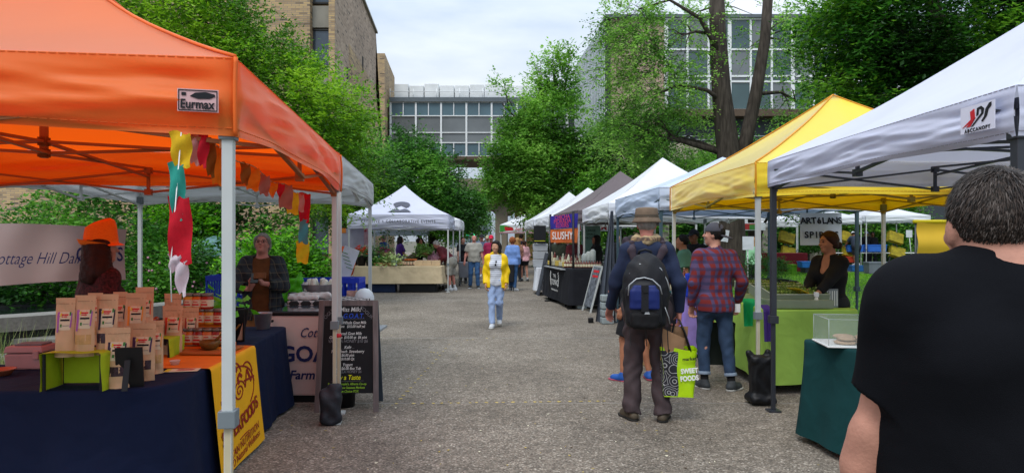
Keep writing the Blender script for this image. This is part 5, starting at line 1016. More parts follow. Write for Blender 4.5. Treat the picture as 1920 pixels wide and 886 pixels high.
# 5 plaid man
P5X, P5Y = px(1340, 7.1), 7.1
W5 = person('man in red and blue plaid shirt and backward charcoal cap', P5X, P5Y, 4, 1.75, 'fair', top=dict(m=PL1, loose=.016, hem=-.09, name='plaid_shirt', wr=.005, wf=20, collar=True, cuff=.98), bot=dict(kind='pants', m=JEAN, loose=.014, cuff=.045, end=.16, turnup=mat('denim_turnup', '#7f8ea0', .9), wr=.005), sock=(mat('black_sock', '#131316', .9), .22), shoe=dict(m=SND, sole=SOLE), hair=('short', HB), hat=('backcap', CAPG), feet=((-.11, .02, 14), (.14, -.09, -52)), hd=(58, -6), h=.009, face=dict(smile=1), hcurl=(1.1, .5), hands=((-.235, .04, .88), (.275, .05, .92)))
q = MB(); q.box((0, 0, 0), (.06, .004, .09)); nt_ = q.build('paper_note', WHI); nt_.location = (P5X+.235, P5Y-.02, .86); tag(nt_, 'small white paper in the right hand of the plaid man', 'paper')
# 6 foreground man
FX, FY = 1.045, 1.44
W6 = person('broad man in black tee with short grey brown hair, closest on the right', FX, FY, -6, 1.825, 'fair', hdrop=.1, top=dict(m=BLT, loose=.016, hem=-.12, sleeve='short', slen=.74, name='black_tee', wr=.011, wf=11, neck=.047), bot=dict(kind='pants', m=DARK), shoe=dict(m=SND), hair=None, h=.008, fat=.055, shw=-.035, armf=.34, shz=-.022, hd=(-8, -4), hands=((-.255, .12, .86), None))
# 7 vendor
W7 = person('dark haired woman in black V-neck top at the microgreens table', px(1556, 7.3), 7.3, 118, 1.66, 'tan', top=dict(m=BLS, loose=.012, hem=-.08, vneck=1, name='black_top', cuff=.62), bot=dict(kind='pants', m=DARK), shoe=dict(m=SND), hair=('bun', HBR, .046), fem=True, h=.009, fat=.012, hd=(-22, 0), face=dict(smile=1), hands=((-.08, .38, 1.02), (.03, .36, 1.04)), hcurl=(.5, .5), hint=((-1, -.6, -.6), (1, -.6, -.6)))
M7 = Matrix.Translation((px(1556, 7.3), 7.3, 0))@Matrix.Rotation(R(118), 4, 'Z')
q = MB(); q.box((0, 0, 0), (.15, .2, .004), rot=Matrix.Rotation(.35, 3, 'X')); po = q.build('yellow_folder', mat('yellow_card', '#d9b916', .6)); po.matrix_world = M7@Matrix.Translation((.0, .49, 1.04)); tag(po, 'folded yellow paper held by the microgreens vendor', 'paper')
q = MB(); q.tube([Vector(W7['hp'](.075, .0, -.055)), Vector(W7['hp'](.078, .005, -.075))], .008, 6); q.build('earring', mat('gold', '#b08a3a', .3, 0, metal=.9), W7['root'])
# mid-distance people
person('white haired man in burgundy shirt stooping over the beige table', px(846, 20.9), 20.9, 82, 1.74, 'rosy', top=dict(m=BURG, loose=.03, hem=-.02, cuff=.8), bot=dict(kind='shorts', m=KHA, loose=.035, end=-.02), shoe=dict(m=SNW, sole=SNW), sock=(SNW, .25), hair=('short', HWH), lean=42, h=.014, hands=((-.17, .38, .92), (.12, .22, .78)), feet=((-.1, .02, 0), (.1, -.08, 0)), hd=(-5, 10), fat=.02)
person('bald man in light grey tee and blue jeans looking down', px(889, 21.9), 21.9, 182, 1.74, 'rosy', top=dict(m=GTEE, loose=.03, hem=-.04, sleeve='short'), bot=dict(kind='pants', m=JEANM, loose=.02), shoe=dict(m=SND, sole=SNW), hair=('bald', HGR), h=.014, hd=(0, -32), feet=((-.13, .1, 10), (.13, -.02, -10)), hands=((-.31, .08, .88), (.31, .1, .9)))
person('woman in black top pushing a grey cart along the left side', px(868, 24.2), 24.2, 188, 1.68, 'fair', top=dict(m=DARK, loose=.02, sleeve='short', hem=-.06), bot=dict(kind='pants', m=DARK), shoe=dict(m=SND), hair=('short', HBR), fem=True, h=.016, hands=((-.2, .3, .95), (.2, .3, .95)), hd=(20, -8))
person('person in dark cap and blue grey shirt behind the bald man', px(903, 25), 25, 182, 1.78, 'rosy', top=dict(m=mat('slate_shirt', '#5c6880', .9), loose=.02, sleeve='short'), bot=dict(kind='shorts', m=KHA), shoe=dict(m=SNW), hair=('short', HB), hat=('cap', DARK), h=.016)
person('person in bright red cap behind the yellow raincoat', px(921, 23), 23, 178, 1.74, 'rosy', top=dict(m=mat('magenta_cloth', '#8a1f44', .9), loose=.03), bot=dict(kind='pants', m=DARK), shoe=dict(m=SND), hair=('short', HB), hat=('cap', REDC), h=.016)
person('person in pale tan cap left of the red cap', px(914, 27), 27, 176, 1.76, 'rosy', top=dict(m=mat('aqua_cloth', '#6f9aa8', .9), loose=.02, sleeve='short'), bot=dict(kind='pants', m=KHA), shoe=dict(m=SNW), hair=('short', HBR), hat=('cap', mat('tan_cap', '#a39a80', .8)), h=.018)
person('person in white cap farther down the path', px(906, 29), 29, 176, 1.66, 'fair', top=dict(m=mat('aqua_cloth', '#6f9aa8'), loose=.02, sleeve='short'), bot=dict(kind='shorts', m=KHA), shoe=dict(m=SNW), hair=('short', HBR), hat=('cap', WHS), h=.018)
person('woman with ginger hair in cornflower blue shirt, seen from behind', px(961, 20.9), 20.9, -14, 1.66, 'rosy', top=dict(m=BLU, loose=.02, hem=-.06), bot=dict(kind='pants', m=JEANM, loose=.018), shoe=dict(m=SNW, sole=SNW), hair=('curly', HGI), fem=True, h=.014, feet=((-.08, .1, 10), (.1, -.12, -30)), fat=.01)
person('blonde woman facing away beyond the ginger haired woman', px(970, 25.5), 25.5, 20, 1.66, 'fair', top=dict(m=mat('peach_cloth', '#a87c6a', .9), sleeve='short'), bot=dict(kind='pants', m=DARK), shoe=dict(m=SND), hair=('long', HBL, .02), fem=True, h=.018)
person('girl in pale pink top and black shorts with navy cap', px(983, 25.7), 25.7, 30, 1.55, 'fair', top=dict(m=PNKC, loose=.03, hem=-.03), bot=dict(kind='shorts', m=DARK, loose=.02, end=.45), shoe=dict(m=SND), sock=(SNW, .2), hair=('pony', HBR), hat=('cap', mat('navy_cap', '#28366e', .8)), fem=True, h=.016, feet=((-.08, .08, 0), (.1, -.1, -20)))
person('bare shouldered man with dark hair beyond the pink top girl', px(977, 30), 30, 15, 1.84, 'tan', top=dict(m=DARK, sleeve='none', neck=.09), bot=dict(kind='pants', m=DARK), shoe=dict(m=SND), hair=('short', HB), h=.018, fat=.015)
# event stall people
person('vendor with dark hair in purple tee at the flower stall', px(750, 23.6), 23.6, -70, 1.70, 'tan', top=dict(m=PUR, loose=.03, sleeve='short'), bot=dict(kind='pants', m=DARK), shoe=dict(m=SND), hair=('long', HB, -.08), fem=True, h=.016, hands=((-.1, .3, 1.0), (.1, .3, 1.0)), fat=.02, face=dict())
person('vendor in olive top bending over the produce with long hair', px(757, 21.9), 21.9, -80, 1.68, 'tan', top=dict(m=OLV, loose=.025, sleeve='short'), bot=dict(kind='pants', m=JEAN), shoe=dict(m=SND), hair=('long', HBR, -.03), fem=True, lean=58, h=.016, hands=((-.1, .45, .82), (.12, .42, .82)), sqz=.08, knees=((0, 1, 0), (0, 1, 0)))
person('vendor in black top bagging leafy greens', px(786, 22.3), 22.3, -75, 1.64, 'tan', top=dict(m=BLS, loose=.022), bot=dict(kind='pants', m=DARK), shoe=dict(m=SND), hair=('short', HB), fem=True, h=.016, hands=((-.08, .36, 1.05), (.1, .36, 1.05)), hd=(0, -18), face=dict())
person('grey haired person in royal blue shirt behind the flowers', px(720, 26.5), 26.5, 60, 1.76, 'rosy', top=dict(m=mat('royal_cloth', '#2a4690', .85)), bot=dict(kind='pants', m=DARK), shoe=dict(m=SND), hair=('short', HGR), h=.018)
person('person in black at the small far stall right of the produce', px(806, 37), 37, 180, 1.66, 'rosy', top=dict(m=DARK), bot=dict(kind='pants', m=DARK), shoe=dict(m=SND), hair=('short', HBR), h=.022)
# slushy stall people
person('man in dark olive hoodie browsing the slushy stall', px(1052, 19.3), 19.3, 150, 1.72, 'brown', top=dict(m=DGR, loose=.045, hood=True), bot=dict(kind='pants', m=DARK), shoe=dict(m=SND), hair=('short', HB), hat=('beanie', DGR), lean=16, h=.016, fat=.04)
person('person in white shirt and cap beyond the slushy signs', px(1064, 22.6), 22.6, 20, 1.66, 'tan', top=dict(m=WHS, loose=.02), bot=dict(kind='pants', m=DARK), shoe=dict(m=SND), hair=('short', HB), hat=('cap', WHS), fem=True, h=.016, hands=((-.1, .3, 1.2), (.2, .3, 1.2)))
person('person in burgundy jumper behind the slushy bottles', px(1080, 18.9), 18.9, 160, 1.70, 'tan', top=dict(m=BURG, loose=.04), bot=dict(kind='pants', m=DARK), shoe=dict(m=SND), hair=('short', HB), h=.016, lean=8, hands=((-.15, .35, 1.0), (.15, .35, 1.0)))
person('vendor in black beanie and dark green apron mixing slushies', px(1118, 17.3), 17.3, 95, 1.70, 'tan', top=dict(m=BLS, loose=.035), bot=dict(kind='pants', m=DARK), shoe=dict(m=SND), hair=('long', HB, .0), hat=('beanie', BLS), h=.014, hands=((-.05, .4, 1.12), (.12, .36, 1.05)), hd=(0, -14), fat=.02, face=dict())
person('bald man far behind between the pale canopies', px(1160, 27), 27, 170, 1.74, 'rosy', top=dict(m=DARK, loose=.02), bot=dict(kind='pants', m=DARK), shoe=dict(m=SND), hair=('bald', HBR), h=.02)
person('vendor in sage green tee at the bottled goods stall', px(1288, 10.7), 10.7, 75, 1.66, 'tan', top=dict(m=GRN, loose=.03, sleeve='short'), bot=dict(kind='pants', m=DARK), shoe=dict(m=SND), hair=('short', HB), h=.012, hd=(0, -10), fat=.03, lean=6)
person('person in black with dark cap behind the green tee vendor', px(1302, 12.0), 12.0, 130, 1.76, 'brown', top=dict(m=BLS, loose=.03), bot=dict(kind='pants', m=DARK), shoe=dict(m=SND), hair=('short', HB), hat=('cap', DARK), h=.016)
person('person in blue trainers and dark shorts hidden behind the tall man', px(1188, 7.5), 7.5, 60, 1.62, 'tan', top=dict(m=DARK, loose=.02, sleeve='short'), bot=dict(kind='shorts', m=DARK, loose=.03, end=.1), shoe=dict(m=SNB, sole=mat('pink_sole', '#a0485a')), hair=('short', HB), h=.012, feet=((-.10, .12, -10), (.12, -.14, -60)))
person('person in tan sandals hidden behind the tall man', px(1200, 8.35), 8.35, 10, 1.60, 'tan', top=dict(m=WHS, sleeve='short'), bot=dict(kind='shorts', m=DARK, end=.1), shoe=dict(m=SANM, sandal=1), hair=('short', HBR), h=.012, fem=True)
# lawn stall people
person('man in dark printed tee and white cap at the lawn table', px(1606, 33.6), 33.6, 10, 1.74, 'brown', top=dict(m=mat('navy_tee', '#2c3444', .9), loose=.035, sleeve='short'), bot=dict(kind='shorts', m=DARK, loose=.03, end=.1), shoe=dict(m=SNW), hair=('short', HB), hat=('cap', WHS), lean=20, h=.02, fat=.03, zb=.32, hands=((-.3, .5, .95), (.3, .5, .95)))
person('man in lilac cap and black shirt facing the lawn table', px(1624, 36), 36, 180, 1.74, 'tan', top=dict(m=DARK), bot=dict(kind='pants', m=DARK), shoe=dict(m=SND), hair=('short', HB), hat=('cap', mat('lilac_cap', '#9a9ac8', .8)), h=.024, zb=.3)
person('person in dark clothes beside the lilac capped man', px(1636, 36), 36, 160, 1.76, 'brown', top=dict(m=DARK), bot=dict(kind='pants', m=DARK), shoe=dict(m=SND), hair=('curly', HB), h=.024, zb=.25)
person('blonde person in mint green top behind the white pole', px(1412, 20), 20, 20, 1.66, 'fair', top=dict(m=MIN, loose=.03), bot=dict(kind='pants', m=DARK), shoe=dict(m=SND), hair=('long', HBL, .0), fem=True, h=.016)
# foreground man's hair: real strands over the skull
hp, HM, s6 = W6['hp'], W6['HM'], W6['s']
sdf('hair_base', [ell(hp(0, -.012, .036), A3(.079, .096, .096)*s6, HM, clip=[(hp(0, .055, .06), HM@A3(0, .8, -.6)), (hp(0, -.07, -.065), HM@A3(0, -.35, -1)), (hp(0, 0, -.035), HM@A3(0, 1.1, -1))])], .006, HDG, W6['root'])
rs = np.random.RandomState(5); n = 13000; V = []; F = []; MI = []
crown = A3(.01, -.05, 1.)
for i in range(n):
    a, z = rs.uniform(0, 2*PI), rs.uniform(-.62, 1); r_ = math.sqrt(1-z*z); u = A3(r_*math.cos(a), r_*math.sin(a), z)
    if u[1] > .25 and z < .35: continue
    if z < -.3 and u[1] > -.2: continue
    p = A3(0, -.012, .036)+u*A3(.079, .096, .096)
    if abs(u[1]) < .3 and z < -.25: continue
    g0 = A3(.012, -.045, .12); t = u-(u@u)*0; fl = p-g0; fl = fl-u*(fl@u); fl = fl/(np.linalg.norm(fl)+1e-6); sw_ = np.cross(u, fl); fl = fl+.55*sw_*max(0, z); fl /= np.linalg.norm(fl)
    ln = rs.uniform(.015, .027)*(1 if z > 0 else .6); sd_ = np.cross(fl, u)*rs.uniform(.0007, .0012); j = rs.normal(size=3)*.09
    q0 = p-u*.002; q1 = p+(fl+j)*ln*.5+u*.002; q2 = p+(fl+j*1.5)*ln+u*(-.002+.003*rs.rand())
    b0 = len(V); V += [hp(*(q0-sd_)), hp(*(q0+sd_)), hp(*(q1-sd_)), hp(*(q1+sd_)), hp(*q2), hp(*q2)]; F += [(b0, b0+1, b0+3, b0+2), (b0+2, b0+3, b0+5, b0+4)]; mi_ = rs.choice([0, 0, 1, 2, 2]); MI += [mi_, mi_]
npmesh('hair', np.array(V), np.array(F), [mat('strand_brown', '#3a302a', .6, 0, spec=.2), mat('strand_grey', '#58504b', .6, 0, spec=.2), mat('strand_dark', '#1e1916', .6, 0, spec=.2)], W6['root'], np.array(MI))

# wavy long hair of the woman in the straw hat
Wh = HERE['hat']; hp = Wh['hp']; rs = np.random.RandomState(9); V = []; F = []; MI = []
for i in range(2600):
    a = rs.uniform(-.72, .72)*PI; sx_, cy_ = math.sin(a), -math.cos(a); r0 = rs.uniform(.9, 1.0); ln = rs.uniform(.22, .34); ph_ = rs.uniform(0, 6); am = rs.uniform(.004, .014); spread = rs.uniform(1.15, 1.75)
    pts_ = []
    for j in range(9):
        t = j/8; k = 1+(spread-1)*min(1, t*1.6); x = .078*r0*sx_*k; y = .094*r0*cy_*(1+(spread-1)*.5*min(1, t*1.5))-.012; z = .03-ln*t; wv = am*math.sin(ph_+t*9); pts_.append(A3(x+wv*cy_, y+wv*sx_, z))
    w_ = rs.uniform(.0012, .0022); b0 = len(V)
    for p in pts_: V += [hp(*(p-A3(cy_, -sx_, 0)*w_)), hp(*(p+A3(cy_, -sx_, 0)*w_))]
    F += [(b0+2*j, b0+2*j+1, b0+2*j+3, b0+2*j+2) for j in range(8)]; MI += [rs.choice([0, 0, 1, 2])]*8
npmesh('hair_strands', np.array(V), np.array(F), [mat('lock_brown', '#38180d', .6, 0, spec=.25), mat('lock_auburn', '#52261a', .6, 0, spec=.25), mat('lock_dark', '#1f100b', .6, 0, spec=.25)], Wh['root'], np.array(MI))
# ================= LEFT TABLE GOODS =================
ORD = ['first', 'second', 'third', 'fourth', 'fifth', 'sixth', 'seventh', 'eighth', 'ninth', 'tenth', 'eleventh', 'twelfth', 'thirteenth', 'fourteenth', 'fifteenth', 'sixteenth']
KR = mat('kraft_paper', '#caa680', .6, .1, 9, bump=.35, bs=26); LBL = mat('label_cream', '#cfc6a8', .6, .04); DKW = mat('dark_powder_window', '#3a2a33', .35, .5, 90); TNW = mat('pale_powder_window', '#b8945c', .45, .2, 30)
STR = {n: mat('stripe_'+n, c, .6, 0) for n, c in (('purple', '#40254e'), ('violet', '#a05aa8'), ('orange', '#d98a2a'), ('red', '#c8452a'), ('rust', '#8f3527'), ('navy', '#2d2438'))}
GRNI = mat('green_ink', '#3f7d3a', .6, 0); GOLD = mat('yellow_ink', '#d0bf2a', .6, 0)
def pouch(label, x, y, z, w, h, stripe, rz=0, win=DKW, lean=.05, dep=.07):
    t = thing('pouch', label, 'pouch', (x, y, z), rz, 'kraft pouches on the superfoods table'); rr = random.Random(int(x*971+y*613))
    ph = rr.uniform(0, 6)
    def shp(sg):
        def f(u, v):
            tt = v; bulge = dep*.5*(math.sin(PI*min(1, tt*1.15+.12)))**.6*(1-tt)**.35*(1-abs(2*u-1)**2.6) if tt < .9 else 0
            base = dep*.45*(1-abs(2*u-1)**2.2)*max(0, 1-tt*5)
            x_ = (u-.5)*w*(1-.05*math.sin(PI*tt)); wr_ = .0022*math.sin(16*tt+6*u+ph)+.0015*math.sin(30*u+9*tt)
            return (x_, sg*max(bulge, base)+wr_*(1 if tt < .9 else .2)+lean*h*tt, h*tt)
        return f
    m = MB(); m.grid(lambda u, v: shp(-1)(u, v), 12, 18); m.grid(lambda u, v: shp(1)(1-u, v), 12, 18); m.build('bag', KR, t)
    fr = shp(-1)
    def patch(u0, u1, v0, v1, mt, nm, par, off):
        m = MB(); m.grid(lambda u, v: tuple(Vector(fr(u0+(u1-u0)*u, v0+(v1-v0)*v))+Vector((0, -off, 0))), 6, 6); return m.build(nm, mt, par)
    lb = patch(.2, .86, .46, .76, LBL, 'label', t, .0015)
    patch(.14, .27, .42, .76, STR[stripe], 'label_stripe', lb, .0028); patch(.84, .89, .5, .74, STR[stripe], 'label_stripe', lb, .0028)
    patch(.36, .7, .70, .725, RED, 'label_heading', lb, .003); patch(.4, .66, .672, .69, RED, 'label_heading', lb, .003); patch(.34, .8, .61, .64, INK, 'label_title', lb, .003); patch(.36, .46, .51, .56, GRNI, 'leaf_mark', lb, .003); patch(.76, .84, .7, .76, GRNI, 'green_tab', lb, .003); patch(.29, .37, .68, .74, GOLD, 'sun_mark', lb, .003); patch(.5, .8, .525, .54, mat('soft_grey_ink', '#9a9488', .6, 0), 'fine_print', lb, .003)
    patch(.0, 1, .895, .905, mat('kraft_crease', '#9c7a58', .6, 0), 'seal_line', t, .0012)
    if win: patch(.1, .9, .2, .36, win, 'window', t, .0015)
    return t
TZ = .752
def tp(x, y, z=TZ): Y = (CH-z)*FPX/(y-HOR); return px(x, Y), Y
def pc(label, x0, x1, yt, yb, stripe, z=TZ, rz=0, **k):
    X, Y = tp((x0+x1)/2, yb, z); pouch(label, X, Y, z, (x1-x0)/FPX*Y, (yb-yt)/FPX*Y*.98, stripe, rz, **k)
SZ = .93
pc('kraft pouch with violet stripe at the far left on the lime stand', 103, 138, 556, 668, 'violet', SZ, win=None, rz=.1)
pc('kraft pouch with violet stripe, second from the left on the lime stand', 139, 176, 551, 667, 'violet', SZ, win=TNW, rz=.1)
pc('kraft pouch with navy stripe and dark window on the lime stand', 180, 219, 549, 664, 'navy', SZ, rz=.1)
pc('kraft pouch half hidden behind the two violet striped pouches', 163, 190, 547, 645, 'orange', SZ, win=TNW, rz=.1)
pc('narrow orange lit pouch right behind the navy striped one', 211, 236, 545, 648, 'navy', .9, win=None, rz=.15)
pc('kraft pouch with broad orange stripe in the back row', 234, 272, 547, 652, 'orange', .9, win=None, rz=.1)
pc('tall kraft pouch with red stripe behind the bowl of brown balls', 254, 286, 536, 640, 'red', .9, win=None, rz=.2)
pc('kraft pouch with navy stripe right behind the black photo frame', 196, 241, 612, 726, 'navy', rz=.15)
pc('large kraft pouch with dark purple stripe and granular window', 241, 290, 604, 712, 'purple', rz=.05)
pc('kraft pouch with orange stripe partly behind the large purple one', 279, 305, 599, 699, 'orange', win=TNW, rz=.35)
pc('kraft pouch with red stripe and dark window beside the jars', 304, 341, 571, 664, 'red', rz=.1)
pc('kraft pouch peeking out behind the red striped one', 307, 338, 548, 652, 'red', rz=.1, win=None)
pc('slim kraft pouch with rust stripe nearest the jars', 343, 371, 575, 656, 'rust', rz=.2)
# lime stands
LIM = mat('lime_fabric', '#a3b81a', .8, .1, 6, bump=.2, bs=300)
def stand(label, x0, x1, yb, yt, dep):
    X, Y = tp((x0+x1)/2, yb); w_ = (x1-x0)/FPX*Y; h_ = CH-(yt-HOR)/FPX*(Y+.03)-TZ; t = thing('display_stand', label, 'stand', (X, Y+dep/2, TZ), .04)
    def f(u, v):
        p = v*(h_*2+w_); e = .006*math.sin(9*u+14*v)
        if p < h_: q = (-w_/2-.004*math.sin(8*u), p)
        elif p < h_+w_: q = (-w_/2+p-h_, h_+.003*math.sin(20*v))
        else: q = (w_/2+.006*math.sin(8*u), h_*2+w_-p)
        return (q[0]+e*.3, -dep/2+dep*u+e*(p < h_ or p > h_+w_), q[1])
    m = MB(); m.grid(f, 8, 40); m.build('fabric_cover', LIM, t)
    m = MB()
    for sx_ in (-1, 1):
        m.box((sx_*(w_/2-.012), -dep/2+.02, h_/2-.004), (.012, .012, h_-.012)); m.box((sx_*(w_/2-.012), dep/2-.02, h_/2-.004), (.012, .012, h_-.012))
    m.build('wire_frame', INK, t); m = MB(); m.box((0, dep/2-.03, h_/2), (w_-.03, .004, h_-.02)); m.build('back_panel', LIM, t)
stand('lime green fabric covered display stand at the table corner', 74, 187, 734, 660, .22)
stand('second lime green stand end showing right of the pouches', 206, 315, 672, 634, .22)
BLKP = mat('black_plastic', '#121214', .45, .05)
X, Y = tp(240, 728); t = thing('tabletop_easel', 'black photo frame seen from behind on the navy cloth', 'frame', (X, Y, TZ), .25)
m = MB(); m.box((0, .03, .115), (.14, .012, .23), rot=Matrix.Rotation(.16, 3, 'X')); m.build('frame_back', BLKP, t, bevel=.002); m = MB(); m.box((.0, -.035, .08), (.03, .006, .17), rot=Matrix.Rotation(-.35, 3, 'X')); m.build('easel_strut', BLKP, t)
def jar(label, X, Y, z, r, h, body, group='jars of preserves on the superfoods table', lid=None):
    t = thing('jar', label, 'jar', (X, Y, z), 0, group); m = MB(); m.lathe([(r*.9, 0), (r, .01), (r, h*.72), (r*.85, h*.82), (r*.85, h*.84)], n=16); m.build('glass_body', body, t)
    m = MB(); m.lathe([(r*.98, h*.83), (r, h*.84), (r, h*.97), (r*.95, h)], n=16); m.build('lid', lid or mat('tin_lid', '#75716a', .35, .05, metal=.7), t)
    m = MB(); m.lathe([(r*1.01, h*.15), (r*1.01, h*.6)], n=16, cap=False); m.build('label_band', LBL, t); m = MB(); m.box((0, -r*1.02, h*.3), (r*1.0, .002, h*.1)); m.box((0, -r*1.02, h*.48), (r*.7, .002, h*.05)); m.build('label_print', RED, t)
JB = [mat('red_preserve', '#9a2a1c', .2, .2), mat('orange_preserve', '#cc6a20', .2, .2), mat('honey_preserve', '#c99a38', .2, .2)]
for i, (x, y, z, b_) in enumerate(((374, 0, .80, 0), (392, 0, .80, 1), (409, 0, .80, 0), (422, 0, .80, 2), (356, 0, .80, 1), (395, 1, .925, 2), (412, 1, .925, 0), (378, 1, .925, 1), (362, 1, .925, 0), (348, 1, .925, 1), (372, 1, 1.045, 1), (388, 1, 1.045, 0), (356, 1, 1.045, 2))):
    Y = 5.02 if z < .85 else 5.22; X = px(x, Y); jar(f'{["red", "orange", "honey coloured"][b_]} preserve jar, {ORD[i]} counted from the front of the jar stack', X, Y, z, .05, .12, JB[b_])
m = MB(); X, Y = px(396, 5.05), 4.95; m.box((0, 0, .018), (.34, .3, .035)); tag(m.build('jar_riser', mat('orange_runner', '#d3700f', .8), loc=(X-.05, Y+.12, TZ), bevel=.004), 'low orange covered riser under the preserve jars', 'riser')
m = MB(); m.box((0, 0, .085), (.36, .14, .17)); tag(m.build('jar_riser', mat('orange_runner', '#d3700f'), loc=(px(382, 5.25), 5.27, TZ), bevel=.004), 'taller orange covered riser behind the preserve jars', 'riser')
# brown balls bowl
X, Y = tp(287, 655, .9); t = thing('snack_bowl', 'clear bowl heaped with glossy brown balls among the pouches', 'bowl', (px(288, 4.75), 4.75, .90)); m = MB(); m.lathe([(.045, 0), (.07, .06), (.075, .09), (.072, .09), (.06, .05)], n=18); m.build('bowl', mat('clear_bowl', '#8a6a55', .15, .1, spec=.7), t)
bm_ = mat('brown_glaze', '#7a2f12', .2, .3, 30, spec=.8)
for k in range(13): m = MB(); a = k*2.4; r_ = .05*math.sqrt((k % 9)/9); m.ball((r_*math.cos(a), r_*math.sin(a), .095+.022*(k > 8)+.01*math.cos(k)), .019, 10); m.build('ball', bm_, t)
# wood boards, coconut bowls, cup, flyer
WD = mat('wood_board', '#a5602a', .6, .2, 4, stretch=(1, 8, 1))
X, Y = tp(352, 655); m = MB(); m.box((0, 0, .02), (.3, .5, .02), rz=.1); tag(m.build('cutting_board', WD, loc=(X, Y+.05, TZ), bevel=.006), 'wooden cutting board under the red striped pouch', 'board')
X, Y = tp(392, 664); m = MB(); m.box((0, 0, .0), (.32, .34, .016), rz=-.05); tag(m.build('cutting_board', WD, loc=(X-.02, Y+.1, TZ+.018), bevel=.005), 'wooden board under the coconut bowls', 'board')
for i, (x, y, lab) in enumerate(((386, 664, 'brown coconut bowl of wooden spoons, nearer one'), (415, 652, 'brown coconut bowl of wooden spoons, farther one'))):
    X, Y = tp(x, y); t = thing('coconut_bowl', lab, 'bowl', (X, Y+.06, TZ+.028)); m = MB(); m.lathe([(.03, 0), (.055, .012), (.07, .04), (.072, .065), (.068, .065), (.055, .02)], n=20); m.build('bowl', mat('coconut', '#6b4a1e', .45, .3, 30, bump=.3, bs=60), t)
    for k in range(5): m = MB(); a = .4+k*.25; m.bar((.01*k-.02, .0, .03), (.09+.012*k, .03-.02*k, .12+.008*k), .02, .004); m.build('spoon', mat('wood_spoon', '#7a5320', .6, .2), t)
X, Y = tp(328, 684); m = MB(); m.lathe([(.022, 0), (.032, .03), (.034, .032), (.030, .03), (.021, .004)], n=16); tag(m.build('paper_cup', mat('paper_white', '#cfc0b4', .7), loc=(X, Y, TZ)), 'tiny white paper sample cup at the edge of the runner', 'cup')
X, Y = tp(342, 694); t = thing('flyer', 'printed cream flyer lying on the navy cloth', 'flyer', (X, Y, TZ+.002), .2); m = MB(); m.box((0, 0, .001), (.2, .1, .002)); m.build('sheet', LBL, t); m = MB(); m.box((-.085, 0, .003), (.03, .09, .001)); m.build('colour_bar', GOLD, t); m = MB(); [m.box((.02, .03-.016*k, .003), (.11-.02*(k % 2), .004, .001)) for k in range(4)]; m.build('print', RED, t)
# orange runner + yellow banner
def edgeX(Y): return -1.93-.08*(Y-3.70)
def runf(Y0, Y1, z0, off):
    def f(u, v):
        Y = Y0+(Y1-Y0)*u; L_ = .62
        if v < .3: return (edgeX(Y)+.012-L_*(1-v/.3), Y, TZ+off+.002)
        t = (v-.3)/.7
        if t < .06: return (edgeX(Y)+.012+.02*math.sin(t/.06*PI/2), Y, TZ+off-.004*t/.06)
        d = (t-.06)/.94; return (edgeX(Y)+.035+.085*d**1.2+off+.006*math.sin(7*u+2)*d, Y-.03*d+.006*math.sin(d*5), TZ-.006-(TZ-z0)*d)
    return f
rf_ = runf(4.30, 5.24, .04, .002)
bt = thing('table_banner', 'yellow superfoods banner hanging over the navy table side', 'banner', (0, 0, 0))
m = MB(); m.grid(lambda u, v: rf_(u, .3+.7*v), 20, 26); ybn = m.build('banner_cloth', mat('yellow_banner', '#e0a40c', .75, .06, 4), bt)
m = MB(); m.grid(lambda u, v: rf_(u, .302*v), 20, 6); m.build('top_runner', mat('orange_runner', '#d3700f'), bt)
MAR = mat('maroon_ink', '#8a2418', .7, 0)
def bp2(u, v, o=.006): # u 0..1 along Y, v 0..1 down
    p = Vector(rf_(u, .36+.64*v)); return p+Vector((o, 0, o*.15))
def stroke(pts, r=.006, seg=1):
    m = MB(); P = [bp2(*p) for p in pts]
    for a, b in zip(P, P[1:]): m.bar(a-Vector((.0035, 0, 0)), b-Vector((.0035, 0, 0)), .004, r*2)
    return m
cu_, cv_ = .52, .30
def arc(cx_, cy_, rx, ry, a0, a1, n=28): return [(cx_+rx*math.cos(R(a0+(a1-a0)*i/n)), cy_-ry*math.sin(R(a0+(a1-a0)*i/n))) for i in range(n+1)]
stroke(arc(cu_, cv_+.02, .34, .235, -50, 230)).build('emblem_ring', MAR, bt)
stroke(arc(.45, .17, .14, .14, 10, 175), .006).build('emblem_lobe', MAR, bt); stroke(arc(.72, .2, .12, .12, -30, 130), .006).build('emblem_lobe', MAR, bt)
stroke([(cu_+.13*(1-i/40)*math.cos(i*.35), .33-.11*(1-i/40)*math.sin(i*.35)) for i in range(38)], .005).build('spiral', MAR, bt)
stroke([(.4, .42), (.34, .33), (.32, .22), (.38, .1), (.46, .07), (.5, .12)], .014).build('swoosh', MAR, bt); stroke([(.2, .35), (.26, .2), (.3, .12)], .012).build('swoosh', MAR, bt)
stroke([(.66, .32), (.72, .16), (.8, .3)], .012).build('emblem_letter', MAR, bt); stroke([(.64, .26), (.88, .27)], .008).build('emblem_letter', MAR, bt); stroke([(.52, .26), (.5, .2), (.55, .16), (.6, .2)], .012).build('emblem_letter', MAR, bt); stroke([(.12, .33), (.24, .33)], .016).build('swoosh', MAR, bt)
for k in range(5): stroke([(.3, .36), (.3+.07*math.cos(k*1.25), .36+.06*math.sin(k*1.25))], .005).build('flower_ray', MAR, bt)
for i, ch in enumerate('SUPERFOODS'):
    u = .1+.085*i; v = .66-.10*math.sin(PI*(i/9))*-.35-.012*i; p = bp2(u, v, .008); text_on(ch, .13, MAR, bt, p, bp2(u+.03, v-.006-.01*(i/9-.5), .008)-bp2(u, v, .008), (-.1, 0, 1), bold=.003, name='banner_letter')
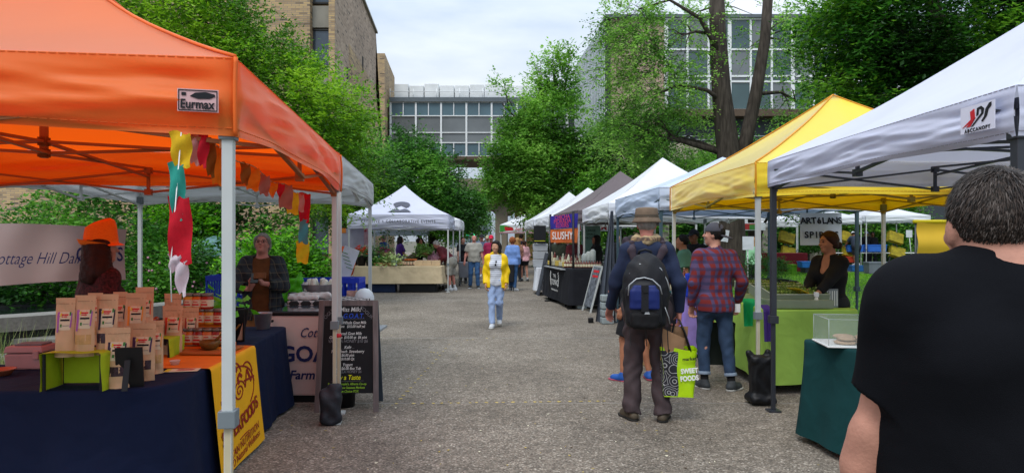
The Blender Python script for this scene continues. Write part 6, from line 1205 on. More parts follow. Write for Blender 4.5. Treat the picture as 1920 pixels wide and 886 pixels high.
for s_, u, v, sz in (('TAN NUTRITION', .55, .83, .075), ('AND Natural Wellness', .5, .92, .07)): p = bp2(u, v, .008); text_on(s_, sz, MAR, bt, p, bp2(u+.2, v-.03, .008)-p, (-.1, 0, 1), name='banner_text', shear=.1)
stroke([(.45, .79), (.55, .775), (.65, .77)], .003).build('flourish', MAR, bt)
# herb pot, frame sign, steel pot, cooler
X, Y = px(441, 5.5), 5.5; t = thing('herb_pot', 'black tapered pot of bright green basil leaves', 'potted plant', (X, Y, TZ)); m = MB(); m.lathe([(.06, 0), (.11, .26), (.115, .27), (.10, .27), (.095, .2)], n=18); m.build('pot', BLKP, t)
V, F, C, tw = leafset(np.random.RandomState(3), [(-.03, 0, .30, .08, .07, .03, 14)], .05, 4, .085, .2, -9, .3, .8); npmesh('leaves', V, F, [mat('basil', '#62bb22', .4, .15, 9, transl=.3)], t, smooth=False)
X, Y = tp(440, 640); t = thing('picture_frame', 'black framed price sign beside the basil pot', 'frame', (X, Y, TZ), .2); m = MB()
for (a, b_, c_, d_) in ((-.07, .0, .0, .28), (.07, .0, .0, .28)): m.box((a, 0, .14), (.014, .016, .28))
m.box((0, 0, .007), (.15, .016, .014)); m.box((0, 0, .273), (.15, .016, .014)); m.build('frame', BLKP, t); m = MB(); m.box((0, .002, .14), (.13, .006, .26)); m.build('sheet', mat('tan_sheet', '#b89a80', .7), t); m = MB(); [m.box((0, -.003, .22-.03*k), (.08, .002, .006)) for k in range(6)]; m.build('print', INK, t)
X, Y = tp(493, 616); t = thing('steel_pot', 'galvanised steel pot at the end of the navy table', 'pot', (X, Y, TZ)); m = MB(); m.lathe([(.06, 0), (.062, .004), (.083, .145), (.087, .15), (.083, .153), (.078, .146), (.058, .01)], n=24); m.build('vessel', mat('galvanised', '#8b8588', .35, .2, 12, metal=.7), t)
CPK = mat('pink_plastic', '#a87a78', .5, .08); t = thing('cooler', 'dusty pink cooler with grey lid beside the lime stand', 'cooler', (px(58, 4.35), 4.35, TZ), .1); t.scale = (.82, .8, .85); m = MB(); m.box((0, 0, .06), (.27, .2, .12), taper=1.04); m.build('cooler_body', CPK, t, bevel=.015); m = MB(); m.box((0, 0, .15), (.29, .22, .05), taper=.92); m.build('lid', CPK, t, bevel=.012); m = MB(); m.box((.02, .0, .182), (.2, .15, .014)); m.build('lid_panel', mat('grey_panel', '#6c6468', .6), t, bevel=.004); m = MB(); m.box((.1, -.115, .11), (.04, .02, .06)); m.build('latch', CPK, t, bevel=.004)
m = MB(); m.lathe([(.05, 0), (.075, .035), (.08, .038), (.072, .03), (.04, .006)], n=20); tag(m.build('clay_dish', mat('terracotta', '#a3583c', .7, .1), loc=(px(2, 4.1), 4.1, TZ)), 'shallow terracotta dish at the far left of the table', 'dish')
# small things: orange box behind jars
m = MB(); m.box((0, 0, .12), (.1, .08, .24)); tag(m.build('carton', mat('orange_carton', '#d9691c', .6), loc=(px(368, 5.4), 5.4, TZ), bevel=.002), 'small bright orange carton behind the jars', 'carton')
# ---------- pennants
PEN = {n: mat('pennant_'+n, c, .85, .12, 30, bump=.2, bs=300, transl=.25) for n, c in (('yellow', '#d8b31e'), ('teal', '#2f9a8c'), ('red', '#c0172a'), ('pink', '#c98a86'), ('ochre', '#8f551c'), ('orange', '#e07812'), ('white', '#cfc0c8'), ('blue', '#4f8f98'), ('mauve', '#a5685c'))}
bun = thing('bunting', 'string of mixed cloth pennants under the orange canopy', 'bunting', (-1.3, 2.72, 2.0))
def flag(col, x, y, z, w, h, rz, par, tip=0, sway=0.):
    def f(u, v):
        ww = w*(1-tip*v); return (x-bun.location.x*(par is bun)+math.cos(rz)*(u-.5)*ww+sway*v, y-bun.location.y*(par is bun)+math.sin(rz)*(u-.5)*ww+.012*math.sin(7*v+5*u), z-bun.location.z*(par is bun)-h*v+.01*math.sin(6*u))
    m = MB(); m.grid(f, 6, 10); m.build('pennant', PEN[col], par)
m = MB(); pts = []
A_, B_ = Vector((-1.27, 2.72, 2.02)), Vector((-1.78, 5.75, 1.98))
for i in range(25): t_ = i/24; p = A_.lerp(B_, t_); p.z -= .02*math.sin(PI*t_)+.03*math.sin(PI*t_*3)**2; pts.append(p)
m.tube([p-bun.location for p in pts], .003, 4); m.build('cord', mat('cord', '#b58a60', .8, 0), bun)
def at_px(x): # parameter where the string crosses px x
    return min(pts, key=lambda p: abs(960+p.x/p.y*FPX-x))
for (x, c, w_, h_, tip) in ((366, 'pink', .035, .13, 0), (381, 'red', .04, .14, .3), (396, 'ochre', .03, .16, 0), (410, 'orange', .05, .17, 0), (423, 'mauve', .03, .17, 0), (431, 'pink', .04, .14, 0), (460, 'ochre', .05, .11, .4), (474, 'orange', .07, .13, .1), (496, 'mauve', .06, .12, .2), (511, 'orange', .07, .10, .8), (525, 'red', .07, .10, .9), (536, 'mauve', .085, .17, 0), (549, 'yellow', .08, .17, 0), (562, 'pink', .065, .14, 0), (574, 'orange', .08, .12, .6)):
    p = at_px(x); X_ = p.y*(x-960)/FPX; flag(c, X_, p.y, p.z, w_*1.1, h_, .5, bun, tip)
Yh = 2.68
for (x0, x1, y0, y1, c, tip) in ((318, 357, 248, 312, 'yellow', .25), (315, 345, 306, 410, 'teal', .35), (316, 355, 368, 492, 'red', -.0), (315, 340, 476, 512, 'white', .2), (324, 352, 486, 552, 'white', .5)):
    flag(c, px((x0+x1)/2, Yh), Yh, pz(y0, Yh), (x1-x0)/FPX*Yh, (y1-y0)/FPX*Yh, .3, bun, tip, .01)
m = MB(); m.tube([Vector((px(340, Yh), Yh, pz(248, Yh)))-bun.location, Vector((px(322, Yh), Yh-.01, pz(500, Yh)))-bun.location, Vector((px(324, Yh), Yh-.01, pz(565, Yh)))-bun.location], .0025, 4); m.build('cord', WHI, bun)
Yh = 5.7
for (x0, x1, y0, y1, c, tip) in ((560, 582, 362, 416, 'red', .2), (562, 576, 410, 456, 'blue', -.3), (555, 580, 452, 493, 'yellow', .2)): flag(c, px((x0+x1)/2, Yh), Yh, pz(y0, Yh), (x1-x0)/FPX*Yh, (y1-y0)/FPX*Yh, .3, bun, tip)
# ---------- dairy banner and stall
t = thing('dairy_banner', 'white cloth banner reading Cottage Hill Dairy behind the orange hat', 'banner', (-5.2, 6.35, 0)); p0, p1 = Vector((-5.15, 6.35, 0)), Vector((px(235, 6.9), 6.9, 0))
bd = (p1-p0).normalized(); 
def bf(u, v): p = p0.lerp(p1, u); zt = 1.74-.03*u*1.6+.02*math.sin(PI*u); return (p.x+.012*math.sin(9*u+5*v)-t.location.x, p.y+.015*math.sin(14*u+3*v)-t.location.y, zt-(.62-.1*u)*v)
m = MB(); m.grid(bf, 40, 10); m.build('banner_cloth', mat('banner_vinyl', '#a8938f', .6, .05, 2), t)
NVI = mat('navy_ink', '#1c2458', .7, 0); nn = Vector((bd.y, -bd.x, 0)); o = Vector((px(79, 6.55), 6.5, 1.40))-t.location+nn*.03; text_on('Cottage Hill Dairy', .165, NVI, t, o, bd, (0, 0, 1), shear=.45, bold=-.001, wide=.66); o = Vector((px(188, 6.75), 6.75, 1.43))-t.location+nn*.035; text_on('GOATS', .2, NVI, t, o, bd, (0, 0, 1), bold=.003, wide=.62)
fz = thing('freezer_chest', 'white chest freezer with dark glass top printed GOAT', 'freezer', (-2.02, 6.78, 0)); m = MB(); m.box((0, 0, .46), (.74, .6, .78)); m.build('cabinet', mat('freezer_white', '#c9b2ab', .45, .04), fz, bevel=.02); m = MB(); m.box((0, 0, .04), (.7, .56, .07)); m.build('plinth', BLKP, fz); m = MB(); m.box((0, 0, .865), (.76, .62, .03)); m.build('lid_frame', BLKP, fz, bevel=.006); m = MB(); m.box((0, 0, .884), (.7, .55, .01)); m.build('glass_lid', mat('dark_glass', '#39414a', .08, .1, spec=.9), fz)
text_on('Cottage', .13, NVI, fz, (.12, -.305, .68), (1, 0, 0), (0, 0, 1), shear=.45, wide=.8); text_on('GOAT', .21, NVI, fz, (.06, -.305, .47), (1, 0, 0), (0, 0, 1), bold=.006); text_on('Farm Fresh', .12, NVI, fz, (.13, -.305, .27), (1, 0, 0), (0, 0, 1), bold=.003, shear=.2)
m = MB(); m.tube([(-.3, -.32, .80), (-.3, -.34, .80)], .014, 8); m.build('lock_knob', BLKP, fz)
CHK, N_, L_2, b_ = nodes_of('gingham', .85); _t = N_.new('ShaderNodeTexCoord'); _m = N_.new('ShaderNodeMapping'); _m.inputs['Rotation'].default_value = (0, .785, 0); _c = N_.new('ShaderNodeTexChecker'); _c.inputs['Scale'].default_value = 11; _c.inputs['Color1'].default_value = (.02, .02, .02, 1); _c.inputs['Color2'].default_value = (.45, .40, .39, 1); L_2.new(_t.outputs['Object'], _m.inputs[0]); L_2.new(_m.outputs[0], _c.inputs[0]); L_2.new(_c.outputs[0], b_.inputs['Base Color'])
cloth('tablecloth', 'black and white diamond gingham cloth behind the freezer', [(-2.42, 7.15), (-1.58, 7.15), (-1.62, 7.75), (-2.45, 7.75)], .93, .3, CHK, rad=.05, flare=.03, seed=12)
m = MB(); m.lathe([(.14, 0), (.15, .01), (.19, .15), (.195, .155), (.185, .15), (.14, .02)], n=24); tub = tag(m.build('steel_tub', mat('galvanised', '#8b8588'), loc=(px(600, 7.55), 7.5, .935)), 'round galvanised tub holding white yogurt bottles', 'tub')
for i in range(6):
    t = thing('yogurt_bottle', f'white capped yogurt bottle in the steel tub, {ORD[i]} going clockwise', 'bottle', (px(600, 7.55)+.09*math.cos(i*1.05), 7.5+.09*math.sin(i*1.05), 1.0), i*.7, 'white yogurt bottles in the steel tub'); M_ = Matrix.Rotation(.45*math.cos(i*2), 3, 'Y')
    m = MB(); m.lathe([(.034, 0), (.036, .09), (.03, .13), (.026, .15), (.0, .155)], n=14, cap=False, R3=M_); m.build('bottle', mat('milk_white', '#d5d2c4', .4, .03), t); m = MB(); m.lathe([(.037, .03), (.037, .07)], n=14, cap=False, R3=M_); m.build('label', GRNI if i % 2 else GOLD, t)
sdf('towel', [cone((-.2, 0, .03), (.2, .03, .03), .035), cone((-.1, .02, .05), (.22, .0, .05), .025), cone((-.2, -.05, .02), (.1, -.06, .02), .025)], .008, mat('white_towel', '#cfcac6', .9, .05, 20, bump=.4, bs=90), wr=.005, wf=50).location = (px(580, 7.3), 7.3, .935)
tag(bpy.data.objects['towel'], 'rolled white towel on the gingham cloth', 'towel')
m = MB(); m.lathe([(.04, 0), (.045, .03), (.045, .07), (.0, .075)], n=14, cap=False); tag(m.build('tin_cup', mat('dark_tin', '#4a4448', .4, .1, metal=.5), loc=(px(548, 7.35), 7.35, .935)), 'small dark tin beside the rolled towel', 'tin')
t = thing('squirt_bottle', 'clear squirt bottle of sanitiser left of the steel tub', 'bottle', (px(576, 7.4), 7.38, .935)); m = MB(); m.lathe([(.028, 0), (.03, .1), (.012, .13), (.012, .15)], n=12); m.build('bottle', mat('clear_plastic', '#a5b3ae', .15, .05, spec=.7), t); m = MB(); m.bar((0, 0, .15), (0, 0, .18), .02); m.bar((0, 0, .175), (-.04, 0, .175), .012); m.build('nozzle', WHI, t)
CBL = mat('cobalt_plastic', '#1a37b0', .45, .06)
def crate(label, c, w_, d_, h_, rz=0):
    t = thing('plastic_crate', label, 'crate', c, rz, 'cobalt blue folding crates'); m = MB()
    for (x, y, a, b__) in ((0, -d_/2, w_, .02), (0, d_/2, w_, .02), (-w_/2, 0, .02, d_), (w_/2, 0, .02, d_)):
        m.box((x, y, h_-.03), (a, b__+.005, .06)); m.box((x, y, .03), (a, b__, .06)); n_ = int(max(a, b__)/.06)
        for k in range(n_+1): q_ = -.5+k/n_; m.box((x+q_*(a if a > b__ else 0), y+q_*(b__ if b__ > a else 0), h_/2), (.02 if a > b__ else .018, .018 if a > b__ else .02, h_))
        m.box((x, y, h_*.5), (a, b__*.8, .05))
    m.box((0, 0, .01), (w_, d_, .02)); m.build('lattice', CBL, t)
for (lab, x, Y, z, w_, h_) in (('blue folding crate left of the grey haired woman', 433, 7.9, .62, .42, .55), ('upper blue crate right behind the steel tub', 622, 8.3, .78, .5, .33), ('blue crate left of the steel tub', 590, 8.35, .5, .4, .6), ('blue crate nearest the white domed bin', 655, 8.25, .5, .3, .62)): crate(lab, (px(x, Y), Y, z), w_, .34, h_)
folding_table('low table carrying the blue crates behind the dairy stall', (px(620, 8.3), 8.35), 1.3, .5, .5)
folding_table('low table under the blue crate left of the grey haired woman', (px(433, 7.9), 7.9), .6, .5, .62)
m = MB(); m.box((0, 0, .2), (.42, .3, .4)); tag(m.build('storage_tote', mat('azure_plastic', '#2a6fc0', .5), loc=(px(560, 8.9), 8.9, .62), bevel=.03), 'azure blue tote behind the lime plastic bag', 'tote')
sdf('plastic_bag', [rbox((0, 0, .14), (.24, .12, .28), .04), cone((-.08, 0, .28), (-.09, 0, .34), .03, .012), cone((.08, 0, .28), (.1, 0, .35), .03, .012)], .01, mat('lime_bag', '#5fbf22', .35, .12, 12, transl=.3), wr=.012, wf=35).location = (px(548, 7.9), 7.9, .85); tag(bpy.data.objects['plastic_bag'], 'bright green plastic bag behind the gingham cloth', 'bag')
folding_table('small table holding the green plastic bag', (px(548, 7.9), 7.95), .4, .3, .85)
t = thing('domed_bin', 'small white swing bin with domed lid behind the chalkboard', 'bin', (px(683, 7.6), 7.6, .52)); m = MB(); m.lathe([(.09, 0), (.11, .38), (.11, .385)], n=22); m.build('bin_body', mat('bin_white', '#c5c9cd', .35, .03), t); m = MB(); m.lathe([(.112, .385), (.11, .42), (.09, .47), (.05, .505), (0.001, .515)], n=22, cap=False); m.build('dome_lid', mat('bin_white', '#c5c9cd'), t); m = MB(); m.lathe([(.107, .22), (.1135, .38)], n=22, cap=False); m.build('green_band', mat('pale_green_print', '#9ec27a', .5, .3, 14), t)
folding_table('small table holding the white domed bin', (px(683, 7.6), 7.6), .3, .3, .52)
t = thing('photo_poster', 'tall photo poster of people beside the white domed bin', 'poster', (px(661, 7.75), 7.75, .55)); m = MB(); m.box((0, 0, .22), (.13, .02, .45)); m.build('panel', mat('poster_blend', '#b08a80', .6, .6, 14), t); folding_table('small stool table under the photo poster', (px(661, 7.75), 7.8), .2, .2, .55)
# leaning white info card right of far orange pole
t = thing('info_card', 'tilted white information card right of the far orange canopy pole', 'sign', (px(650, 8.6), 8.6, 1.12)); m = MB(); m.box((0, 0, .16), (.2, .01, .42), rot=Matrix.Rotation(.35, 3, 'Y')); m.build('card', WHC, t); m = MB(); [m.box((0-.03+.018*k, -.008, .3-.05*k), (.1, .003, .008), rot=Matrix.Rotation(.35, 3, 'Y')) for k in range(5)]; m.build('print', GRNI, t); folding_table('small table under the tilted information card', (px(650, 8.6), 8.65), .3, .3, 1.0)
# ---------- chalkboard A frame
cb = thing('chalkboard_sign', 'grey framed chalkboard A-board with goat milk prices', 'sign', (px(650, 6.12), 6.12, 0), .05); FR = mat('weathered_wood', '#6f6462', .8, .25, 6, stretch=(4, 4, .6)); CBK = mat('chalkboard', '#17181b', .7, .2, 4)
tl = .10; lean_ = lambda z: tl*z
for s_ in (-1, 1):
    m = MB(); m.bar((s_*(.245+.022), 0, 0), (s_*.245, lean_(1.02), 1.02), .05, .025); m.build('side_rail', FR, cb, bevel=.003)
    m = MB(); m.bar((s_*.25, .42, 0), (s_*.245, lean_(1.02)+.03, 1.0), .045, .025); m.build('rear_leg', mat('slate_paint', '#3c4650', .7), cb)
m = MB(); m.bar((-.245, lean_(.995), .995), (.245, lean_(.995), .995), .025, .05); m.build('top_rail', FR, cb)
m = MB(); m.box((0, lean_(.57)+.004, .57), (.49, .012, .8), rot=Matrix.Rotation(-math.atan(tl), 3, 'X')); m.build('slate', CBK, cb)
m = MB(); m.box((0, .4, .55), (.48, .01, .7), rot=Matrix.Rotation(math.atan(.34), 3, 'X')); m.build('rear_slate', CBK, cb)
CHW, CHB, CHYE, CHG, CHF = mat('chalk_white', '#d4d4d0', .9, .1, 60), mat('chalk_blue', '#2f56c8', .9, 0), mat('chalk_yellow', '#e0e01e', .9, 0), mat('chalk_green', '#8fbf35', .9, 0), mat('chalk_faint', '#77777a', .9, 0)
for s_, z, sz, m_, x_ in (('Miss Milk?', .935, .058, CHW, .02), ('GO G.O.A.T.', .875, .062, CHB, .0), ('Grade A Whole Goat Milk', .815, .036, CHW, 0), ('$8.00 pint   $15.00 half gal', .78, .034, CHW, 0), ('Flavored Goat Milk', .715, .038, CHW, 0), ('Chocolate  $10.00 qt  $6 pint', .68, .034, CHW, 0), ('VANILLA HONEY $10 $6', .645, .04, CHF, 0), ('Kefir', .59, .038, CHW, 0), ('Plain  Peach  Strawberry', .552, .036, CHW, 0), ('$6.00 pint', .518, .034, CHW, 0), ('$10.00 Qt', .484, .034, CHW, 0), ('Yogurt', .432, .038, CHW, 0), ('Plain $6.00 8oz Tub', .398, .036, CHW, 0), ('VANILLA HONEY $6', .368, .034, CHF, 0), ('Try a Taste', .316, .062, CHYE, 0), ("Find us at People's, Alberta Co-op", .258, .03, CHG, 0), ('East side New Seasons Markets', .225, .03, CHG, 0), ('Market Choice PDX', .192, .03, CHG, 0)):
    text_on(s_, sz, m_, cb, (x_, lean_(z)-.006, z), (1, 0, 0), (0, tl, 1), shear=.18, name='chalk_line', bold=.0006, wide=.84)
text_on('YOGURT', .045, CHF, cb, (-.175, lean_(.9)-.006, .9), (.7, 0, .7), (0, tl, 1)); text_on('YOGURT', .045, CHF, cb, (.175, lean_(.9)-.006, .9), (.7, 0, -.7), (.7, tl, .7))
for z, w_ in ((.845, .3), (.798, .22), (.7, .2), (.575, .12), (.28, .3)): m = MB(); m.bar((-w_/2, lean_(z)-.006, z), (w_/2, lean_(z)-.006, z+.006), .003, .002); m.build('chalk_underline', CHF, cb)
# sandbags and buckets
def weightbag(label, c, s_=1., rz=0, col=None):
    o = sdf('sandbag', [rbox((0, 0, .13*s_), (.17*s_, .13*s_, .26*s_), .045*s_), cone((0, 0, .25*s_), (0, 0, .31*s_), .05*s_, .03*s_), cone((-.05*s_, 0, .26*s_), (.06*s_, 0, .30*s_), .03*s_)], .008, col or mat('sandbag_nylon', '#24262d', .55, .15, 8, bump=.3, bs=40), wr=.009, wf=26, k=.04); o.location = c; o.rotation_euler = (0, 0, rz); return tag(o, label, 'sandbag')
weightbag('slumped dark sandbag at the foot of the far orange canopy pole', (px(622, 5.75), 5.72, 0), 1.05, .2)
m = MB(); m.lathe([(.1, 0), (.11, .14), (.115, .145), (.1, .14)], n=18); tag(m.build('black_bucket', BLKP, loc=(px(645, 6.35), 6.35, 0)), 'small black bucket behind the chalkboard', 'bucket')
# red tie on pole
m = MB(); m.lathe([(.026, 0), (.03, .015), (.026, .03)], n=8); tag(m.build('red_tie', RED, loc=(px(634, 5.78), 5.78, .74)), 'small red tie knotted on the far orange canopy pole', 'tie')
# ================= EVENT STALL GOODS =================
def bucket_flowers(label, x, Y, z, cols, n, spread, hgt, pot=True, seed=0):
    t = thing('flower_bucket', label, 'flowers', (px(x, Y), Y, z)); rs = np.random.RandomState(seed)
    m = MB(); m.lathe([(.11, 0), (.15, .3), (.155, .31), (.14, .3)], n=18); m.build('bucket', BLKP if pot else mat('kraft_paper', '#b58f6a'), t)
    V, F, C, tw = leafset(rs, [(0, 0, .38, spread, spread*.8, .1, 40)], .12, 6, .07, 0, -9); npmesh('leaves', V, F, [mat('flower_leaf', '#4f7d35', .5, .2)], t, smooth=False)
    for c_ in cols:
        m = MB()
        for i in range(n):
            a, r_ = rs.uniform(0, 6.28), spread*math.sqrt(rs.rand()); cx_, cy_, cz_ = r_*math.cos(a), r_*.8*math.sin(a), hgt*(1-.3*(r_/spread)**2)+rs.uniform(-.05, .05)
            for k in range(6): b = k*PI/3+a; m.add([(cx_, cy_, cz_), (cx_+.035*math.cos(b-.5), cy_+.035*math.sin(b-.5), cz_+.02), (cx_+.055*math.cos(b), cy_+.055*math.sin(b), cz_+.012), (cx_+.035*math.cos(b+.5), cy_+.035*math.sin(b+.5), cz_+.02)], [(0, 1, 2, 3)])
            m.ball((cx_, cy_, cz_+.01), .018, 6)
        m.build('blooms', c_, t)
BLO = {n: mat('bloom_'+n, c, .6, .15, 20, transl=.3) for n, c in (('orange', '#e8502a'), ('pink', '#d4388a'), ('white', '#d0d4c4'), ('rose', '#c05a70'), ('purple', '#6a4a8a'))}
bucket_flowers('black bucket of bright orange flowers on the beige table', 678, 20.3, .80, [BLO['orange']], 34, .3, .58, seed=1)
bucket_flowers('black bucket of rose and white flowers behind the orange ones', 664, 21.0, .80, [BLO['rose'], BLO['white']], 22, .3, .62, seed=2)
bucket_flowers('bucket of white filler flowers behind the pole', 700, 21.0, .86, [BLO['white']], 44, .35, .62, seed=3)
bucket_flowers('brown wrapped bucket of purple flowers', 694, 20.3, .80, [BLO['purple']], 14, .16, .45, seed=4)
bucket_flowers('brown wrapped bucket of magenta pink flowers', 721, 20.6, .90, [BLO['pink']], 30, .24, .42, pot=False, seed=5)
def heap(name, label, cat, x, Y, z, r, mts, n=40, leaf=.1, ln=.15):
    t = thing(name, label, cat, (px(x, Y), Y, z)); m = MB(); m.lathe([(r*.8, 0), (r, .1), (r*.93, .1)], n=14); m.build('basket', mat('basket_tan', '#b08a5a', .8, .2), t); V, F, C, tw = leafset(np.random.RandomState(int(x)), [(0, 0, .14, r, r*.7, .06, n)], ln, 7, leaf, 0, -9, .3, .5); npmesh('leaves', V, F, mts, t, smooth=False)
heap('herb_basket', 'basket of leafy green herbs on the beige table', 'basket', 712, 20.3, .8, .22, [mat('herb_green', '#4f8a2c', .5, .2)])
heap('leek_basket', 'basket of pale green celery on the beige table', 'basket', 732, 20.3, .8, .26, [mat('celery_green', '#9aae6a', .5, .2)], leaf=.13, ln=.2)
heap('greens_bunch', 'big bunch of bright leafy greens held by the black topped vendor', 'greens', 797, 21.4, 1.1, .16, [mat('lettuce_green', '#86b054', .5, .2)], n=60, leaf=.12)
m = MB(); m.box((0, 0, .09), (.2, .02, .18)); tag(m.build('price_card', mat('blank_card', '#c3cbd8', .7), loc=(px(738, 20.15), 20.15, .81)), 'blank pale price card on the beige table', 'card')
for i in range(4): jar(f'small labelled jar in the row of four, {ORD[i]} from the left', px(748+3.4*i, 20.3), 20.3, .81+.0*i, .04, .22, mat('amber_glass', '#5a3a22', .3), group='jars on the beige stall')
for i in range(8): jar(f'slim orange capped bottle, {ORD[i]} from the left on the beige stall', px(761+2.6*i, 20.3), 20.25+.1*(i % 2), .81, .03, .2, mat('amber_glass', '#5a3a22'), group='orange capped bottles on the beige stall', lid=mat('orange_cap', '#c0602a', .5, 0))
for i in range(3):
    m = MB(); m.box((0, 0, .08), (.26, .25, .16), taper=.95); tag(m.build('wooden_box', mat('pale_wood', '#bfa583', .7, .1), loc=(px(786+16*i, 20.35), 20.35, .805), bevel=.008), f'pale wooden box on the beige stall, {ORD[i]} from the left', 'box', 'pale wooden boxes on the beige stall')
for i, (x, Y) in enumerate(((812, 21.3), (820, 21.0))):
    o = sdf('pink_bag', [ell((0, 0, .16), (.2, .15, .17)), cone((0, 0, .3), (.03, 0, .42), .06, .03)], .02, mat('pink_plastic_bag', '#c08a9a', .4, .15, 9, transl=.3), wr=.02, wf=25); o.location = (px(x, Y), Y, .81); tag(o, ['crumpled pink plastic bag on the side table, left', 'crumpled pink plastic bag on the side table, right'][i], 'bag')
t = thing('stall_banner', 'grey and purple hanging banner with orange sunburst at the flower stall', 'banner', (px(655, 20.6), 20.6, 1.35)); m = MB(); m.box((0, 0, .28), (.9, .02, .62)); m.build('cloth', mat('banner_grey', '#9a9cae', .7, .15, 3), t); m = MB(); m.prism([(-.45, .45), (-.1, .45), (-.1, .6), (-.45, .6)], (0, -.014, 0), (1, 0, 0), (0, 0, 1), .004); m.build('orange_corner', mat('corner_orange', '#c87830', .7), t)
t = thing('stall_banner', 'small pink and white hanging poster at the flower stall', 'banner', (px(681, 20.8), 20.8, 1.45)); m = MB(); m.box((0, 0, .25), (.3, .015, .55)); m.build('cloth', mat('pink_poster', '#c9a0aa', .7, .2, 9), t); text_on('FARM', .09, RED, t, (0, -.012, .42), (1, 0, 0), (0, 0, 1), bold=.004)
m = MB(); m.lathe([(.02, -.5), (.3, -.35), (.38, 0), (.3, .35), (.02, .5)], n=16, cap=False, R3=Matrix.Diagonal((1, .1, 1))); tag(m.build('orange_sail', mat('sail_orange', '#c8552a', .7, .15, 2), loc=(px(645, 20.2), 20.1, .9)), 'large orange oval print board left of the flower buckets', 'board')
# carts
def cart(label, x, Y, col, rz=0, z0=0):
    t = thing('shopping_cart', label, 'cart', (px(x, Y), Y, 0), rz); m = MB(); m.box((0, 0, .55), (.42, .3, .55), taper=1.08); m.build('bag', col, t, bevel=.03); m = MB(); m.tube([(-.2, .17, .2), (-.2, .2, 1.0), (.2, .2, 1.0), (.2, .17, .2)], .012, 5); m.tube([(-.2, -.14, .15), (.2, -.14, .15)], .012, 5); m.build('frame', STB, t)
    for sx_ in (-1, 1):
        for sy_ in (-1, 1): m = MB(); m.lathe([(.07, -.015), (.08, 0), (.07, .015)], (sx_*.2, sy_*.13, .08), 12, R3=Matrix.Rotation(R(90), 3, 'Y')); m.build('wheel', BLKP, t)
cart('grey folding shopping cart pushed by the woman in black', 872, 23.2, mat('cart_grey', '#6a6d75', .7), .1)
cart('dark green shopping trolley beside the stooping man', 838, 21.4, mat('cart_green', '#1c4a3a', .7), .5)
cart('small dark stroller beside the ginger haired woman', 951, 20.8, DARK, 0)
# ================= RIGHT STALLS =================
# slushy signs
p0, p1 = Vector((px(1032, 17.3), 17.3, 0)), Vector((px(1083, 15.35), 15.35, 0)); d_ = (p1-p0).normalized(); n_ = Vector((d_.y, -d_.x, 0)); n_ = n_ if n_.y < 0 else -n_
sg_ = {}
for nm, lab, zt, zb_, col in (('chicha_sign', 'purple blue sign with red lettering CHICHA MORADA ELIXIRS', 2.20, 1.87, mat('indigo_cloth', '#2a2590', .7, .08)), ('slushy_sign', 'orange cloth sign with white lettering SLUSHY', 1.855, 1.52, mat('orange_sign', '#d0672e', .7, .08))):
    c = (p0+p1)/2; t = thing(nm, lab, 'sign', (c.x, c.y, zb_)); m = MB(); L_ = (p1-p0).length
    m.grid(lambda u, v: tuple(d_*(u-.5)*L_+n_*.012*math.sin(8*u+3*v)+Vector((0, 0, v*(zt-zb_)))), 16, 6); m.build('sign_cloth', col, t); sg_[nm] = (t, L_)
rl = Vector((d_.x, d_.y, 0))
for s_, z in (('CHICHA', .27), ('MORADA', .17), ('ELIXIRS', .065)): text_on(s_, .15, mat('salmon_ink', '#e2405a', .6, 0), sg_['chicha_sign'][0], n_*.03+Vector((0, 0, z)), rl, (0, 0, 1), bold=-.001, wide=2.0)
text_on('SLUSHY', .26, WHI, sg_['slushy_sign'][0], n_*.03+Vector((0, 0, .165)), rl, (0, 0, 1), bold=.003, wide=1.75)
for (x, Y, lab) in ((1075, 15.35, 'black pole nearest carrying the slushy signs'), (1032, 17.3, 'black pole farther carrying the slushy signs')):
    t = thing('sign_pole', lab, 'pole', (px(x, Y), Y, 0)); m = MB(); m.tube([(0, 0, 0), (0, 0, 2.25)], .028, 8); m.build('pole', BLKP, t); m = MB(); m.box((0, 0, .01), (.3, .3, .02)); m.build('base_plate', BLKP, t)
CRM = mat('cream_sign', '#b5bcb8', .7, .1)
# bottles on the slushy table
AMB = mat('amber_bottle', '#6a2412', .2, .3, spec=.7); CLR = mat('pale_bottle', '#b8b49c', .25, .15, spec=.6); YLB = mat('yellow_box', '#b8a04a', .6, .2)
def bottle(label, X, Y, z, r, h, mt, group, capm=None):
    t = thing('bottle', label, 'bottle', (X, Y, z), 0, group); m = MB(); m.lathe([(r*.9, 0), (r, .01), (r, h*.6), (r*.4, h*.78), (r*.35, h*.93)], n=10); m.build('glass', mt, t); m = MB(); m.lathe([(r*.42, h*.92), (r*.42, h)], n=8); m.build('cap', capm or BLKP, t); m = MB(); m.lathe([(r*1.02, h*.15), (r*1.02, h*.5)], n=10, cap=False); m.build('label', LBL, t)
rr = random.Random(2)
for i in range(16): x = 1036+5.3*i; Y = 18-2.3*min(1, i/7); bottle(f'{"amber" if i % 2 else "pale"} bottle on the slushy table back row, {ORD[i]} from the left', px(x, Y), Y+.25, .935, .045, .26+.1*rr.random(), AMB if i % 2 else CLR, 'bottles on the slushy stall back row')
for i in range(14): x = 1060+5*i; Y = 15.9 if i < 4 else 15.6; bottle(f'small amber jar bottle on the slushy table front row, {ORD[i]} from the left', px(x, Y), Y, .935, .035, .17, AMB, 'bottles on the slushy stall front row')
for i in range(6): m = MB(); Y = 17.8-.35*i; m.box((0, 0, .05), (.14, .2, .1+.02*(i % 3))); tag(m.build('carton', [YLB, CLR][i % 2], loc=(px(1032+7*i, Y), Y, .935), bevel=.006), f'small pale carton along the slushy table edge, {ORD[i]} from the far end', 'carton', 'cartons on the slushy stall')
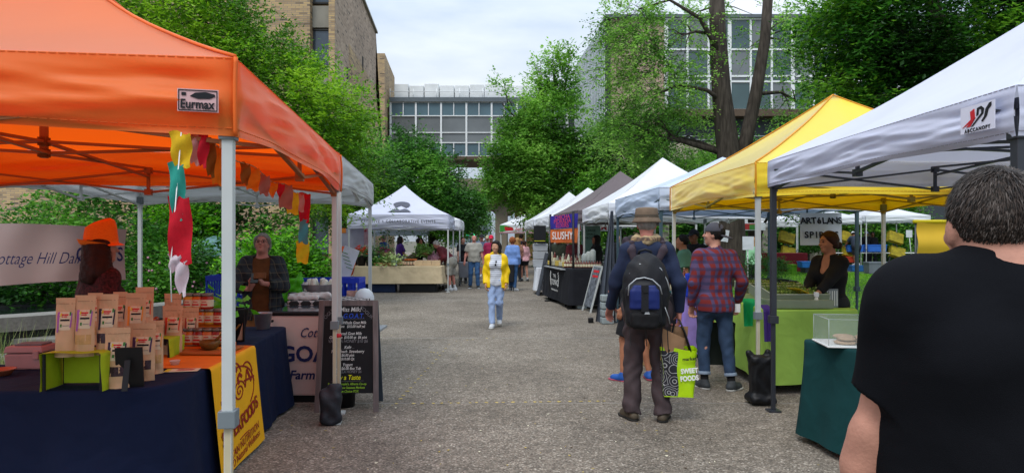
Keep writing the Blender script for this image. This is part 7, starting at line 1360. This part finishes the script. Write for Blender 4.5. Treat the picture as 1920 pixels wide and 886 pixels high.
for i in range(3): m = MB(); m.lathe([(.07, 0), (.07, .28+.05*i), (.03, .33+.05*i)], n=12); tag(m.build('dispenser', CRM, loc=(px(1096+8*i, 15.8), 15.85, .935)), f'tall cream dispenser canister at the slushy stall, {ORD[i]} from the left', 'canister', 'canisters at the slushy stall')
t = thing('menu_board', 'pale menu board with dark print behind the beanie vendor', 'sign', (px(1108, 19.5), 19.5, 1.2)); m = MB(); m.box((0, 0, .4), (.55, .03, .8)); m.build('panel', mat('pale_teal_panel', '#7fa29c', .6, .08), t); [text_on(s_, .09, INK, t, (0, -.02, .66-.11*k), (1, 0, 0), (0, 0, 1)) for k, s_ in enumerate(('LARGE', 'SMALL', 'FROZEN'))]
t = thing('farm_valance_banner', 'white banner strip with red letters behind the slushy stall', 'banner', (px(1106, 20.6), 20.6, 1.86)); m = MB(); m.box((0, 0, .1), (1.5, .02, .2)); m.build('strip', WHC, t); text_on("ERS FARM", .2, RED, t, (0, -.015, .1), (1, 0, 0), (0, 0, 1), bold=.006, wide=1.2)
# far small table stuff
for i in range(3): m = MB(); m.box((0, 0, .11), (.42, .3, .22), taper=1.08); tag(m.build('clear_bin', mat('frosted_plastic', '#a5a9ae', .4, .06), loc=(px(1013, 19.8), 19.8, .785+.235*i), bevel=.02), f'frosted plastic storage bin, {["bottom", "middle", "top"][i]} of the stack beyond the slushy stall', 'bin', 'frosted bins stacked on the white table')
t = thing('hanging_menu', 'black hanging menu board on the pale canopy poles', 'sign', (px(1012, 19.6), 19.6, 1.5)); m = MB(); m.box((0, 0, .25), (.36, .03, .52)); m.build('board', CBK, t); m = MB(); m.box((0, -.02, .06), (.32, .004, .012)); m.build('chalk_rule', CHYE, t)
t = thing('leaning_board', 'tall narrow leaning board with small print beside the black table', 'sign', (px(1012, 18.9), 18.9, 0)); m = MB(); m.box((.08, .25, .6), (.03, .55, 1.25), rot=Matrix.Rotation(.22, 3, 'Y')@Matrix.Rotation(.1, 3, 'Z')); m.build('board', mat('dark_print_board', '#3c4048', .7, .6, 30), t); m = MB(); m.bar((.34, .3, 0), (.24, .5, 1.2), .03); m.build('rear_leg', STW, t)
for (x0, x1, y0, Y, lab) in ((1009, 1000, 425, 20.8, 'white canopy pole leaning outward beyond the slushy stall'),):
    t = thing('loose_pole', lab, 'pole', (px(x1, Y), Y, 0)); m = MB(); m.tube([(0, 0, 0), (px(x0, Y)-px(x1, Y), 0, 2.0)], .02, 6); m.build('pole', STW, t)
# A board seen edge on
t = thing('menu_a_board', 'narrow white framed A-board with coloured menu near the slushy stall', 'sign', (px(1092, 15.0), 15.0, 0), R(-78)); m = MB()
m.bar((0, 0, 0), (0, .28, 1.02), .03); m.bar((.55, 0, 0), (.55, .28, 1.02), .03); m.bar((0, .28, 1.0), (.55, .28, 1.0), .03); m.build('frame', STW, t); m = MB(); m.box((.275, .15, .55), (.5, .012, .9), rot=Matrix.Rotation(-.27, 3, 'X')); m.build('menu_panel', mat('menu_multi', '#5a5f66', .7, .7, 14), t); m = MB(); [m.box((.275, .13+.027*k-.11*0+(.0), .45+.11*k), (.36, .008, .05), rot=Matrix.Rotation(-.27, 3, 'X')) for k in range(5)]; m.build('menu_lines', RED, t); m = MB(); m.bar((.1, .55, 0), (.1, .3, 1.0), .03); m.build('rear_leg', STW, t)
# water weight jugs
JUG = mat('jug_grey', '#8c9698', .45, .06)
for (x, Y, h_, lab) in ((1138, 12.6, .56, 'pale grey stacked canopy weight near the tall grey curtain'), (1090, 15.35, .52, 'pale grey stacked canopy weight near the menu A-board')):
    t = thing('canopy_weight', lab, 'weight', (px(x, Y), Y, 0), .1); n_ = 4
    for k in range(n_): m = MB(); m.box((0, 0, h_/n_*(k+.5)), (.23, .2, h_/n_-.012)); m.build('weight_plate', JUG, t, bevel=.025)
# gathered grey curtain
t = thing('tied_curtain', 'tall dark grey tied side curtain hanging to the path', 'curtain', (px(1140, 12.75), 12.75, 0))
def cf(u, v): w_ = .05+.33*v; a = u*2*PI*2.5; return (-w_*(1-u)+.04*v+.1, .04*math.sin(u*17)*(.3+v), 2.12*(1-v)+.02)
m = MB(); m.grid(cf, 50, 16); m.build('mesh_cloth', mat('grey_mesh', '#4c525c', .5, .12, 6, bump=.2, bs=200), t)
m = MB(); m.box((-.33, 0, .05), (.1, .1, .1)); m.build('ground_stake', BLKP, t, bevel=.02)
# bottled goods stall on black cloth
rr = random.Random(5)
for i in range(14): x = 1246+4.6*(i % 14); Y = 9.75-.12*(i % 3); bottle(f'bottled drink with pale label in the long row, {ORD[i]} from the left', px(x, Y), Y, .81+.14*(i % 3 == 2), .032, .24, AMB if i % 3 else mat('teal_glass', '#2a8a90', .2, .1), 'bottles on the goods stall', mat('tan_cap', '#9a8a6a'))
# sun side: microgreens trays
TRY = mat('frosted_tray', '#8f9a80', .3, .06, spec=.5, alpha=.72); GRH = [mat('micro_a', '#769438', .6, .2), mat('micro_b', '#5a7a26', .6, .2), mat('micro_c', '#9cac5a', .6, .2)]
def tray(label, X, Y, w_, d_, h_, z, rz, tilt):
    t = thing('greens_tray', label, 'tray', (X, Y, z), rz); t.rotation_euler = (tilt, 0, rz); m = MB(); th = .006
    for (x, y, a, b__) in ((0, -d_/2, w_, th), (0, d_/2, w_, th), (-w_/2, 0, th, d_), (w_/2, 0, th, d_)): m.box((x, y, h_/2), (a, b__, h_))
    m.box((0, 0, .004), (w_, d_, .008)); m.build('tub', TRY, t)
    m = MB(); m.tube([(-w_/2, -d_/2, h_), (w_/2, -d_/2, h_), (w_/2, d_/2, h_), (-w_/2, d_/2, h_), (-w_/2, -d_/2, h_)], .008, 5); m.build('rim', mat('frosted_rim', '#a9b09a', .4, .05), t)
    rs = np.random.RandomState(int(abs(X)*100)); n = 1500; C = np.stack([rs.uniform(-w_/2+.02, w_/2-.02, n), rs.uniform(-d_/2+.02, d_/2-.02, n), h_*.9+rs.uniform(-.03, .04, n)], 1); A = rs.normal(size=(n, 3)); A /= np.linalg.norm(A, axis=1)[:, None]; B = rs.normal(size=(n, 3)); B -= A*(A*B).sum(1)[:, None]; B /= np.linalg.norm(B, axis=1)[:, None]
    l = rs.uniform(.014, .03, n)[:, None]; V = np.stack([C, C+A*l*.5+B*l*.28, C+A*l, C+A*l*.5-B*l*.28], 1).reshape(-1, 3); npmesh('greens', V, np.arange(4*n).reshape(-1, 4), GRH, t, rs.randint(0, 3, n), smooth=False)
tray('long frosted tray of dark microgreens nearest the vendor, front', px(1490, 7.15), 7.2, .62, .34, .11, .935, .06, .2)
tray('long frosted tray of microgreens in the middle', px(1462, 7.7), 7.72, .6, .3, .11, .935, .06, .2)
tray('long frosted tray of microgreens at the back left', px(1425, 8.15), 8.2, .5, .3, .11, .935, .06, .2)
m = MB(); m.box((0, 0, .05), (.66, .36, .09)); tag(m.build('empty_tub', TRY, loc=(px(1492, 7.1), 7.12, .862), bevel=.01), 'empty frosted tub under the front microgreens tray', 'tub')
m = MB(); m.box((0, 0, .04), (.6, .8, .08)); tag(m.build('tray_riser', mat('riser_tan', '#8f9a6a', .7), loc=(px(1450, 7.9), 7.95, .862), bevel=.006), 'low riser under the rear microgreens trays', 'riser')
t = thing('bag_holder', 'clear acrylic holder of folded bags beside the vendor', 'holder', (px(1552, 7.2), 7.15, .862)); m = MB(); m.box((0, 0, .1), (.13, .1, .2)); m.build('acrylic_box', mat('smoky_acrylic', '#7f8688', .2, .1, spec=.7), t, bevel=.004); m = MB(); [m.box((-.05+.025*k, -.052, .1), (.008, .004, .16)) for k in range(5)]; m.build('bag_edges', WHI, t)
t = thing('spray_bottle', 'small white spray nozzle bottle in front of the bag holder', 'bottle', (px(1530, 7.0), 6.99, .862)); m = MB(); m.lathe([(.022, 0), (.022, .1), (.01, .125)], n=10); m.build('bottle', mat('milk_white', '#d5d2c4'), t); m = MB(); m.box((0, 0, .15), (.04, .03, .05)); m.build('nozzle', WHI, t)
for (x, Y, col, c2, z0, z1, lab) in ((1405, 7.35, 'green', '#0f9a5a', .92, .64, 'bright green towel hanging over the front of the lime table'), (1438, 6.84, 'violet', '#3a2468', .90, .55, 'dark violet cloth hanging behind the charcoal pole')):
    w_ = .16 if col == 'green' else .1; Xc = px(x, Y)
    m = MB(); m.grid(lambda u, v: ((u-.5)*w_, -.012*math.sin(9*u)-.03-.03*v if v > .06 else .1-.13*v/.06, .0+(z0-(z0-z1)*v) if v > .06 else z0+.01), 8, 12); tag(m.build('hanging_towel', mat(col+'_towel', c2, .85), loc=(Xc, Y, 0)), lab, 'towel')
# fern crate behind
t = thing('fern_crate', 'black crate planter of feathery ferns behind the charcoal pole', 'planter', (px(1430, 9.6), 9.6, .75)); m = MB(); m.box((0, 0, .14), (.6, .4, .28)); m.build('crate', mat('dark_green_crate', '#12281a', .6), t, bevel=.01); V, F, C, tw = leafset(np.random.RandomState(8), [(0, 0, .42, .3, .2, .16, 90)], .2, 16, .035, .2, -9, .3, .35); npmesh('ferns', V, F, leafmats('fern', '#3f7a34', '#6a9a4c', '#254f26'), t, smooth=False); folding_table('table under the fern crate', (px(1440, 9.6), 9.65), 1.1, .5, .75)
t = thing('black_crate', 'black crate with wooden slats right of the ferns', 'crate', (px(1470, 9.5), 9.5, .75)); m = MB(); m.box((0, 0, .13), (.3, .3, .26)); m.build('box', BLKP, t, bevel=.01)
for k in range(3): m = MB(); m.box((0, -.165, .05+.08*k), (.28, .01, .03)); m.build('slat', mat('slat_wood', '#8a5a2a', .7, .2), t)
# pastry case
GLA = mat('case_acrylic', '#a8b4b0', .05, 0, spec=.8, alpha=.16)
t = thing('pastry_case', 'clear acrylic case of flat pale breads on the dark green cloth', 'display case', (2.55, 4.98, .803), R(-8)); w_, d_, h_ = .46, .36, .19; m = MB()
for (x, y, a, b__) in ((0, -d_/2, w_, .004), (0, d_/2, w_, .004), (-w_/2, 0, .004, d_), (w_/2, 0, .004, d_)): m.box((x, y, h_/2+.012), (a, b__, h_))
m.box((0, 0, h_+.015), (w_+.01, d_+.01, .004)); m.build('acrylic_panels', GLA, t)
m = MB()
for zz in (.012, h_+.014): m.tube([(-w_/2, -d_/2, zz), (w_/2, -d_/2, zz), (w_/2, d_/2, zz), (-w_/2, d_/2, zz), (-w_/2, -d_/2, zz)], .0022, 4)
for sx_ in (-1, 1):
    for sy_ in (-1, 1): m.tube([(sx_*w_/2, sy_*d_/2, .01), (sx_*w_/2, sy_*d_/2, h_+.014)], .002, 4)
m.build('polished_edges', mat('edge_bright', '#b9c4c0', .2, 0, spec=.8), t); m = MB(); m.box((0, 0, .006), (w_+.02, d_+.02, .012)); m.build('white_base', WHI, t, bevel=.003)
rr = random.Random(1); DOU = mat('pale_dough', '#bfa184', .8, .15, 30, bump=.3, bs=60)
for i, (x, y, z) in enumerate(((-.1, -.07, 0), (-.08, -.06, .024), (.03, -.1, 0), (.05, -.09, .024), (.06, -.09, .048), (.12, .02, 0), (.1, .03, .024), (-.02, .06, 0), (-.04, .07, .024))):
    m = MB(); m.lathe([(.03, 0), (.062, .006), (.066, .014), (.055, .022), (.0, .025)], n=16, cap=False, R3=Matrix.Rotation(rr.uniform(-.12, .12), 3, 'X')@Matrix.Diagonal((1.15, .9, 1))); o = m.build('flatbread', DOU, loc=(2.55+x, 4.98+y, .818+z), rz=rr.uniform(0, 3)); tag(o, f'pale round flatbread in the acrylic case, {ORD[i]} from the left stack', 'bread', 'flatbreads in the acrylic case')
# black sandbag around the right poles
bagm = mat('black_bag_nylon', '#0e0e11', .5, .2, 8, bump=.3, bs=30)
o = sdf('sandbag', [rbox((0, 0, .24), (.2, .16, .42), .04), rbox((0, 0, .06), (.26, .22, .09), .045), cone((-.06, 0, .42), (-.12, 0, .5), .05, .03), cone((.05, 0, .42), (.07, 0, .5), .05, .03), rbox((0, -.0, .44), (.22, .14, .06), .02)], .008, bagm, wr=.006, wf=30, k=.03); o.location = (px(1424, 6.45), 6.42, 0); tag(o, 'upright black weight bag strapped round the white and charcoal poles', 'sandbag')
# spirits sign
t = thing('spirits_sign', 'white hand lettered sheet sign reading ARTELANS SPIRITS', 'sign', (px(1534, 10.7), 10.6, 1.50)); t.scale = (1.07, 1, 1.07); w_ = .62; m = MB(); m.grid(lambda u, v: ((u-.5)*w_, .01*math.sin(6*u+2*v), .48*v), 10, 6); m.build('sheet', WHC, t)
for i, ch in enumerate('ARTéLANS'): text_on(ch, .13, INK, t, (-.27+.078*i, -.016, .36), (1, 0, .12), (.12, 0, 1), bold=.004, name='painted_letter')
for i, ch in enumerate('SPIRITS'): text_on(ch, .13, INK, t, (-.22+.074*i, -.016, .15), (1, 0, .05), (.1, 0, 1), bold=.004, name='painted_letter')
# reusable shopping bag of the tall man
BX, BY = px(1270, 5.82), 5.80; t = thing('shopping_bag', 'lime green patterned shopping bag carried by the tall man', 'bag', (BX+.0, BY, .235), R(-8)); t.scale = (1.15, 1.1, 1.14); LMB = mat('lime_bag_plastic', '#a8d010', .4, .12, 7, bump=.3, bs=25)
def bagshape(w0, w1, d0, h0):
    def f(u, v):
        a = u*2*PI; c, s = math.cos(a), math.sin(a); k = 1/max(abs(c), abs(s))**.8; w_ = (w0+(w1-w0)*v)/2; return (w_*c*k+.006*math.sin(9*v+4*a), (d0/2)*s*k*(1-.25*v)+.006*math.sin(7*v+3*a), h0*v+.012*math.sin(2*a)*v)
    return f
m = MB(); m.grid(bagshape(.23, .27, .15, .36), 40, 14, cu=True); m.build('bag_body', LMB, t); m = MB(); m.box((0, 0, .006), (.2, .12, .01)); m.build('base', BLKP, t)
PAT, N_, L_2, b_ = nodes_of('swirl_print', .5); _t = N_.new('ShaderNodeTexCoord'); _v = N_.new('ShaderNodeTexVoronoi'); _v.inputs['Scale'].default_value = 13; _x = N_.new('ShaderNodeMath'); _x.operation = 'MULTIPLY'; _x.inputs[1].default_value = 34; _s = N_.new('ShaderNodeMath'); _s.operation = 'SINE'; _r = ramp(N_, [(.0, '#23232a'), (.75, '#2b2b32'), (.9, '#a8a8a8')]); L_2.new(_t.outputs['Object'], _v.inputs['Vector']); L_2.new(_v.outputs['Distance'], _x.inputs[0]); L_2.new(_x.outputs[0], _s.inputs[0]); L_2.new(_s.outputs[0], _r.inputs[0]); L_2.new(_r.outputs[0], b_.inputs['Base Color'])
bs_ = bagshape(.234, .274, .154, .36); m = MB(); m.grid(lambda u, v: tuple(Vector(bs_(.52+.22*u, .02+.9*v))*1.008), 16, 12); m.build('patterned_panel', PAT, t)
text_on('SWEET', .05, WHI, t, (.075, -.082, .20), (1, 0, .12), (0, .06, 1), bold=.002, wide=.8); text_on('FOODS', .05, WHI, t, (.075, -.084, .145), (1, 0, .12), (0, .06, 1), bold=.002, wide=.8); text_on('market', .035, INK, t, (.075, -.08, .29), (1, 0, .1), (0, .06, 1), bold=.001)
for y_ in (-.055, .045): m = MB(); m.tube([(-.07, y_, .34), (-.045, y_*.4, .48), (-.02, 0, .575), (.01, 0, .575), (.05, y_*.4, .48), (.09, y_, .34)], .007, 6); m.build('handle', BLKP, t)
m = MB(); m.grid(lambda u, v: (-.14+.17*u+.02*v, -.03-.02*math.sin(4*u), .25+.24*v-.08*u*v), 4, 4); m.grid(lambda u, v: (-.05+.13*u, .03+.02*math.sin(5*v), .28+.22*v), 4, 4); pbag = m.build('paper_bag', mat('brown_paper', '#9a7758', .8, .1, 12, bump=.4, bs=15), None, loc=(BX, BY, .27)); pbag.scale = (1.15, 1.1, 1.12); tag(pbag, 'crumpled brown paper bag sticking out of the lime bag', 'bag')
t = thing('shopping_bag', 'dark green tote bag with orange strap held by the plaid man', 'bag', (px(1322, 7.1)+.0, 7.36, .22)); m = MB(); m.grid(bagshape(.36, .38, .16, .45), 36, 10, cu=True); m.build('bag_body', mat('dark_green_tote', '#1b231f', .7), t); m = MB(); m.tube([(-.12, -.03, .44), (-.07, 0, .62), (-.03, 0, .67), (.0, 0, .62), (.08, .03, .44)], .011, 6); m.build('handle', BLKP, t)
m = MB(); m.add([(-.03, -.03, .66), (-.13, -.05, .42), (-.06, -.05, .42)], [(0, 1, 2)]); m.grid(lambda u, v: (-.03-.1*v+.07*u*v, -.035-.02*v, .66-.24*v), 3, 5); m.build('orange_strap', mat('orange_strap', '#c8380f', .7), t); t.location.x = px(1345, 7.36)
m = MB(); m.box((0, 0, 0), (.16, .05, .32)); tag(m.build('display_bag', CBL, loc=(px(1292, 9.0), 8.9, .98), bevel=.03), 'royal blue bag on the lavender cloth', 'bag')
# paper note on plaid trunk
m = MB(); m.box((0, 0, 0), (.3, .01, .36), rot=Matrix.Rotation(.15, 3, 'Y')); tag(m.build('notice_sheet', WHC, loc=(px(1357, 20.5), 20.5, 1.72)), 'white notice sheet on the twin trunk tree', 'notice')
# ================= LAWN STALLS =================
YSH = mat('yellow_sheet', '#c9a32a', .7, .06, 2)
t = thing('yellow_sheet_rack', 'large yellow sheet draped over a rail behind the man in black', 'sheet', (px(1770, 12.5), 12.5, 0)); m = MB(); m.grid(lambda u, v: (-.5+2.6*u, .03*math.sin(2*v*6)+.02*math.sin(9*u), 1.92-1.05*v), 30, 20); m.build('sheet', YSH, t); m = MB(); m.tube([(-.55, .04, 1.93), (2.1, .04, 1.93)], .035, 8); m.build('rail', YC, t); [MB().tube([(x, .05, 0), (x, .05, 1.93)], .02, 6).build('upright', STB, t) for x in (-.5, 2.05)]
for i, (x, y0, y1) in enumerate(((1475, 440, 500), (1590, 435, 470), (1678, 436, 470))):
    Y = 34.2; t = thing('display_rack', f'tilted yellow display crates on a dark stand, {ORD[i]} from the left on the lawn', 'rack', (px(x, Y), Y, .2), 0, 'yellow display racks on the far lawn')
    for k in range(2): m = MB(); m.box((.1*k, 0, 1.5-.75*k), (.75, .25, .55), rot=Matrix.Rotation(.3, 3, 'Y')@Matrix.Rotation(-.4, 3, 'X')); m.build('crate', mat('yellow_crate', '#8f8018', .7, .4, 6), t)
    m = MB(); m.bar((-.4, 0, 0), (.1, 0, 1.8), .05); m.bar((.5, 0, 0), (0, 0, 1.3), .05); m.build('stand', STB, t)
for (x, Y, w_, h_, z, c_, lab) in ((1514, 30, .75, .28, .35, '#2f7ad0', 'bright blue lidded tote on the lawn'), (1608, 33.2, .85, .3, .03, '#2a5f9a', 'blue tote the man in white cap stands behind'), (1645, 31, 1.1, .55, .03, '#6a7078', 'large grey tote left of the table legs'), (1685, 31.5, 1.6, .5, .03, '#62676e', 'wide grey tote under the lawn table'), (1600, 34.1, .8, .35, .98, '#2a62b8', 'blue tub on the lawn table, left'), (1640, 34.2, 1.0, .38, .98, '#2f6cc4', 'blue tub on the lawn table, right'), (1590, 34, .5, .3, .45, '#b03a20', 'red orange basket under the lawn table'), (1485, 30.5, .25, .45, .03, '#7ac02a', 'lime green bag standing on the lawn'), (1520, 31, .8, .35, .03, '#343a40', 'dark tote under the blue lidded tote')):
    t = thing('lawn_tote', lab, 'tote', (px(x, Y), Y, z)); m = MB(); m.box((0, 0, h_*.45), (w_*.92, .5, h_*.9), taper=1.06); m.build('tub', mat('lawn_'+lab[:12].replace(' ', '_'), c_, .5, .08), t, bevel=.03); m = MB(); m.box((0, 0, h_*.93), (w_, .56, h_*.12)); m.build('rim', mat('lawn_'+lab[:12].replace(' ', '_'), c_), t)
for i, (x, Y, z, r) in enumerate(((1520, 34.4, .98, .6), (1535, 34.6, .98, .5), (1455, 30, .1, .5))): tree('potted_herbs', ['tray of dark leafy herbs on the lawn table, left', 'tray of dark leafy herbs on the lawn table, right', 'leafy green plants on the lawn behind the fern crate'][i], 'plants', (px(x, Y), Y, z), [(px(x, Y), Y, z+.35, r, .3, .3, 120)], G6, L_=.2, per=8, leaf=.09, hole=-9, seed=60+i, tr=.03, cname='foliage', limbs=False)
for i, (x, lab) in enumerate(((1704, 'small white card sign on a stake at the lawn stall'), (1402, 'small card sign on a stake near the twin trunks'))): Y = (33, 18)[i]; t = thing('stake_sign', lab, 'sign', (px(x, Y), Y, .05)); m = MB(); m.tube([(.2*(1-i), 0, 0), (0, 0, 1.95-.45*i)], .02, 5); m.build('stake', STW, t); m = MB(); m.box((0, -.03, 1.85-.4*i), (.3, .02, .36)); m.build('card', WHC, t)
t = thing('berry_banner', 'white valance banner with red and green print at the lawn stall', 'banner', (px(1398, 27), 27, 1.98)); m = MB(); m.box((0, 0, .15), (1.6, .02, .3)); m.build('strip', WHC, t); text_on('MS', .26, RED, t, (-.6, -.015, .15), (1, 0, 0), (0, 0, 1), bold=.006); m = MB(); m.box((.15, -.014, .15), (.6, .006, .24)); m.build('red_berries', mat('berry_red', '#a03030', .6, .3, 9), t); m = MB(); m.box((.3, -.02, .13), (.3, .006, .2)); m.build('green_leaf_print', GRNI, t)
t = thing('red_cloth_table', 'dark red cloth table at the lawn stall', 'table', (px(1470, 33), 33, .05)); m = MB(); m.box((0, 0, .45), (2.0, .8, .9)); m.build('cloth', mat('maroon_cloth', '#6a1420', .85, .1, 3), t, bevel=.03)
